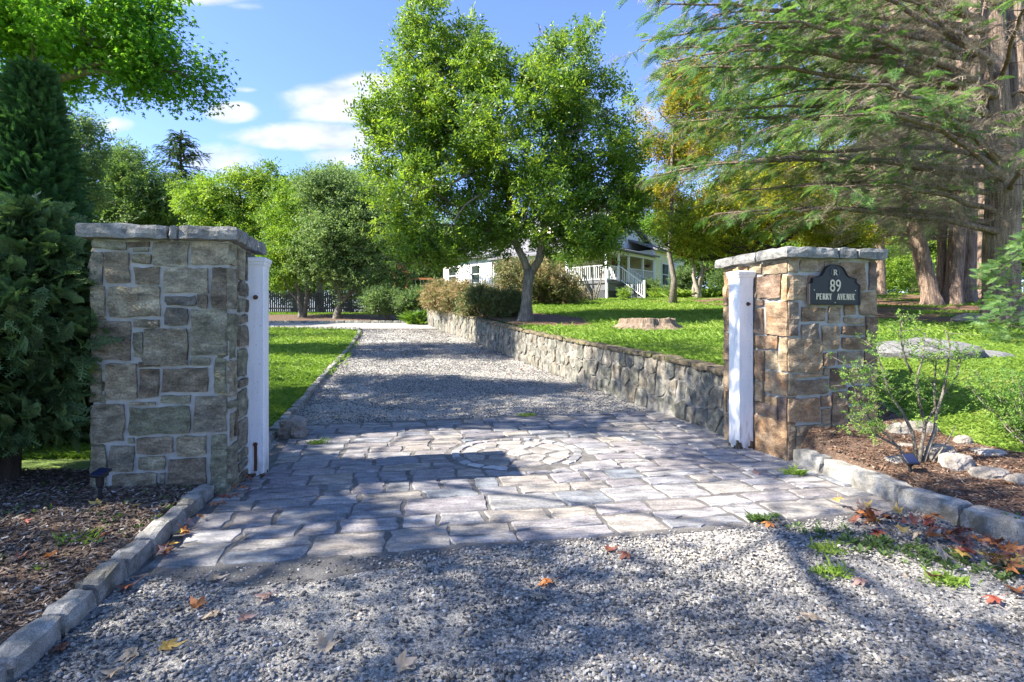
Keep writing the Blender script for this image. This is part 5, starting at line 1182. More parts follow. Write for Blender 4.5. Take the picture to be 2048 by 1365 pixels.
# --- left background
tree_px('apple_tree', 'round pale green tree with forked low trunk left of the driveway bend', 603, 31, [(600, 500, 70, 60, 0, 2.2), (560, 540, 45, 50, 0, 1.6), (640, 450, 60, 60, 0, 2.0), (590, 430, 70, 55, 1, 2.2)], 'yg', 1100, bark='bark', trunk_r=.2, h=3.2, seed=7, gap=-.2, stems=[(0, 0, -.7, 0, 1.0), (.15, 0, .7, 0, .85)])
tree_px('apple_tree', 'dense round green tree with single straight trunk nearer the bend', 678, 30, [(690, 470, 90, 75, 0, 2.5), (640, 520, 60, 55, 0, 1.9), (725, 540, 75, 60, 0, 2.0), (690, 400, 85, 55, .5, 2.3), (755, 470, 60, 80, 0, 1.9), (650, 380, 55, 42, 0, 1.7), (780, 540, 45, 45, 0, 1.3)], 'grey', 2300, bark='bark', trunk_r=.22, h=3.6, seed=8, gap=-.25, tshift=.2)
tree_px('linden_tree', 'bright yellow-green rounded tree above the left lawn', 480, 36, [(480, 400, 80, 50, 0, 2.8), (520, 360, 45, 40, 0, 1.8), (430, 430, 60, 50, 0, 2.2), (550, 430, 60, 60, 0, 2.2), (500, 480, 100, 65, 0, 2.8), (520, 345, 25, 28, 0, 1.0), (400, 400, 50, 45, 0, 2.0), (590, 385, 45, 40, 0, 1.8)], 'yg', 1700, trunk_r=.25, seed=9, gap=-.2, scale=1.15, tshift=.18)
tree_px('linden_tree', 'yellow-green tree with pointed top right of the round linden', 640, 37, [(650, 385, 60, 45, 0, 2.2), (690, 370, 45, 40, 0, 1.8), (600, 400, 50, 45, 0, 2.0), (740, 400, 50, 50, 0, 2.0)], 'yg', 800, trunk_r=.25, seed=10, gap=-.2, scale=1.15, tshift=.12)
tree_px('broadleaf_tree', 'dark green tree with feathery top left of the spruce', 235, 40, [(235, 325, 55, 42, 0, 2.4), (200, 400, 90, 65, 0, 3.2), (285, 375, 75, 60, 0, 3.2), (330, 430, 80, 65, 0, 2.8), (240, 460, 100, 60, 0, 3.5)], 'dark', 1500, trunk_r=.3, seed=11, gap=-.15, scale=1.3, tshift=.1)
tree_px('tall_tree', 'tall airy grey-green tree partly behind the arborvitae', 120, 24, [(130, 230, 45, 40, 0, 1.5), (165, 290, 30, 50, 0, 1.2), (80, 270, 60, 70, 0, 2.0), (140, 370, 50, 60, 0, 1.7), (60, 380, 70, 80, 0, 2.2)], 'grey', 1000, trunk_r=.25, seed=12, gap=-.02, scale=.9)
# spruce
sb = (XY(362, 60), 60.0, D(60)); sp = empty('spruce_tree', sb); tag(sp, 'dark open spruce with spiky top against the sky', 'tree')
MB().tube([(0, 0, -.2), (0, 0, 10), (0, 0, 19.6)], [.4, .25, .04], 8).build('trunk', M['bark_dark'], sp, smooth=True)
P, Rr, S_ = [], [], []; mb = MB()
for k in range(330):
    z = 6+13.4*random.random()**.8; L = max(.5, (20.3-z)*.62+.25)*random.uniform(.6, 1.15); az = random.uniform(0, 6.28); d = Vector((math.cos(az), math.sin(az), -.12 if z < 16 else .2)); mb.tube([(0, 0, z), Vector((0, 0, z))+d*L], [.05, .01], 4)
    for j in range(int(L*2.6)+1): q = random.uniform(.2, 1); P.append((Vector((0, 0, z))+d*L*q)[:]); Rr.append(tuple(dirrot(d+rv(.3)+Vector((0, 0, -.25))))); S_.append(random.uniform(.35, .8))
for k in range(6): P.append((0, 0, 19+k*.12)); Rr.append(tuple(dirrot(Vector((random.uniform(-.6, .6), random.uniform(-.6, .6), .8))))); S_.append(.5)
mb.build('limbs', M['bark_dark'], sp); scatter('needles', 'spruce', V['spruce'], P, Rr, S_, RNG.uniform(.1, .6, len(P)), sp)
BELT = ['dark tree whose crown leaves the frame at the far left', 'light green tree hidden behind the arborvitae', 'dark crown just right of the arborvitae', 'low dark crown at the foot of the spruce', 'light green crown between spruce and lindens', 'dark crown behind the two apple trees', 'dark crown peeping over the right apple tree', 'dark tree behind the swing set', 'greyish tree left of the house wing', 'dark tree rising behind the house wing', 'greyish tree behind the porch roof, seen through the shade tree', 'dark tree right behind the trunk of the shade tree', 'light green tree above the main house roof', 'dark tall tree beside the house chimney', 'light green tree behind the turning tree', 'dark tree behind the small pale-barked tree',
 'light green tree behind the japanese maple', 'dark tree above the left end of the brown pillar', 'light green tree above the number plaque', 'dark tree above the right end of the brown pillar', 'greyish tree seen left of the leaning hemlock', 'dark tree behind the hemlock clump', 'dark tree behind the thickest hemlock', 'light green tree past the right picture edge', 'outermost dark tree beyond the right edge']
# far tree belt (each its own tree)
random.seed(21)
for i, (px, top, Y, key) in enumerate([(-120, 330, 42, 'dark'), (-20, 360, 44, 'yg'), (60, 400, 42, 'dark'), (390, 470, 50, 'dark'), (450, 465, 52, 'yg'), (590, 430, 52, 'dark'), (700, 430, 52, 'dark'), (790, 470, 48, 'dark'), (850, 440, 50, 'grey'), (930, 430, 56, 'dark'), (1010, 420, 58, 'grey'), (1090, 420, 58, 'dark'), (1180, 400, 58, 'yg'), (1265, 360, 56, 'dark'), (1340, 400, 52, 'yg'), (1420, 380, 50, 'dark'),
                                       (1500, 330, 46, 'yg'), (1580, 300, 44, 'dark'), (1660, 330, 42, 'yg'), (1740, 280, 42, 'dark'), (1830, 330, 40, 'grey'), (1920, 260, 40, 'dark'), (2010, 300, 38, 'dark'), (2110, 280, 38, 'yg'), (2220, 250, 38, 'dark')]):
    x = XY(px, Y); z0 = D(Y) if px < 850 else H(x, Y); zt = CAMZ+(645-top)/F*Y; hh = zt-z0; w = 2.6+random.uniform(-.3, .8)
    t_ = simple_tree('woodland_tree', BELT[i], (x, Y, z0),
                     [(x, Y, z0+hh*.80, w*.8, w*.8, hh*.22), (x-w*.5, Y, z0+hh*.55, w*.9, w, hh*.25), (x+w*.6, Y, z0+hh*.5, w*.9, w, hh*.25), (x, Y-.5, z0+hh*.28, w*1.2, w, hh*.26)], key, 620, trunk_r=.22, seed=i*1.7, scale=1.75, gap=-.25, group='trees of the wooded belt', twn=2)

random.seed(77)
for i, (px, top, Y, key) in enumerate([(1470, 60, 47, 'hemdark'), (1560, -60, 44, 'yg'), (1650, -120, 40, 'yg'), (1740, -150, 43, 'yg'), (1830, -150, 38, 'yg'), (1920, -150, 42, 'yg'), (2020, -150, 36, 'dark'), (2120, -150, 40, 'dark')]):
    key = 'dark' if key == 'hemdark' else key; x = XY(px, Y); z0 = H(x, Y); hh = CAMZ+(645-top)/F*Y-z0; w = 3.0
    simple_tree('tall_woodland_tree', ['first tall tree right of the turning tree, dark crowned', 'tall pale green tree behind the left hemlock boughs', 'tall pale tree above the brown pillar, behind the boughs', 'tall pale tree behind the slender far hemlock', 'tall pale tree behind the leaning hemlock trunk', 'tall pale tree behind the middle of the hemlock clump', 'tall dark tree behind the thickest hemlock', 'tall dark tree past the right edge of the picture'][i], (x, Y, z0), [(x+random.uniform(-1, 1), Y+random.uniform(-1, 1), z0+hh*q, w, w, hh*.12) for q in (.15, .28, .42, .56, .7, .85)], key, 700, trunk_r=.3, seed=i*2.3, scale=1.6, gap=-.08, tshift=.15, group='tall trees behind the hemlocks', twn=2)

# --- trees on the left; their unseen crown parts are shaped to shade the drive
def shade_cloud(n, gx, gy, hz, thr=1.0):
    P = []; tries = 0
    while len(P) < n and tries < n*30:
        tries += 1; x = random.uniform(*gx); y = random.uniform(*gy); h = random.uniform(*hz)
        if lit(x, y): continue
        z0 = D(y) if y > 6.5 else 0; p = Vector((x, y, z0))+SUNV*(h/SUNV.z)
        # must stay out of the view cone, or join the visible bough at its top left
        if p.y > .3:
            u_ = p.x/p.y*F+1024; v_ = 645-(p.z-CAMZ)/p.y*F
            if -70 < u_ < 2110 and v_ > -90: continue
        P.append(p)
    return P
mb_base = (-9.6, 6.3, H(-9.6, 6.3)); mt = empty('maple_tree', mb_base); tag(mt, 'big maple reaching its boughs in from the top left corner', 'tree'); Bm = Vector(mb_base)
vis = px_lobes([(40, 40, 110, 60, 0, 1.2), (150, 70, 80, 50, -.5, 1.0), (250, 60, 70, 40, 0, .8), (300, 110, 70, 38, 0, .8), (380, 120, 45, 35, 0, .6), (420, 160, 20, 45, 0, .3), (200, 130, 80, 35, .4, .9), (270, 165, 60, 28, 0, .6), (340, 180, 40, 22, 0, .4), (60, 110, 80, 45, .6, 1.0), (100, 160, 60, 25, .6, .8), (230, 195, 25, 14, 0, .3), (300, 30, 40, 25, 0, .5), (20, 180, 50, 40, 1, .8), (400, 195, 10, 18, 0, .2), (240, 15, 50, 25, 0, .6), (335, 8, 22, 14, 0, .3), (130, 15, 90, 30, 0, 1.0)], 8.8)
rlm = [(l[0]-Bm.x, l[1]-Bm.y, l[2]-Bm.z, l[3], l[4], l[5]) for l in vis]
Pv, _ = ellip_pts(rlm, 1700, .6, -.25, 1.4, 2)
Ps = [p-Bm for p in shade_cloud(1900, (-4.5, 4.2), (1.2, 10.5), (5.2, 9.5))]  # unseen clusters, added so their shadows leave the wanted sun patches open
Ps += [p-Bm for p in shade_cloud(500, (-6.5, -1.0), (7.2, 10.8), (5.5, 10.5))]
mb = MB(); tp = [Vector((0, 0, -.2)), Vector((0, 0, .3)), Vector((.1, 0, 2)), Vector((.3, -.2, 3.6)), Vector((.5, -.6, 5.2)), Vector((.6, -1.0, 7)), Vector((.6, -1.2, 9))]
mb.tube(tp, [.5, .36, .32, .3, .24, .16, .06], 14, wob=.15, flare=[.4, .1])
def mp_(px, py, Y=8.8): return Vector(tz(px, py, Y))-Bm
for pts, r in [([tp[3], mp_(-60, 240), mp_(0, 195), mp_(40, 170), mp_(130, 155), mp_(185, 142), mp_(250, 150), mp_(290, 190)], .10), ([mp_(130, 155), mp_(170, 135), mp_(250, 115), mp_(330, 135), mp_(400, 165), mp_(420, 190)], .045), ([mp_(40, 170), mp_(70, 110), mp_(60, 60), mp_(30, 20), mp_(10, -40)], .05), ([tp[4], mp_(-30, 60), mp_(60, 45), mp_(160, 60), mp_(250, 70), mp_(350, 90)], .07), ([mp_(250, 115), mp_(275, 80), mp_(290, 40)], .02),
               ([tp[4], Vector((2, -3, 6.0)), Vector((4, -4.5, 6.8)), Vector((6.5, -5, 7.4))], .05), ([tp[5], Vector((2, -1.5, 8)), Vector((4.5, -2.2, 8.8)), Vector((6.5, -2.5, 9.2))], .05), ([tp[4], Vector((1.5, -4, 6.5)), Vector((3, -6.5, 7))], .045), ([tp[3], Vector((0, 2, 5.2)), Vector((.5, 3.6, 7.5))], .12)]:
    mb.tube(pts, [r*(1-.75*i/(len(pts)-1)) for i in range(len(pts))], 8, wob=.12)
limbs_to(mb, [mp_(130, 155), mp_(250, 115), mp_(330, 135), mp_(60, 60), mp_(250, 70), mp_(20, 180)], rlm, r0=.03, twigs_n=5, maxtw=.012)
for p in random.sample(Ps, 160):
    a = min([Vector((2, -3, 6.0)), Vector((4, -4.5, 6.8)), Vector((6.5, -5, 7.4)), Vector((2, -1.5, 8)), Vector((4.5, -2.2, 8.8)), Vector((1.5, -4, 6.5)), Vector((.5, 3.6, 7.5)), Vector((0, 2, 5.2))], key=lambda q: (q-p).length); mb.tube(curve_pts(a, p, n=3, jit=.04), [.03, .022, .014, .005], 4)
mb.build('trunk', M['bark'], mt, smooth=True)
Pa = Pv+Ps; n = len(Pa); rot = np.stack([RNG.normal(0, .5, n), RNG.normal(0, .5, n), RNG.uniform(0, 6.28, n)], 1)
scl = np.concatenate([RNG.uniform(.7, 1.1, len(Pv)), RNG.uniform(.95, 1.5, len(Ps))])
scatter('crown', 'maple', V['maple'], [p[:] for p in Pa], rot, scl, np.clip(RNG.normal(.5, .28, n), 0, 1), mt)
# second tree, unseen, added with a crown shaped to shade the middle drive
b2 = (-19.5, 14.0, H(-19.5, 14)); t2 = empty('maple_tree', b2); tag(t2, 'unseen tall maple added beyond the left edge, crown shaped to shade the drive and left lawn', 'tree'); B2 = Vector(b2)
Pq = [p-B2 for p in shade_cloud(420, (-6, .8), (14.6, 17.6), (9.5, 15))]+[p-B2 for p in shade_cloud(500, (-11, -4.5), (10, 22), (8, 13))]
mb = MB(); mb.tube([(0, 0, -.2), (0, 0, .4), (.2, 0, 5), (.5, 0, 10), (.5, 0, 13)], [.55, .42, .35, .2, .05], 12, wob=.15)
for p in random.sample(Pq, min(120, len(Pq))): mb.tube(curve_pts((.4, 0, random.uniform(5, 11)), p, n=4, jit=.03), [.09, .06, .04, .02, .006], 5)
mb.build('trunk', M['bark'], t2, smooth=True); n = len(Pq)
scatter('crown', 'maple', V['maple'], [p[:] for p in Pq], np.stack([RNG.normal(0, .5, n), RNG.normal(0, .5, n), RNG.uniform(0, 6.28, n)], 1), RNG.uniform(1.5, 2.3, n), np.clip(RNG.normal(.5, .25, n), 0, 1), t2)

# --- evergreens on the left
def conifer_bush(name, label, base, h, rad, key, n, profile, sprayscale=1.0, lean=(0, 0), up=.6, bark='bark_dark', tshift=0.0, cat='evergreen', shell=.35, zmin=.0):
    t_ = empty(name, base); tag(t_, label, cat); mb = MB(); mb.tube([(0, 0, -.1), (lean[0]*.3, lean[1]*.3, h*.4), (lean[0], lean[1], h*.93)], [.07*rad+.03, .05*rad+.02, .01], 8, wob=.2)
    P, R_, S_ = [], [], []
    for i in range(n):
        q = zmin+(1-zmin)*random.random()**1.15; az = random.uniform(0, 2*math.pi); rr = rad*profile(q)*(1+.28*noise.noise(Vector((math.cos(az)*2.4, math.sin(az)*2.4, q*7)))); k = 1-shell*random.random()**1.6
        r = rr*k; p = Vector((math.cos(az)*r+lean[0]*q, math.sin(az)*r+lean[1]*q, q*h)); d = Vector((math.cos(az), math.sin(az), up+random.uniform(-.3, .3)))+rv(.38)
        P.append(p[:]); R_.append(tuple(dirrot(d, random.uniform(-1.6, 1.6)))); S_.append(random.uniform(.65, 1.15)*sprayscale)
        if i % 14 == 0: mb.tube([(lean[0]*q*.8, lean[1]*q*.8, max(0, q*h-.25*rr)), p], [.012, .004], 4)
    mb.build('trunk', M[bark], t_); scatter('foliage', key, V[key], P, R_, S_, np.clip(RNG.normal(.42+tshift, .25, n), 0, 1), t_); return t_
conifer_bush('arborvitae', 'tall cone-shaped dark arborvitae behind the left pillar', (-5.5, 6.3, .03), 4.2, .95, 'arb', 9500, lambda q: (1-q)**.9*1.0+.02, sprayscale=1.0, up=.8, shell=.5, cat='evergreen')
conifer_bush('juniper', 'loose feathery evergreen shrub with dark stem overlapping the left pillar', (-4.12, 4.5, .06), 2.25, .80, 'jun', 4300, lambda q: (.55+.8*q) if q < .5 else max(.08, .95*(1-((q-.5)/.5)**2.2)), sprayscale=1.15, lean=(.15, 0), up=.2, zmin=.2, tshift=.1, shell=.7)
jn = bpy.data.objects['juniper']
mb = MB(); mb.tube([(-.12, -.25, -.1), (-.08, -.22, .3), (.05, -.1, .7), (.15, 0, 1.3)], [.07, .055, .045, .03], 8, wob=.2); mb.tube([(-.12, -.25, .0), (-.2, -.3, .4), (-.25, -.2, .8), (-.1, 0, 1.5)], [.05, .045, .035, .02], 8, wob=.2)
for k in range(26):
    z = random.uniform(.4, 1.3); az = random.uniform(0, 6.28); mb.tube(curve_pts((0, -.1, z), (math.cos(az)*.75, math.sin(az)*.7, z+random.uniform(-.1, .35)), n=4, jit=.06), [.014, .011, .008, .006, .003], 5)
mb.build('stem', M['bark_dark'], jn, smooth=True)
conifer_bush('juniper', 'bluish feathery evergreen cut off by the left picture edge', (-4.55, 4.1, .06), 1.75, .55, 'jun', 1500, lambda q: .5+.5*math.sin(q*3), sprayscale=1.15, up=.2, zmin=.15, shell=.6)
conifer_bush('yew_bush', 'bright green evergreen bush at the right picture edge', (XY(2100, 9.5), 9.5, H(XY(2100, 9.5), 9.5)), 2.1, .95, 'hem', 900, lambda q: .9 if q < .5 else .9*(1-((q-.5)/.5)**2)+.05, sprayscale=.45, tshift=.25, up=.3)

# --- shrubs by wall and house
def bush(name, label, lobes_px, Y, key, n, scale=1.0, group=None, seed=0, gap=-.3, tshift=0.0, bark='bark', cat='shrub', bias=.35):
    L = px_lobes(lobes_px, Y); x = sum(l[0] for l in L)/len(L); z = H(x, Y) if x > ip(Y, WP) or Y > 26 else D(Y); b = (x, Y, z-.02); t_ = empty(name, b); tag(t_, label, cat, group)
    rl = [(l[0]-b[0], l[1]-b[1], l[2]-b[2], l[3], l[4], l[5]) for l in L]; mb = MB()
    for l in rl:
        for k in range(7): e = Vector((l[0]+random.uniform(-.7, .7)*l[3], l[1]+random.uniform(-.7, .7)*l[4], l[2]+random.uniform(-.3, .8)*l[5])); mb.tube(curve_pts((l[0]*.5, l[1]*.5, 0), e, n=3, jit=.06), [.022, .018, .012, .005], 5)
    mb.build('stems', M[bark], t_); crown(t_, key, rl, n, scale=scale, gap=gap, gs=1.6, seed=seed, bias=bias, name='foliage', tshift=tshift, tilt=.9); return t_
bush('shrub', 'clipped hedge-like shrub with reddish leaves at the far end of the wall', [(885, 594, 42, 28, 1.5, 1.1), (925, 596, 45, 30, .3, 1.0), (955, 600, 35, 30, 0, .9)], 20.5, 'bush', 1300, seed=1, tshift=.2, scale=1.2)
bush('shrub', 'rounded grey-green shrub spilling over the wall left of the shade tree', [(985, 608, 48, 31, 0, .8), (950, 606, 32, 30, .5, .7), (1025, 610, 22, 26, .3, .5)], 18.6, 'bush', 1100, seed=2, tshift=-.22, scale=1.15)
bush('shrub', 'tall variegated shrub behind the trunk of the shade tree', [(1030, 565, 45, 45, 0, 1.2), (1085, 560, 45, 45, 0, 1.2), (1120, 585, 40, 35, 0, 1.0)], 25, 'bush', 1000, seed=3, scale=1.5)
bush('shrub', 'low reddish shrub left of the porch lattice', [(1100, 590, 35, 25, 0, .8), (1140, 595, 30, 20, 0, .7)], 27, 'bush', 420, seed=4, scale=1.4, tshift=.1)
# multi stem crape myrtle before the porch
cm = (XY(1187, 28.5), 28.5, H(XY(1187, 28.5), 28.5)); c_ = empty('multi_stem_shrub', cm); tag(c_, 'bare-stemmed fan-shaped shrub in front of the porch railing', 'shrub'); mb = MB()
for k in range(15):
    a = random.uniform(-1.1, .35); L = random.uniform(1.8, 2.9); mb.tube(curve_pts((random.uniform(-.12, .12), random.uniform(-.12, .12), 0), (math.sin(a)*L*.8, random.uniform(-.5, .5), math.cos(a)*L), n=5, jit=.02), [.045, .04, .033, .026, .018, .008], 6)
mb.build('stems', M['bark_pale'], c_, smooth=True); crown(c_, 'ygb', [(-1.2, 0, 2.3, .9, .6, .6), (-.1, 0, 2.7, 1.0, .6, .5), (-2.0, 0, 1.9, .6, .5, .6)], 240, scale=1.1, name='foliage')
for (lab, L, Y, key, n, sc_b, ts) in [('dark rounded bush at the right corner of the house', [(1360, 562, 18, 20, 0, .6), (1373, 550, 16, 12, 0, .5)], 33, 'gbush', 260, 1.6, 0), ('leafy light green plant beside the porch steps', [(1248, 588, 12, 11, 0, .4)], 31, 'ygb', 60, 1.0, .2), ('dark hydrangea-like bush below the porch rail', [(1300, 575, 15, 14, 0, .5)], 33.5, 'gbush', 120, 1.4, -.2),
                                      ('yellow-green foundation plant below the bay window', [(1315, 590, 18, 9, 0, .5)], 33, 'ygb', 90, 1.2, .3), ('low green plant at the right below the bay window', [(1338, 585, 14, 10, 0, .5)], 33, 'gbush', 90, 1.3, .1)]:
    bush('garden_plant', lab, L, Y, key, n, scale=sc_b, seed=hash(lab) % 7, tshift=ts, group='plants along the house foundation')
bush('shrub', 'mixed green shrubs at the driveway bend below the play set', [(760, 600, 35, 22, 0, 1.0), (800, 605, 35, 18, 0, 1.0), (830, 600, 22, 18, 0, .8)], 28.5, 'gbush', 900, scale=1.7, seed=9)
bush('rhododendron', 'bright broad-leaved bush behind the brown pillar near the woods', [(1790, 555, 35, 38, 0, 1.4), (1770, 520, 30, 30, .5, 1.2)], 32, 'yg', 330, scale=.8, seed=12, tshift=.25)
bush('rhododendron', 'dark green bush left of the hemlock clump', [(1700, 550, 50, 45, 1, 1.6), (1480, 560, 60, 30, 2, 1.6)], 36, 'dark', 500, scale=.9, seed=13)
P = []; 
for i in range(300): x = random.uniform(9.0, 13.2); y = 32.5+random.uniform(-1.2, .6); P.append((x, y, H(x, y)))
n = len(P); scatter('border_grasses', 'tallgrass', V['tallgrass'], P, np.stack([RNG.normal(0, .1, n), RNG.normal(0, .1, n), RNG.uniform(0, 6.28, n)], 1), RNG.uniform(.6, 1.4, n), RNG.uniform(.3, 1, n))
P = []
for i in range(40): x = -4.4+random.gauss(0, .2); y = 26.4+random.gauss(0, .25); P.append((x, y, H(x, y)))
n = len(P); o = scatter('leaves', 'tallgrass', V['tallgrass'], P, np.stack([RNG.normal(0, .2, n), RNG.normal(0, .2, n), RNG.uniform(0, 6.28, n)], 1), RNG.uniform(1.0, 1.9, n), RNG.uniform(.3, .8, n)); o.name = 'daylily_clump'; tag(o, 'arching daylily clump at the far end of the retaining wall', 'plant')
# sparse shrub in the front bed
sb_ = (XY(1838, 4.75), 4.75, H(XY(1838, 4.75), 4.75)); sh = empty('azalea_shrub', sb_); tag(sh, 'sparse thin-leaved shrub with crooked stems in the right mulch bed', 'shrub'); mb = MB(); P = []
def q5(px, py, dy=0): return Vector(tz(px, py, 4.75+dy))-Vector(sb_)
stems = [[(1836, 955), (1832, 905), (1825, 865), (1805, 825), (1780, 790), (1765, 740), (1752, 700), (1728, 682)], [(1838, 955), (1856, 900), (1870, 860), (1872, 830), (1885, 790), (1895, 740), (1900, 690), (1890, 660)], [(1836, 955), (1842, 900), (1850, 850), (1838, 800), (1832, 760), (1845, 720), (1850, 665)],
         [(1832, 950), (1805, 905), (1775, 870), (1745, 850), (1725, 820), (1712, 790), (1706, 760)], [(1838, 950), (1862, 930), (1890, 890), (1912, 852)], [(1800, 895), (1770, 880), (1740, 865), (1712, 850)], [(1780, 790), (1745, 770), (1715, 740)], [(1850, 850), (1880, 800), (1915, 750), (1925, 700)], [(1832, 760), (1810, 720), (1800, 670), (1805, 640)], [(1872, 830), (1868, 780), (1872, 730), (1878, 680)], [(1745, 850), (1735, 830), (1750, 800), (1755, 770)]]
for si, s_ in enumerate(stems):
    dd = random.uniform(-.15, .15); pts = [q5(a, b, dd*i/len(s_)) for i, (a, b) in enumerate(s_)]; r = .017 if si < 3 else .011; mb.tube(pts, [r*(1-.75*i/(len(pts)-1)) for i in range(len(pts))], 7, wob=.2)
    for k in range(16 if si != 4 else 0):
        i = random.randint(len(pts)//2, len(pts)-1); p = pts[i]+(pts[i-1]-pts[i])*random.random(); e = p+Vector((random.gauss(0, .09), random.gauss(0, .08), random.uniform(-.03, .12))); mb.tube([p, e], [.003, .0015], 4)
        for q in (.5, 1, 1): P.append((p.lerp(e, q)+rv(.012))[:])
mb.build('stems', M['bark'], sh, smooth=True); n = len(P)
scatter('foliage', 'box', V['box'], P, np.stack([RNG.normal(0, .5, n), RNG.normal(0, .5, n), RNG.uniform(0, 6.28, n)], 1), RNG.uniform(.5, 1.0, n), RNG.uniform(.1, 1, n), sh)
sb2 = (XY(2060, 5.2), 5.2, H(XY(2060, 5.2), 5.2)); s2 = empty('azalea_shrub', sb2); tag(s2, 'leafy shrub fragment at the right picture edge above the rocks', 'shrub'); mb = MB(); P = []
for k in range(26):
    e = Vector((random.uniform(-.45, .4), random.uniform(-.3, .3), random.uniform(.2, .75))); mb.tube(curve_pts((0, 0, 0), e, n=3, jit=.06), [.008, .006, .004, .002], 5)
    for j in range(16): P.append((e*random.uniform(.5, 1.05)+rv(.05))[:])
mb.build('stems', M['bark_pale'], s2); n = len(P); scatter('foliage', 'box', V['box'], P, np.stack([RNG.normal(0, .5, n), RNG.normal(0, .5, n), RNG.uniform(0, 6.28, n)], 1), RNG.uniform(.8, 1.3, n), RNG.uniform(.0, .7, n), s2)

# ------------------------------------------------------------------ house
HS = empty('house', (5.67, 33.0, 2.78), math.atan2(.75, .66)); tag(HS, 'white and cream clapboard house with railed corner porch and red door', 'house')
def hb_(name, boxes, mat, parent=HS, kind=None):
    m_ = MB()
    for b in boxes: m_.box(*b)
    o = m_.build(name, M[mat], parent)
    if kind: o['kind'] = kind
    return o
hb_('wall', [(2.0, 12, 2.0, 9.5, -.5, 5.2)], 'siding'); hb_('wing_wall', [(0.02, 8, 9.5, 14.6, -.5, 3.4)], 'siding_white'); hb_('front_room_wall', [(6.2, 10.4, .02, 2.0, -.5, 3.6)], 'siding')
def boards(name, mat, axis, lo, hi, pos, z0, z1, hgt=.17, holes=()):
    m_ = MB(); z = z0
    while z < z1-.02:
        zt_ = min(z+hgt, z1)
        segs = [(lo, hi)]
        for (a, b, c, d) in holes:
            if z < d and zt_ > c:
                ns = []
                for (p, q) in segs:
                    if b <= p or a >= q: ns.append((p, q))
                    else:
                        if a > p: ns.append((p, a))
                        if b < q: ns.append((b, q))
                segs = ns
        for (p, q) in segs:
            if axis == 'x': vv = [(pos-.035, p, z), (pos-.035, q, z), (pos-.008, q, zt_), (pos-.008, p, zt_), (pos, p, z), (pos, q, z)]
            else: vv = [(q, pos-.035, z), (p, pos-.035, z), (p, pos-.008, zt_), (q, pos-.008, zt_), (q, pos, z), (p, pos, z)]
            m_.add(vv, [(0, 3, 2, 1), (0, 1, 5, 4)])
        z = zt_
    o = m_.build(name, M[mat], HS); o['kind'] = 'stuff'; return o
boards('clapboards', 'siding_white', 'x', 9.5, 14.6, .02, -.3, 3.4, .19, holes=[(10.6, 11.5, 1.5, 2.8), (13.1, 14.0, 1.5, 2.8)])
boards('clapboards', 'siding', 'y', 6.2, 10.4, .02, -.3, 3.6, .17, holes=[(7.2, 8.3, 1.2, 2.75)])
boards('clapboards', 'siding', 'y', 2.0, 6.2, 2.0, 1.14, 3.0, .17, holes=[(3.9, 5.0, 1.14, 3.2)])
boards('clapboards', 'siding', 'x', 2.0, 9.5, 2.0, 1.14, 3.0, .17, holes=[(4.0, 5.0, 1.9, 2.9), (6.8, 7.8, 1.9, 2.9)])
hb_('corner_board', [(-.03, .06, 14.5, 14.62, -.4, 3.4)], 'trim'); hb_('corner_board', [(-.03, .05, 12.2, 12.32, -.4, 3.4)], 'trim'); hb_('corner_board', [(6.12, 6.26, -.03, .1, -.4, 3.5)], 'trim')
def window(x0, x1, y, z0, z1, axis='y', mid=True):
    fw = .07
    if axis == 'y':
        B = [(x0-fw, x0, y-.06, y+.02, z0-fw, z1+fw), (x1, x1+fw, y-.06, y+.02, z0-fw, z1+fw), (x0, x1, y-.06, y+.02, z1, z1+fw), (x0, x1, y-.06, y+.02, z0-fw, z0)]
        if mid: B.append((x0, x1, y-.045, y+.01, (z0+z1)/2-.025, (z0+z1)/2+.025))
        o = hb_('window', B, 'trim'); hb_('pane', [(x0, x1, y-.02, y-.01, z0, z1)], 'glass', o)
    else:
        B = [(y-.06, y+.02, x0-fw, x0, z0-fw, z1+fw), (y-.06, y+.02, x1, x1+fw, z0-fw, z1+fw), (y-.06, y+.02, x0, x1, z1, z1+fw), (y-.06, y+.02, x0, x1, z0-fw, z0)]
        if mid: B.append((y-.045, y+.01, x0, x1, (z0+z1)/2-.025, (z0+z1)/2+.025))
        o = hb_('window', B, 'trim'); hb_('pane', [(y-.02, y-.01, x0, x1, z0, z1)], 'glass', o)
window(7.25, 8.2, .0, 1.25, 2.7); window(10.65, 11.45, 0, 1.55, 2.75, 'x'); window(13.15, 13.95, 0, 1.55, 2.75, 'x'); window(4.05, 4.95, 2.0, 1.95, 2.85, 'x'); window(6.85, 7.75, 2.0, 1.95, 2.85, 'x')
# bay beside the room
v = [(8.5, .02, 1.0), (8.75, -.55, 1.0), (9.7, -.55, 1.0), (9.95, .02, 1.0)]; vv = v+[(a, b, 3.0) for a, b, _ in v]
link('bay', mesh('bay', vv, [(0, 1, 5, 4), (1, 2, 6, 5), (2, 3, 7, 6), (0, 3, 2, 1), (4, 5, 6, 7)]), M['trim'], HS)
hb_('pane', [(8.85, 9.6, -.57, -.555, 1.25, 2.7)], 'glass'); link('bay_roof', mesh('bay_roof', [(8.4, .0, 3.0), (8.7, -.65, 3.0), (9.75, -.65, 3.0), (10.05, .0, 3.0), (8.7, 0, 3.35), (9.75, 0, 3.35)], [(0, 1, 4), (1, 2, 5, 4), (2, 3, 5), (0, 3, 2, 1)]), M['shingle'], HS)
link('bay_corbel', mesh('bay_corbel', [(8.5, .0, 1.0), (8.75, -.55, 1.0), (9.7, -.55, 1.0), (9.95, .0, 1.0), (8.9, 0, .5), (9.6, 0, .5)], [(0, 4, 1), (1, 4, 5, 2), (2, 5, 3), (0, 1, 2, 3)]), M['siding'], HS)
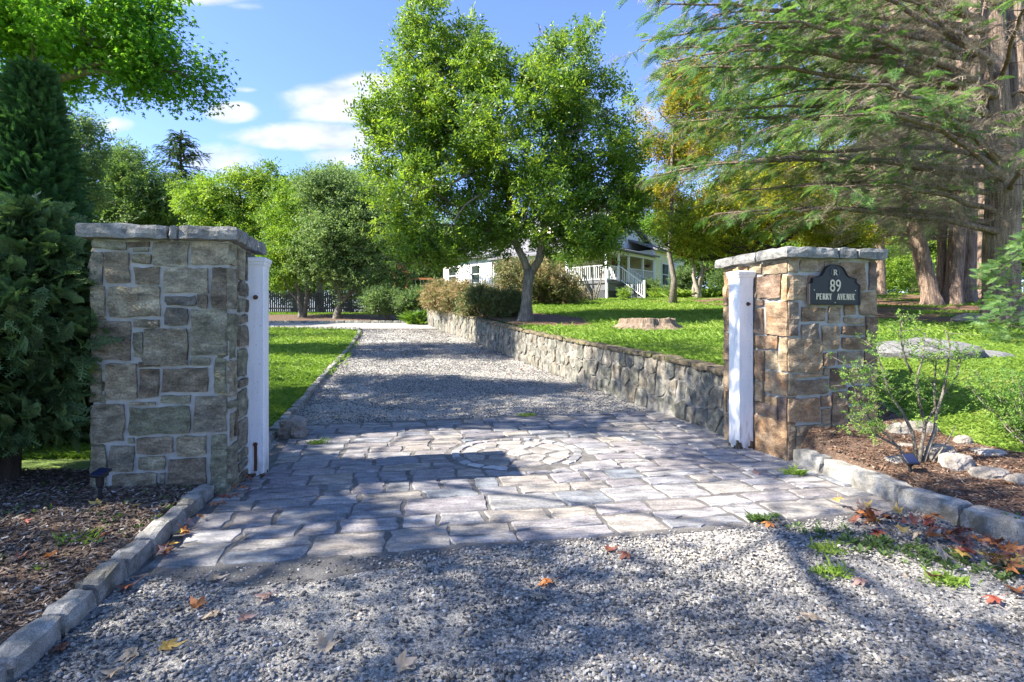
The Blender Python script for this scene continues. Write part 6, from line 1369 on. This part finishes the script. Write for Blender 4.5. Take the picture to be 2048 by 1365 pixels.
# door
d_ = hb_('door', [(4.0, 4.9, 1.93, 1.97, 1.14, 3.15)], 'door_red'); hb_('door_glass', [(4.15, 4.75, 1.915, 1.93, 1.5, 3.0)], 'glass', d_)
hb_('door_frame', [(3.88, 4.0, 1.9, 1.98, 1.14, 3.25), (4.9, 5.02, 1.9, 1.98, 1.14, 3.25), (4.0, 4.9, 1.9, 1.98, 3.15, 3.25)], 'door_red')
# porch
hb_('porch_floor', [(-.1, 6.2, -.1, 2.0, .98, 1.14), (-.1, 2.0, 2.003, 9.5, .98, 1.138)], 'porch_grey'); hb_('porch_skirt', [(-.02, 2.5, -.02, .03, .55, .97), (-.02, .03, .032, 9.5, .55, .968)], 'porch_grey')
m_ = MB()
for (ax, lo, hi) in (('y', .1, 2.2), ('y', 4.3, 6.1), ('x', .1, 9.4)):
    q = lo-.6
    while q < hi:
        for s_ in (1, -1):
            a0, a1 = (q, q+.55) if s_ > 0 else (q+.55, q)
            pa = (a0, 0.0, -.1); pb = (a1, 0.0, .53)
            if min(a0, a1) < lo-.3 or max(a0, a1) > hi+.3: continue
            if ax == 'y': m_.beam((pa[0], .0+.01*s_, pa[2]), (pb[0], .0+.01*s_, pb[2]), .035, .012)
            else: m_.beam((.0+.01*s_, pa[0], pa[2]), (.0+.01*s_, pb[0], pb[2]), .012, .035)
        q += .11
o = m_.build('lattice', M['porch_grey'], HS); o['kind'] = 'stuff'
hb_('crawl_space', [(.3, 6.1, .3, 2.0, -.4, .9), (.3, 2.0, 2.003, 9.5, -.4, .9)], 'bark_dark')
for (x_, y_) in [(.06, .06), (1.55, .06), (2.75, .06), (4.6, .06), (6.08, .06), (.06, 3.0), (.06, 6.0), (.06, 9.3)]: hb_('porch_post', [(x_-.06, x_+.06, y_-.06, y_+.06, 1.14, 3.02)], 'trim')
hb_('porch_post', [(-.1, .02, -.1, .02, -.3, 1.13)], 'trim')
def rail(a, b):
    a = Vector(a); b = Vector(b); m_ = MB(); m_.beam(a+Vector((0, 0, .92)), b+Vector((0, 0, .92)), .07, .05); o = m_.build('handrail', M['trim'], HS); m_ = MB(); m_.beam(a+Vector((0, 0, .1)), b+Vector((0, 0, .1)), .05, .05); m_.build('bottom_rail', M['trim'], o)
    n = max(2, int((b-a).length/.15)); bal = MB()
    for i in range(1, n): p = a.lerp(b, i/n); bal.beam(p+Vector((0, 0, .12)), p+Vector((0, 0, .9)), .032)
    q = bal.build('balusters', M['trim'], o); q['kind'] = 'stuff'
rail((.1, .06, 1.14), (1.5, .06, 1.14)); rail((2.8, .06, 1.14), (4.55, .06, 1.14)); rail((4.65, .06, 1.14), (6.05, .06, 1.14)); rail((.06, .12, 1.14), (.06, 2.95, 1.14)); rail((.06, 3.05, 1.14), (.06, 5.95, 1.14)); rail((.06, 6.05, 1.14), (.06, 9.25, 1.14))
for i in range(6): hb_('step', [(1.65, 2.65, -.1-.27*(i+1), -.1-.27*i, -.3, 1.14-.19*(i+1))], 'porch_grey')
rail((1.6, -.05, 1.14), (1.6, -1.6, .05)); rail((2.7, -.05, 1.14), (2.7, -1.6, .05))
for x_ in (1.6, 2.7): hb_('newel_post', [(x_-.06, x_+.06, -1.72, -1.6, -.3, 1.15)], 'trim')
# roofs
def roof(name, pts, th=.12, mat='shingle'):
    n = len(pts); vv = list(pts)+[(a, b, c-th) for a, b, c in pts]
    link(name, mesh(name, vv, [tuple(range(n)), tuple(reversed(range(n, 2*n)))]+[(i, i+n, (i+1) % n+n, (i+1) % n) for i in range(n)]), M[mat], HS)
roof('porch_roof', [(-.3, -.3, 3.14), (6.4, -.3, 3.14), (6.4, 2.3, 3.9), (2.3, 2.3, 3.9)]); roof('porch_roof', [(-.3, -.31, 3.135), (2.3, 2.3, 3.895), (2.3, 9.6, 3.9), (-.3, 9.6, 3.14)])
hb_('porch_beam', [(-.02, 6.2, -.02, .14, 2.85, 3.05), (-.02, .14, .143, 9.5, 2.85, 3.048)], 'trim'); hb_('porch_ceiling', [(0, 6.2, .15, 2.0, 2.98, 3.01), (.15, 2.0, 2.003, 9.5, 2.98, 3.008)], 'siding')
roof('room_roof', [(5.9, -.35, 3.62), (10.7, -.35, 3.62), (10.7, 3.0, 4.9), (5.9, 3.0, 4.9)])
roof('wing_roof', [(-.35, 9.3, 3.4), (-.35, 14.9, 3.4), (4, 14.9, 5.2), (4, 9.3, 5.2)]); roof('wing_roof', [(8.3, 9.3, 3.4), (4, 9.3, 5.2), (4, 14.9, 5.2), (8.3, 14.9, 3.4)])
link('gable', mesh('gable', [(1.2, 1.9, 3.6), (9.2, 1.9, 3.95), (4.4, 1.9, 6.5), (1.2, 9.5, 3.6), (9.2, 9.5, 3.95), (4.4, 9.5, 6.5)], [(0, 1, 2), (3, 5, 4), (0, 2, 5, 3), (1, 4, 5, 2)]), M['siding_white'], HS)
roof('main_roof', [(4.4, 1.5, 6.7), (9.8, 1.5, 3.85), (9.8, 9.8, 3.85), (4.4, 9.8, 6.7)]); roof('main_roof', [(.6, 1.5, 3.55), (4.4, 1.5, 6.7), (4.4, 9.8, 6.7), (.6, 9.8, 3.55)])
window(3.9, 4.5, 1.88, 4.35, 5.5); window(2.9, 3.4, 1.88, 4.0, 4.9)
c_ = hb_('chimney', [(5.6, 6.2, 4.6, 5.3, 5.0, 7.4)], 'brick'); hb_('chimney_cap', [(5.5, 6.3, 4.5, 5.4, 7.4, 7.52)], 'brick', c_)
# hanging basket
hbk = empty('hanging_basket', (0, 0, 0)); hw = HS.matrix_world
bpy.context.view_layer.update(); pw = HS.matrix_world@Vector((5.3, .05, 2.45)); hbk.location = pw; tag(hbk, 'red-brown flower basket hanging from the porch beam', 'planter')
mb = MB(); mb.tube([(0, 0, -.15), (0, 0, -.08), (0, 0, .02)], [.08, .17, .2], 12); mb.build('pot', M['rust'], hbk)
mb = MB()
for a in range(3): mb.beam((math.cos(a*2.1)*.18, math.sin(a*2.1)*.18, .02), (0, 0, .55), .008)
mb.build('wires', M['black'], hbk); crown(hbk, 'bush', [(0, 0, .08, .24, .24, .12)], 20, scale=.5, name='foliage')

# fence, play set behind the left lawn
fe = empty('picket_fence', (0, 0, 0)); tag(fe, 'weathered grey picket fence behind the tree bed', 'fence'); me_p = None
x = -19.0; i = 0
while x < -9.4:
    y = 37+.02*x; z = H(x, y)
    if me_p is None:
        me_p = mesh('picket', [(0, 0, 0), (.11, 0, 0), (.11, .02, 0), (0, .02, 0), (0, 0, 1.45), (.11, 0, 1.45), (.11, .02, 1.45), (0, .02, 1.45), (.055, 0, 1.55), (.055, .02, 1.55)], [(0, 1, 5, 8, 4), (3, 7, 9, 6, 2), (0, 4, 7, 3), (1, 2, 6, 5), (4, 8, 9, 7), (5, 6, 9, 8)]); me_p.materials.append(M['fence'])
    link('picket', me_p, None, fe, loc=(x, y, z-.1)); x += .135; i += 1
mb = MB(); mb.beam((-19, 36.66, H(-19, 37)+.35), (-9.4, 36.86, H(-9.4, 37)+.35), .05, .09); mb.beam((-19, 36.66, H(-19, 37)+1.15), (-9.4, 36.86, H(-9.4, 37)+1.15), .05, .09); mb.build('rail', M['fence'], fe)
psx, psy = XY(828, 42), 42.0; ps = empty('swing_set', (psx, psy, D(42))); tag(ps, 'orange wooden swing set with slanted roof seen past the bend', 'play set')
mb = MB(); mb.beam((-.6, 0, 2.6), (1.4, 0, 2.6), .14); mb.build('top_beam', M['cedar'], ps)
for a in ((1.4, 0, 2.6, 2.1, -.5), (1.4, 0, 2.6, 1.0, .6)): MB().beam(a[:3], (a[3], a[4], -.1), .12).build('leg', M['cedar'], ps)
for x_ in (-1.5, -.6): MB().beam((x_, 0, -.1), (x_, 0, 3.0), .12).build('tower_post', M['cedar'], ps)
link('tower_roof', mesh('tower_roof', [(-1.7, -.6, 3.0), (-.3, -.6, 3.0), (-1.0, -.6, 3.9), (-1.7, .6, 3.0), (-.3, .6, 3.0), (-1.0, .6, 3.9)], [(0, 1, 2), (3, 5, 4), (1, 4, 5, 2), (0, 2, 5, 3)]), M['cedar'], ps)
for x_ in (.3, .9): sw = MB().box(x_-.2, x_+.2, -.1, .1, .55, .6).build('swing_seat', M['solar'], ps); MB().beam((x_-.18, 0, .6), (x_-.18, 0, 2.6), .02).beam((x_+.18, 0, .6), (x_+.18, 0, 2.6), .02).build('chain', M['trim'], sw)

# ------------------------------------------------------------------ gravel, mulch, grass
def between(x, y):
    return (ip(y, LK) if y < 4.9 else ip(y, KP)) < x < (ip(y, RK) if y < 5.5 else (2.7 if y < 6.6 else ip(y, WP)))
P = []; S_ = []
def pebbles(n, y0, y1, s0, s1, dens=None):
    ys_ = RNG.uniform(y0, y1, n)
    for y in ys_:
        a = ip(y, LK) if y < 4.9 else (ip(y, KP) if y < 22.5 else -12); b = ip(y, RK) if y < 5.5 else (2.7 if y < 6.6 else ip(y, WP)); x = RNG.uniform(a, b)
        if in_paving(x, y) and y < 9.2: continue
        # worn bare dirt corner by the left kerb and right kerb
        dd = math.hypot((x+1.55)/.85, (y-3.12)/.17)
        if dd < 1.0+.4*noise.noise(Vector((x*5, y*5, 3))) and RNG.random() < .6: continue
        if noise.noise(Vector((x*.9, y*.9, 2))) < -.25 and RNG.random() < .6: continue
        P.append((x, y, D(y)+RNG.uniform(.0, .014))); S_.append(RNG.uniform(s0, s1)*(1.5 if RNG.random() < .06 else 1))
pebbles(46000, 1.9, 4.2, .0055, .0108); pebbles(5000, -.5, 1.9, .009, .013); pebbles(42000, 7.0, 12, .007, .0125); pebbles(22000, 12, 18, .011, .019); pebbles(9000, 18, 26.5, .016, .026)
n = len(P); rot = np.stack([RNG.normal(0, .35, n), RNG.normal(0, .35, n), RNG.uniform(0, 6.28, n)], 1)
TN = np.array([.22*noise.noise(Vector((p[0]*1.3, p[1]*1.3, 9)))+.12*noise.noise(Vector((p[0]*4, p[1]*4, 2))) for p in P])
scatter('gravel', 'pebble', V['pebble'], P, rot, S_, np.clip(RNG.normal(.42, .23, n)+TN, 0, 1))
def chips(name, key, n, xr, yr, ok, s=(.02, .045)):
    P = []
    for _ in range(n):
        x = RNG.uniform(*xr); y = RNG.uniform(*yr)
        if ok(x, y): P.append((x, y, H(x, y)+.034+RNG.uniform(0, .012)))
    m = len(P); scatter(name, key, V[key], P, np.stack([RNG.normal(0, .25, m), RNG.normal(0, .25, m), RNG.uniform(0, 6.28, m)], 1), RNG.uniform(s[0], s[1], m), np.clip(RNG.normal(.5, .27, m), 0, 1))
chips('bark_mulch', 'chip', 15000, (2.8, 4.9), (2.4, 6.3), lambda x, y: x > (ip(y, RK)+.14 if y < 5.5 else 3.0) and x < 4.75+.25*math.sin(y*2)-(0 if y < 5 else (y-5)*.45))
chips('dark_bark_mulch', 'chipd', 15000, (-4.4, -1.9), (1.8, 4.8), lambda x, y: x < ip(y, LK)-.13)
def grass(name, key, n, xr, yr, ok, s=(.7, 1.3), tb=.45):
    P = []; xs_ = RNG.uniform(xr[0], xr[1], n); ys_ = yr[0]+(yr[1]-yr[0])*RNG.random(n)**1.35
    for x, y in zip(xs_, ys_):
        if ok(x, y): P.append((x, y, H(x, y)-.005))
    m = len(P); T = [tb+.4*noise.noise(Vector((p[0]*.8, p[1]*.8, 5)))+.3*noise.noise(Vector((p[0]*.23, p[1]*.23, 8)))+RNG.normal(0, .15) for p in P]
    scatter(name, key, V[key], P, np.stack([RNG.normal(0, .12, m), RNG.normal(0, .12, m), RNG.uniform(0, 6.28, m)], 1), RNG.uniform(s[0], s[1], m), np.clip(T, 0, 1))
leftok = lambda x, y: x < (ip(y, KP)-.13 if y < 21.5 else -6.3-(y-21.5)*3.2) and abs(x) < y*1.02+1
grass('lawn_grass', 'grass', 26000, (-9, -2.5), (5.5, 12), lambda x, y: leftok(x, y) and (x+5.5)**2+(y-6.3)**2 > .3)
grass('lawn_grass', 'grassfar', 22000, (-26, -4), (11, 26.5), lambda x, y: leftok(x, y))
def rok(x, y):
    if y < 6.7: return x > 4.9+.25*math.sin(y*2)-(0 if y < 5 else (y-5)*.45) and noise.noise(Vector((x*1.5, y*1.5, 0))) > -.35
    w = ip(y, WP)+.22
    if 15 < y < 24 and x < w+1.3+2.0*max(0, 1-abs(y-18)/5): return False
    if y < 7.7 and x < 4.0: return x > 2.9 and y > 6.8
    if (x-sx_)**2+(y-sy_)**2 < .5: return False
    if y > 12 and x > 10.6-(y-14)*.25: return noise.noise(Vector((x*.7, y*.7, 0))) > .12
    return x > w
grass('lawn_grass', 'grass', 26000, (1.6, 10), (5.2, 11.5), rok, tb=.45); grass('lawn_grass', 'grassfar', 34000, (-3, 26), (10.5, 32.3), lambda x, y: rok(x, y) and abs(x) < y*1.0+1)
grass('tree_bed_grass', 'grassfar', 5000, (-22, -4), (33, 37), lambda x, y: True)
# weeds and thin grass in beds, kerb foot and gravel edge
P = []
for _ in range(260):
    x = RNG.uniform(-4.3, -2.3); y = RNG.uniform(2.0, 4.4)
    if x < ip(y, LK)-.15 and noise.noise(Vector((x*2.2, y*2.2, 1))) > -.05: P.append((x, y, H(x, y)+.015))
for _ in range(110):
    q = RNG.random(); P.append((1.95+q*.9+RNG.normal(0, .10), 3.62-q*.62+RNG.normal(0, .07), .01))
for _ in range(26): P.append((1.75+RNG.normal(0, .07), 3.87+RNG.normal(0, .03), .012))
for _ in range(40): x = RNG.uniform(3.2, 5.2); y = RNG.uniform(3, 6); P.append((x, y, H(x, y)+.02))
n = len(P); scatter('weeds', 'weed', V['weed'], P, np.stack([RNG.normal(0, .2, n), RNG.normal(0, .2, n), RNG.uniform(0, 6.28, n)], 1), RNG.uniform(.5, 1.2, n), RNG.uniform(0, .8, n))
P = []
for (cx, cy_, r, k) in [(1.9, 3.35, .05, 9), (1.75, 3.05, .04, 8), (2.35, 2.95, .05, 8), (2.8, 2.65, .05, 7), (-2.25, 6.3, .04, 10), (2.62, 5.05, .05, 14), (-2.65, 3.3, .08, 14), (-2.9, 2.7, .1, 20), (.2, 7.9, .05, 8)]:
    for _ in range(k): P.append((cx+RNG.normal(0, r), cy_+RNG.normal(0, r*.6), H(cx, cy_)+.01))
n = len(P); scatter('grass_tufts', 'grass', V['grass'], P, np.stack([RNG.normal(0, .2, n), RNG.normal(0, .2, n), RNG.uniform(0, 6.28, n)], 1), RNG.uniform(.5, 1.0, n), RNG.uniform(.2, .9, n))

# ------------------------------------------------------------------ fallen maple leaves
LM = {}
for nm, col in dict(orange=(.42, .16, .05), rust=(.24, .09, .055), yellow=(.50, .33, .08), pale=(.42, .33, .23), red=(.30, .07, .04), pink=(.30, .19, .16)).items():
    m_, t, out = new_mat(nm+'_dry_leaf'); p = t.add('ShaderNodeBsdfPrincipled'); p.inputs['Roughness'].default_value = .6
    tc = t.add('ShaderNodeTexCoord'); n_ = t.add('ShaderNodeTexNoise', i_Scale=22.0, i_Detail=3.0); t.link(tc.outputs['Object'], n_.inputs['Vector'])
    c_ = ramp(t, n_.outputs['Fac'], [(.3, tuple(x*.55 for x in col)), (.5, col), (.7, tuple(min(1, x*1.25+.03) for x in col))]); t.link(c_, p.inputs['Base Color'])
    tb = t.add('ShaderNodeBsdfTranslucent'); t.link(c_, tb.inputs[0]); ms = t.add('ShaderNodeMixShader'); ms.inputs[0].default_value = .25; t.link(p.outputs[0], ms.inputs[1]); t.link(tb.outputs[0], ms.inputs[2]); t.link(ms.outputs[0], out.inputs[0]); LM[nm] = m_
LMESH = {}
def leaf_mesh(col, k):
    if (col, k) in LMESH: return LMESH[(col, k)]
    random.seed(hash((k, 5)) % 1000); o_ = maple_outline(.062); v = [(0, .008, .004)]; f = []; cu = [1.6, -1.2, 2.4, .8][k]; fo = [.3, .9, -.2, .5][k]
    inner = [(x*.5, y*.5) for x, y in o_]
    def zc(x, y): return .006+cu*(x*x*4+y*y*3)+fo*abs(x)*.5+.006*math.sin(x*90+k)+.004*math.sin(y*110)
    for x, y in inner: v.append((x, y, zc(x, y)))
    for x, y in o_: v.append((x, y, zc(x, y)))
    n = len(o_)
    for i in range(n): j = (i+1) % n; f += [(0, 1+i, 1+j), (1+i, 1+n+i, 1+n+j, 1+j)]
    b = len(v); v += [(-.0012, -.006, .008), (.0012, -.006, .008), (.001, -.065, .014), (-.001, -.065, .014)]; f.append((b, b+1, b+2, b+3))
    me = mesh('fallen_leaf', v, f, True); me.materials.append(LM[col]); LMESH[(col, k)] = me; return me
def fallen(x, y, z, col, label, group=None, s=1.0, tilt=.25):
    k = random.randrange(4); o = link('fallen_leaf', leaf_mesh(col, k), None, None, loc=(x, y, z), rot=(random.gauss(0, tilt), random.gauss(0, tilt), random.uniform(0, 6.28)), scale=(s,)*3); tag(o, label, 'leaf', group); return o
def gpt(px, py, z=0.0):
    y = (CAMZ-z)*F/(py-645); return (px-1024)/F*y, y
singles = [(395, 1222, 'orange', 'upright orange leaf on gravel near the left kerb'), (482, 1245, 'pink', 'curled pinkish leaf on gravel right of the upright orange leaf'), (430, 1240, 'pale', 'pale tan leaf on gravel between two coloured leaves'), (420, 1165, 'pale', 'pale leaf on gravel just in front of the dark dirt'), (127, 1307, 'rust', 'rust-brown leaf on gravel beside the lowest kerb stones'), (328, 1303, 'yellow', 'yellow-orange leaf on sunny gravel at the bottom left'),
           (268, 1318, 'pale', 'pale greenish leaf left of the yellow one on gravel'), (236, 1355, 'pale', 'tan leaf at the bottom picture edge, left'), (262, 1182, 'rust', 'red-brown leaf at the kerb foot on gravel'), (540, 1200, 'pink', 'dusty pink leaf lying alone on the gravel'), (648, 1305, 'pale', 'tan crumpled leaf alone at the bottom centre'), (1098, 1173, 'orange', 'small tan-orange leaf alone on central gravel'), (1078, 1200, 'pale', 'pale leaf just below the small tan-orange one'),
           (1212, 1106, 'rust', 'rust leaf on gravel close to the paving edge'), (1254, 1117, 'rust', 'second rust leaf on gravel right of the first near the paving'), (800, 1342, 'pale', 'tan leaf at the bottom edge right of centre left'), (1727, 1172, 'pink', 'brown-pink leaf alone on shaded gravel to the right'), (1620, 1242, 'pale', 'pale brown leaf on gravel at the lower right'), (1878, 1165, 'rust', 'dark rust leaf beside a green weed on gravel'), (1994, 1208, 'red', 'red star-shaped leaf at the right edge of the gravel'),
           (2025, 1190, 'orange', 'orange leaf touching the red one at the right edge'), (1540, 1055, 'orange', 'orange leaf at the sunny paving edge'), (1510, 952, 'pink', 'small pink leaf on the paving before the brown pillar'), (490, 1085, 'pale', 'curled tan leaf on the front left paving stone'), (430, 968, 'rust', 'brown leaf wedged where the kerb meets the grey pillar'), (1400, 640, 'rust', None)]
for px, py, col, lab in singles:
    if lab is None: continue
    x, y = gpt(px, py); fallen(x, y, .018, col, lab, 'scattered fallen maple leaves', s=random.uniform(1.05, 1.3))
random.seed(31)
cols = ['orange', 'rust', 'yellow', 'orange', 'red', 'pink', 'rust', 'pale']
CN = dict(orange='orange', rust='rust-brown', yellow='yellow', red='red', pink='pinkish brown', pale='pale tan')
for i in range(105):
    q = random.random(); px = 1700+q*350+random.gauss(0, 22); py = 1028+q*120+random.gauss(0, 16); c = random.choice(cols); x, y = gpt(px, py); x = min(x, ip(y, RK)-.05)
    fallen(x, y, .035+random.uniform(0, .035), c, CN[c]+' maple leaf in the right kerb drift, '+('at its far end by the paving' if q < .2 else 'beside the kerb joint past the paving' if q < .4 else 'in the middle of the drift' if q < .6 else 'among the weeds of the drift' if q < .8 else 'at the right picture edge'), 'leaf drift at the right kerb', s=random.uniform(1.0, 1.4), tilt=.4)
for i in range(20):
    q = random.random(); px = 515-q*200+random.gauss(0, 6); py = 960+q*165+random.gauss(0, 7); c = random.choice(cols); x, y = gpt(px, py); x = max(x, (ip(y, LK)+.05) if y < 4.5 else -2.34)
    fallen(x, y, .03+random.uniform(0, .03), c, CN[c]+' maple leaf, '+('under the left white post' if q < .3 else 'at the joint of left kerb and pillar' if q < .6 else 'at the foot of the left kerb stones'), 'leaves at the foot of the left kerb', s=random.uniform(.8, 1.1), tilt=.35)
for i in range(22):
    x, y = random.uniform(-3.9, -2.4), random.uniform(2.3, 4.2); c = random.choice(cols)
    if x < ip(y, LK)-.2: fallen(x, y, H(x, y)+.035, c, CN[c]+' maple leaf on the left mulch, '+('near the solar light and pillar' if y > 3.4 else 'in the middle of the bed' if y > 2.8 else 'low at the left corner of the picture'), 'leaves on the left mulch bed', s=random.uniform(.75, 1.1))
for i in range(16):
    x, y = random.uniform(3.4, 5.6), random.uniform(3.6, 8.2); c = random.choice(['rust', 'orange', 'pink']); fallen(x, y, H(x, y)+.04, c, CN[c]+' maple leaf on the right bed and grass beyond the kerb', 'leaves on the right bed and grass', s=random.uniform(.7, 1.1))
for i in range(34):
    y = random.uniform(7.9, 16); x = random.uniform(ip(y, WP)-1.5, ip(y, WP)-.1) if random.random() < .75 else random.uniform(ip(y, KP)+.3, ip(y, WP)-.2); c = random.choice(['rust', 'orange', 'red', 'rust']); fallen(x, y, D(y)+.03, c, CN[c]+' maple leaf on the driveway gravel, '+('just beyond the paving' if y < 9.5 else 'along the near stretch of the wall' if y < 12 else 'along the far stretch of the wall'), 'leaves on the driveway by the wall', s=random.uniform(.7, 1.0))
bpy.context.view_layer.update()
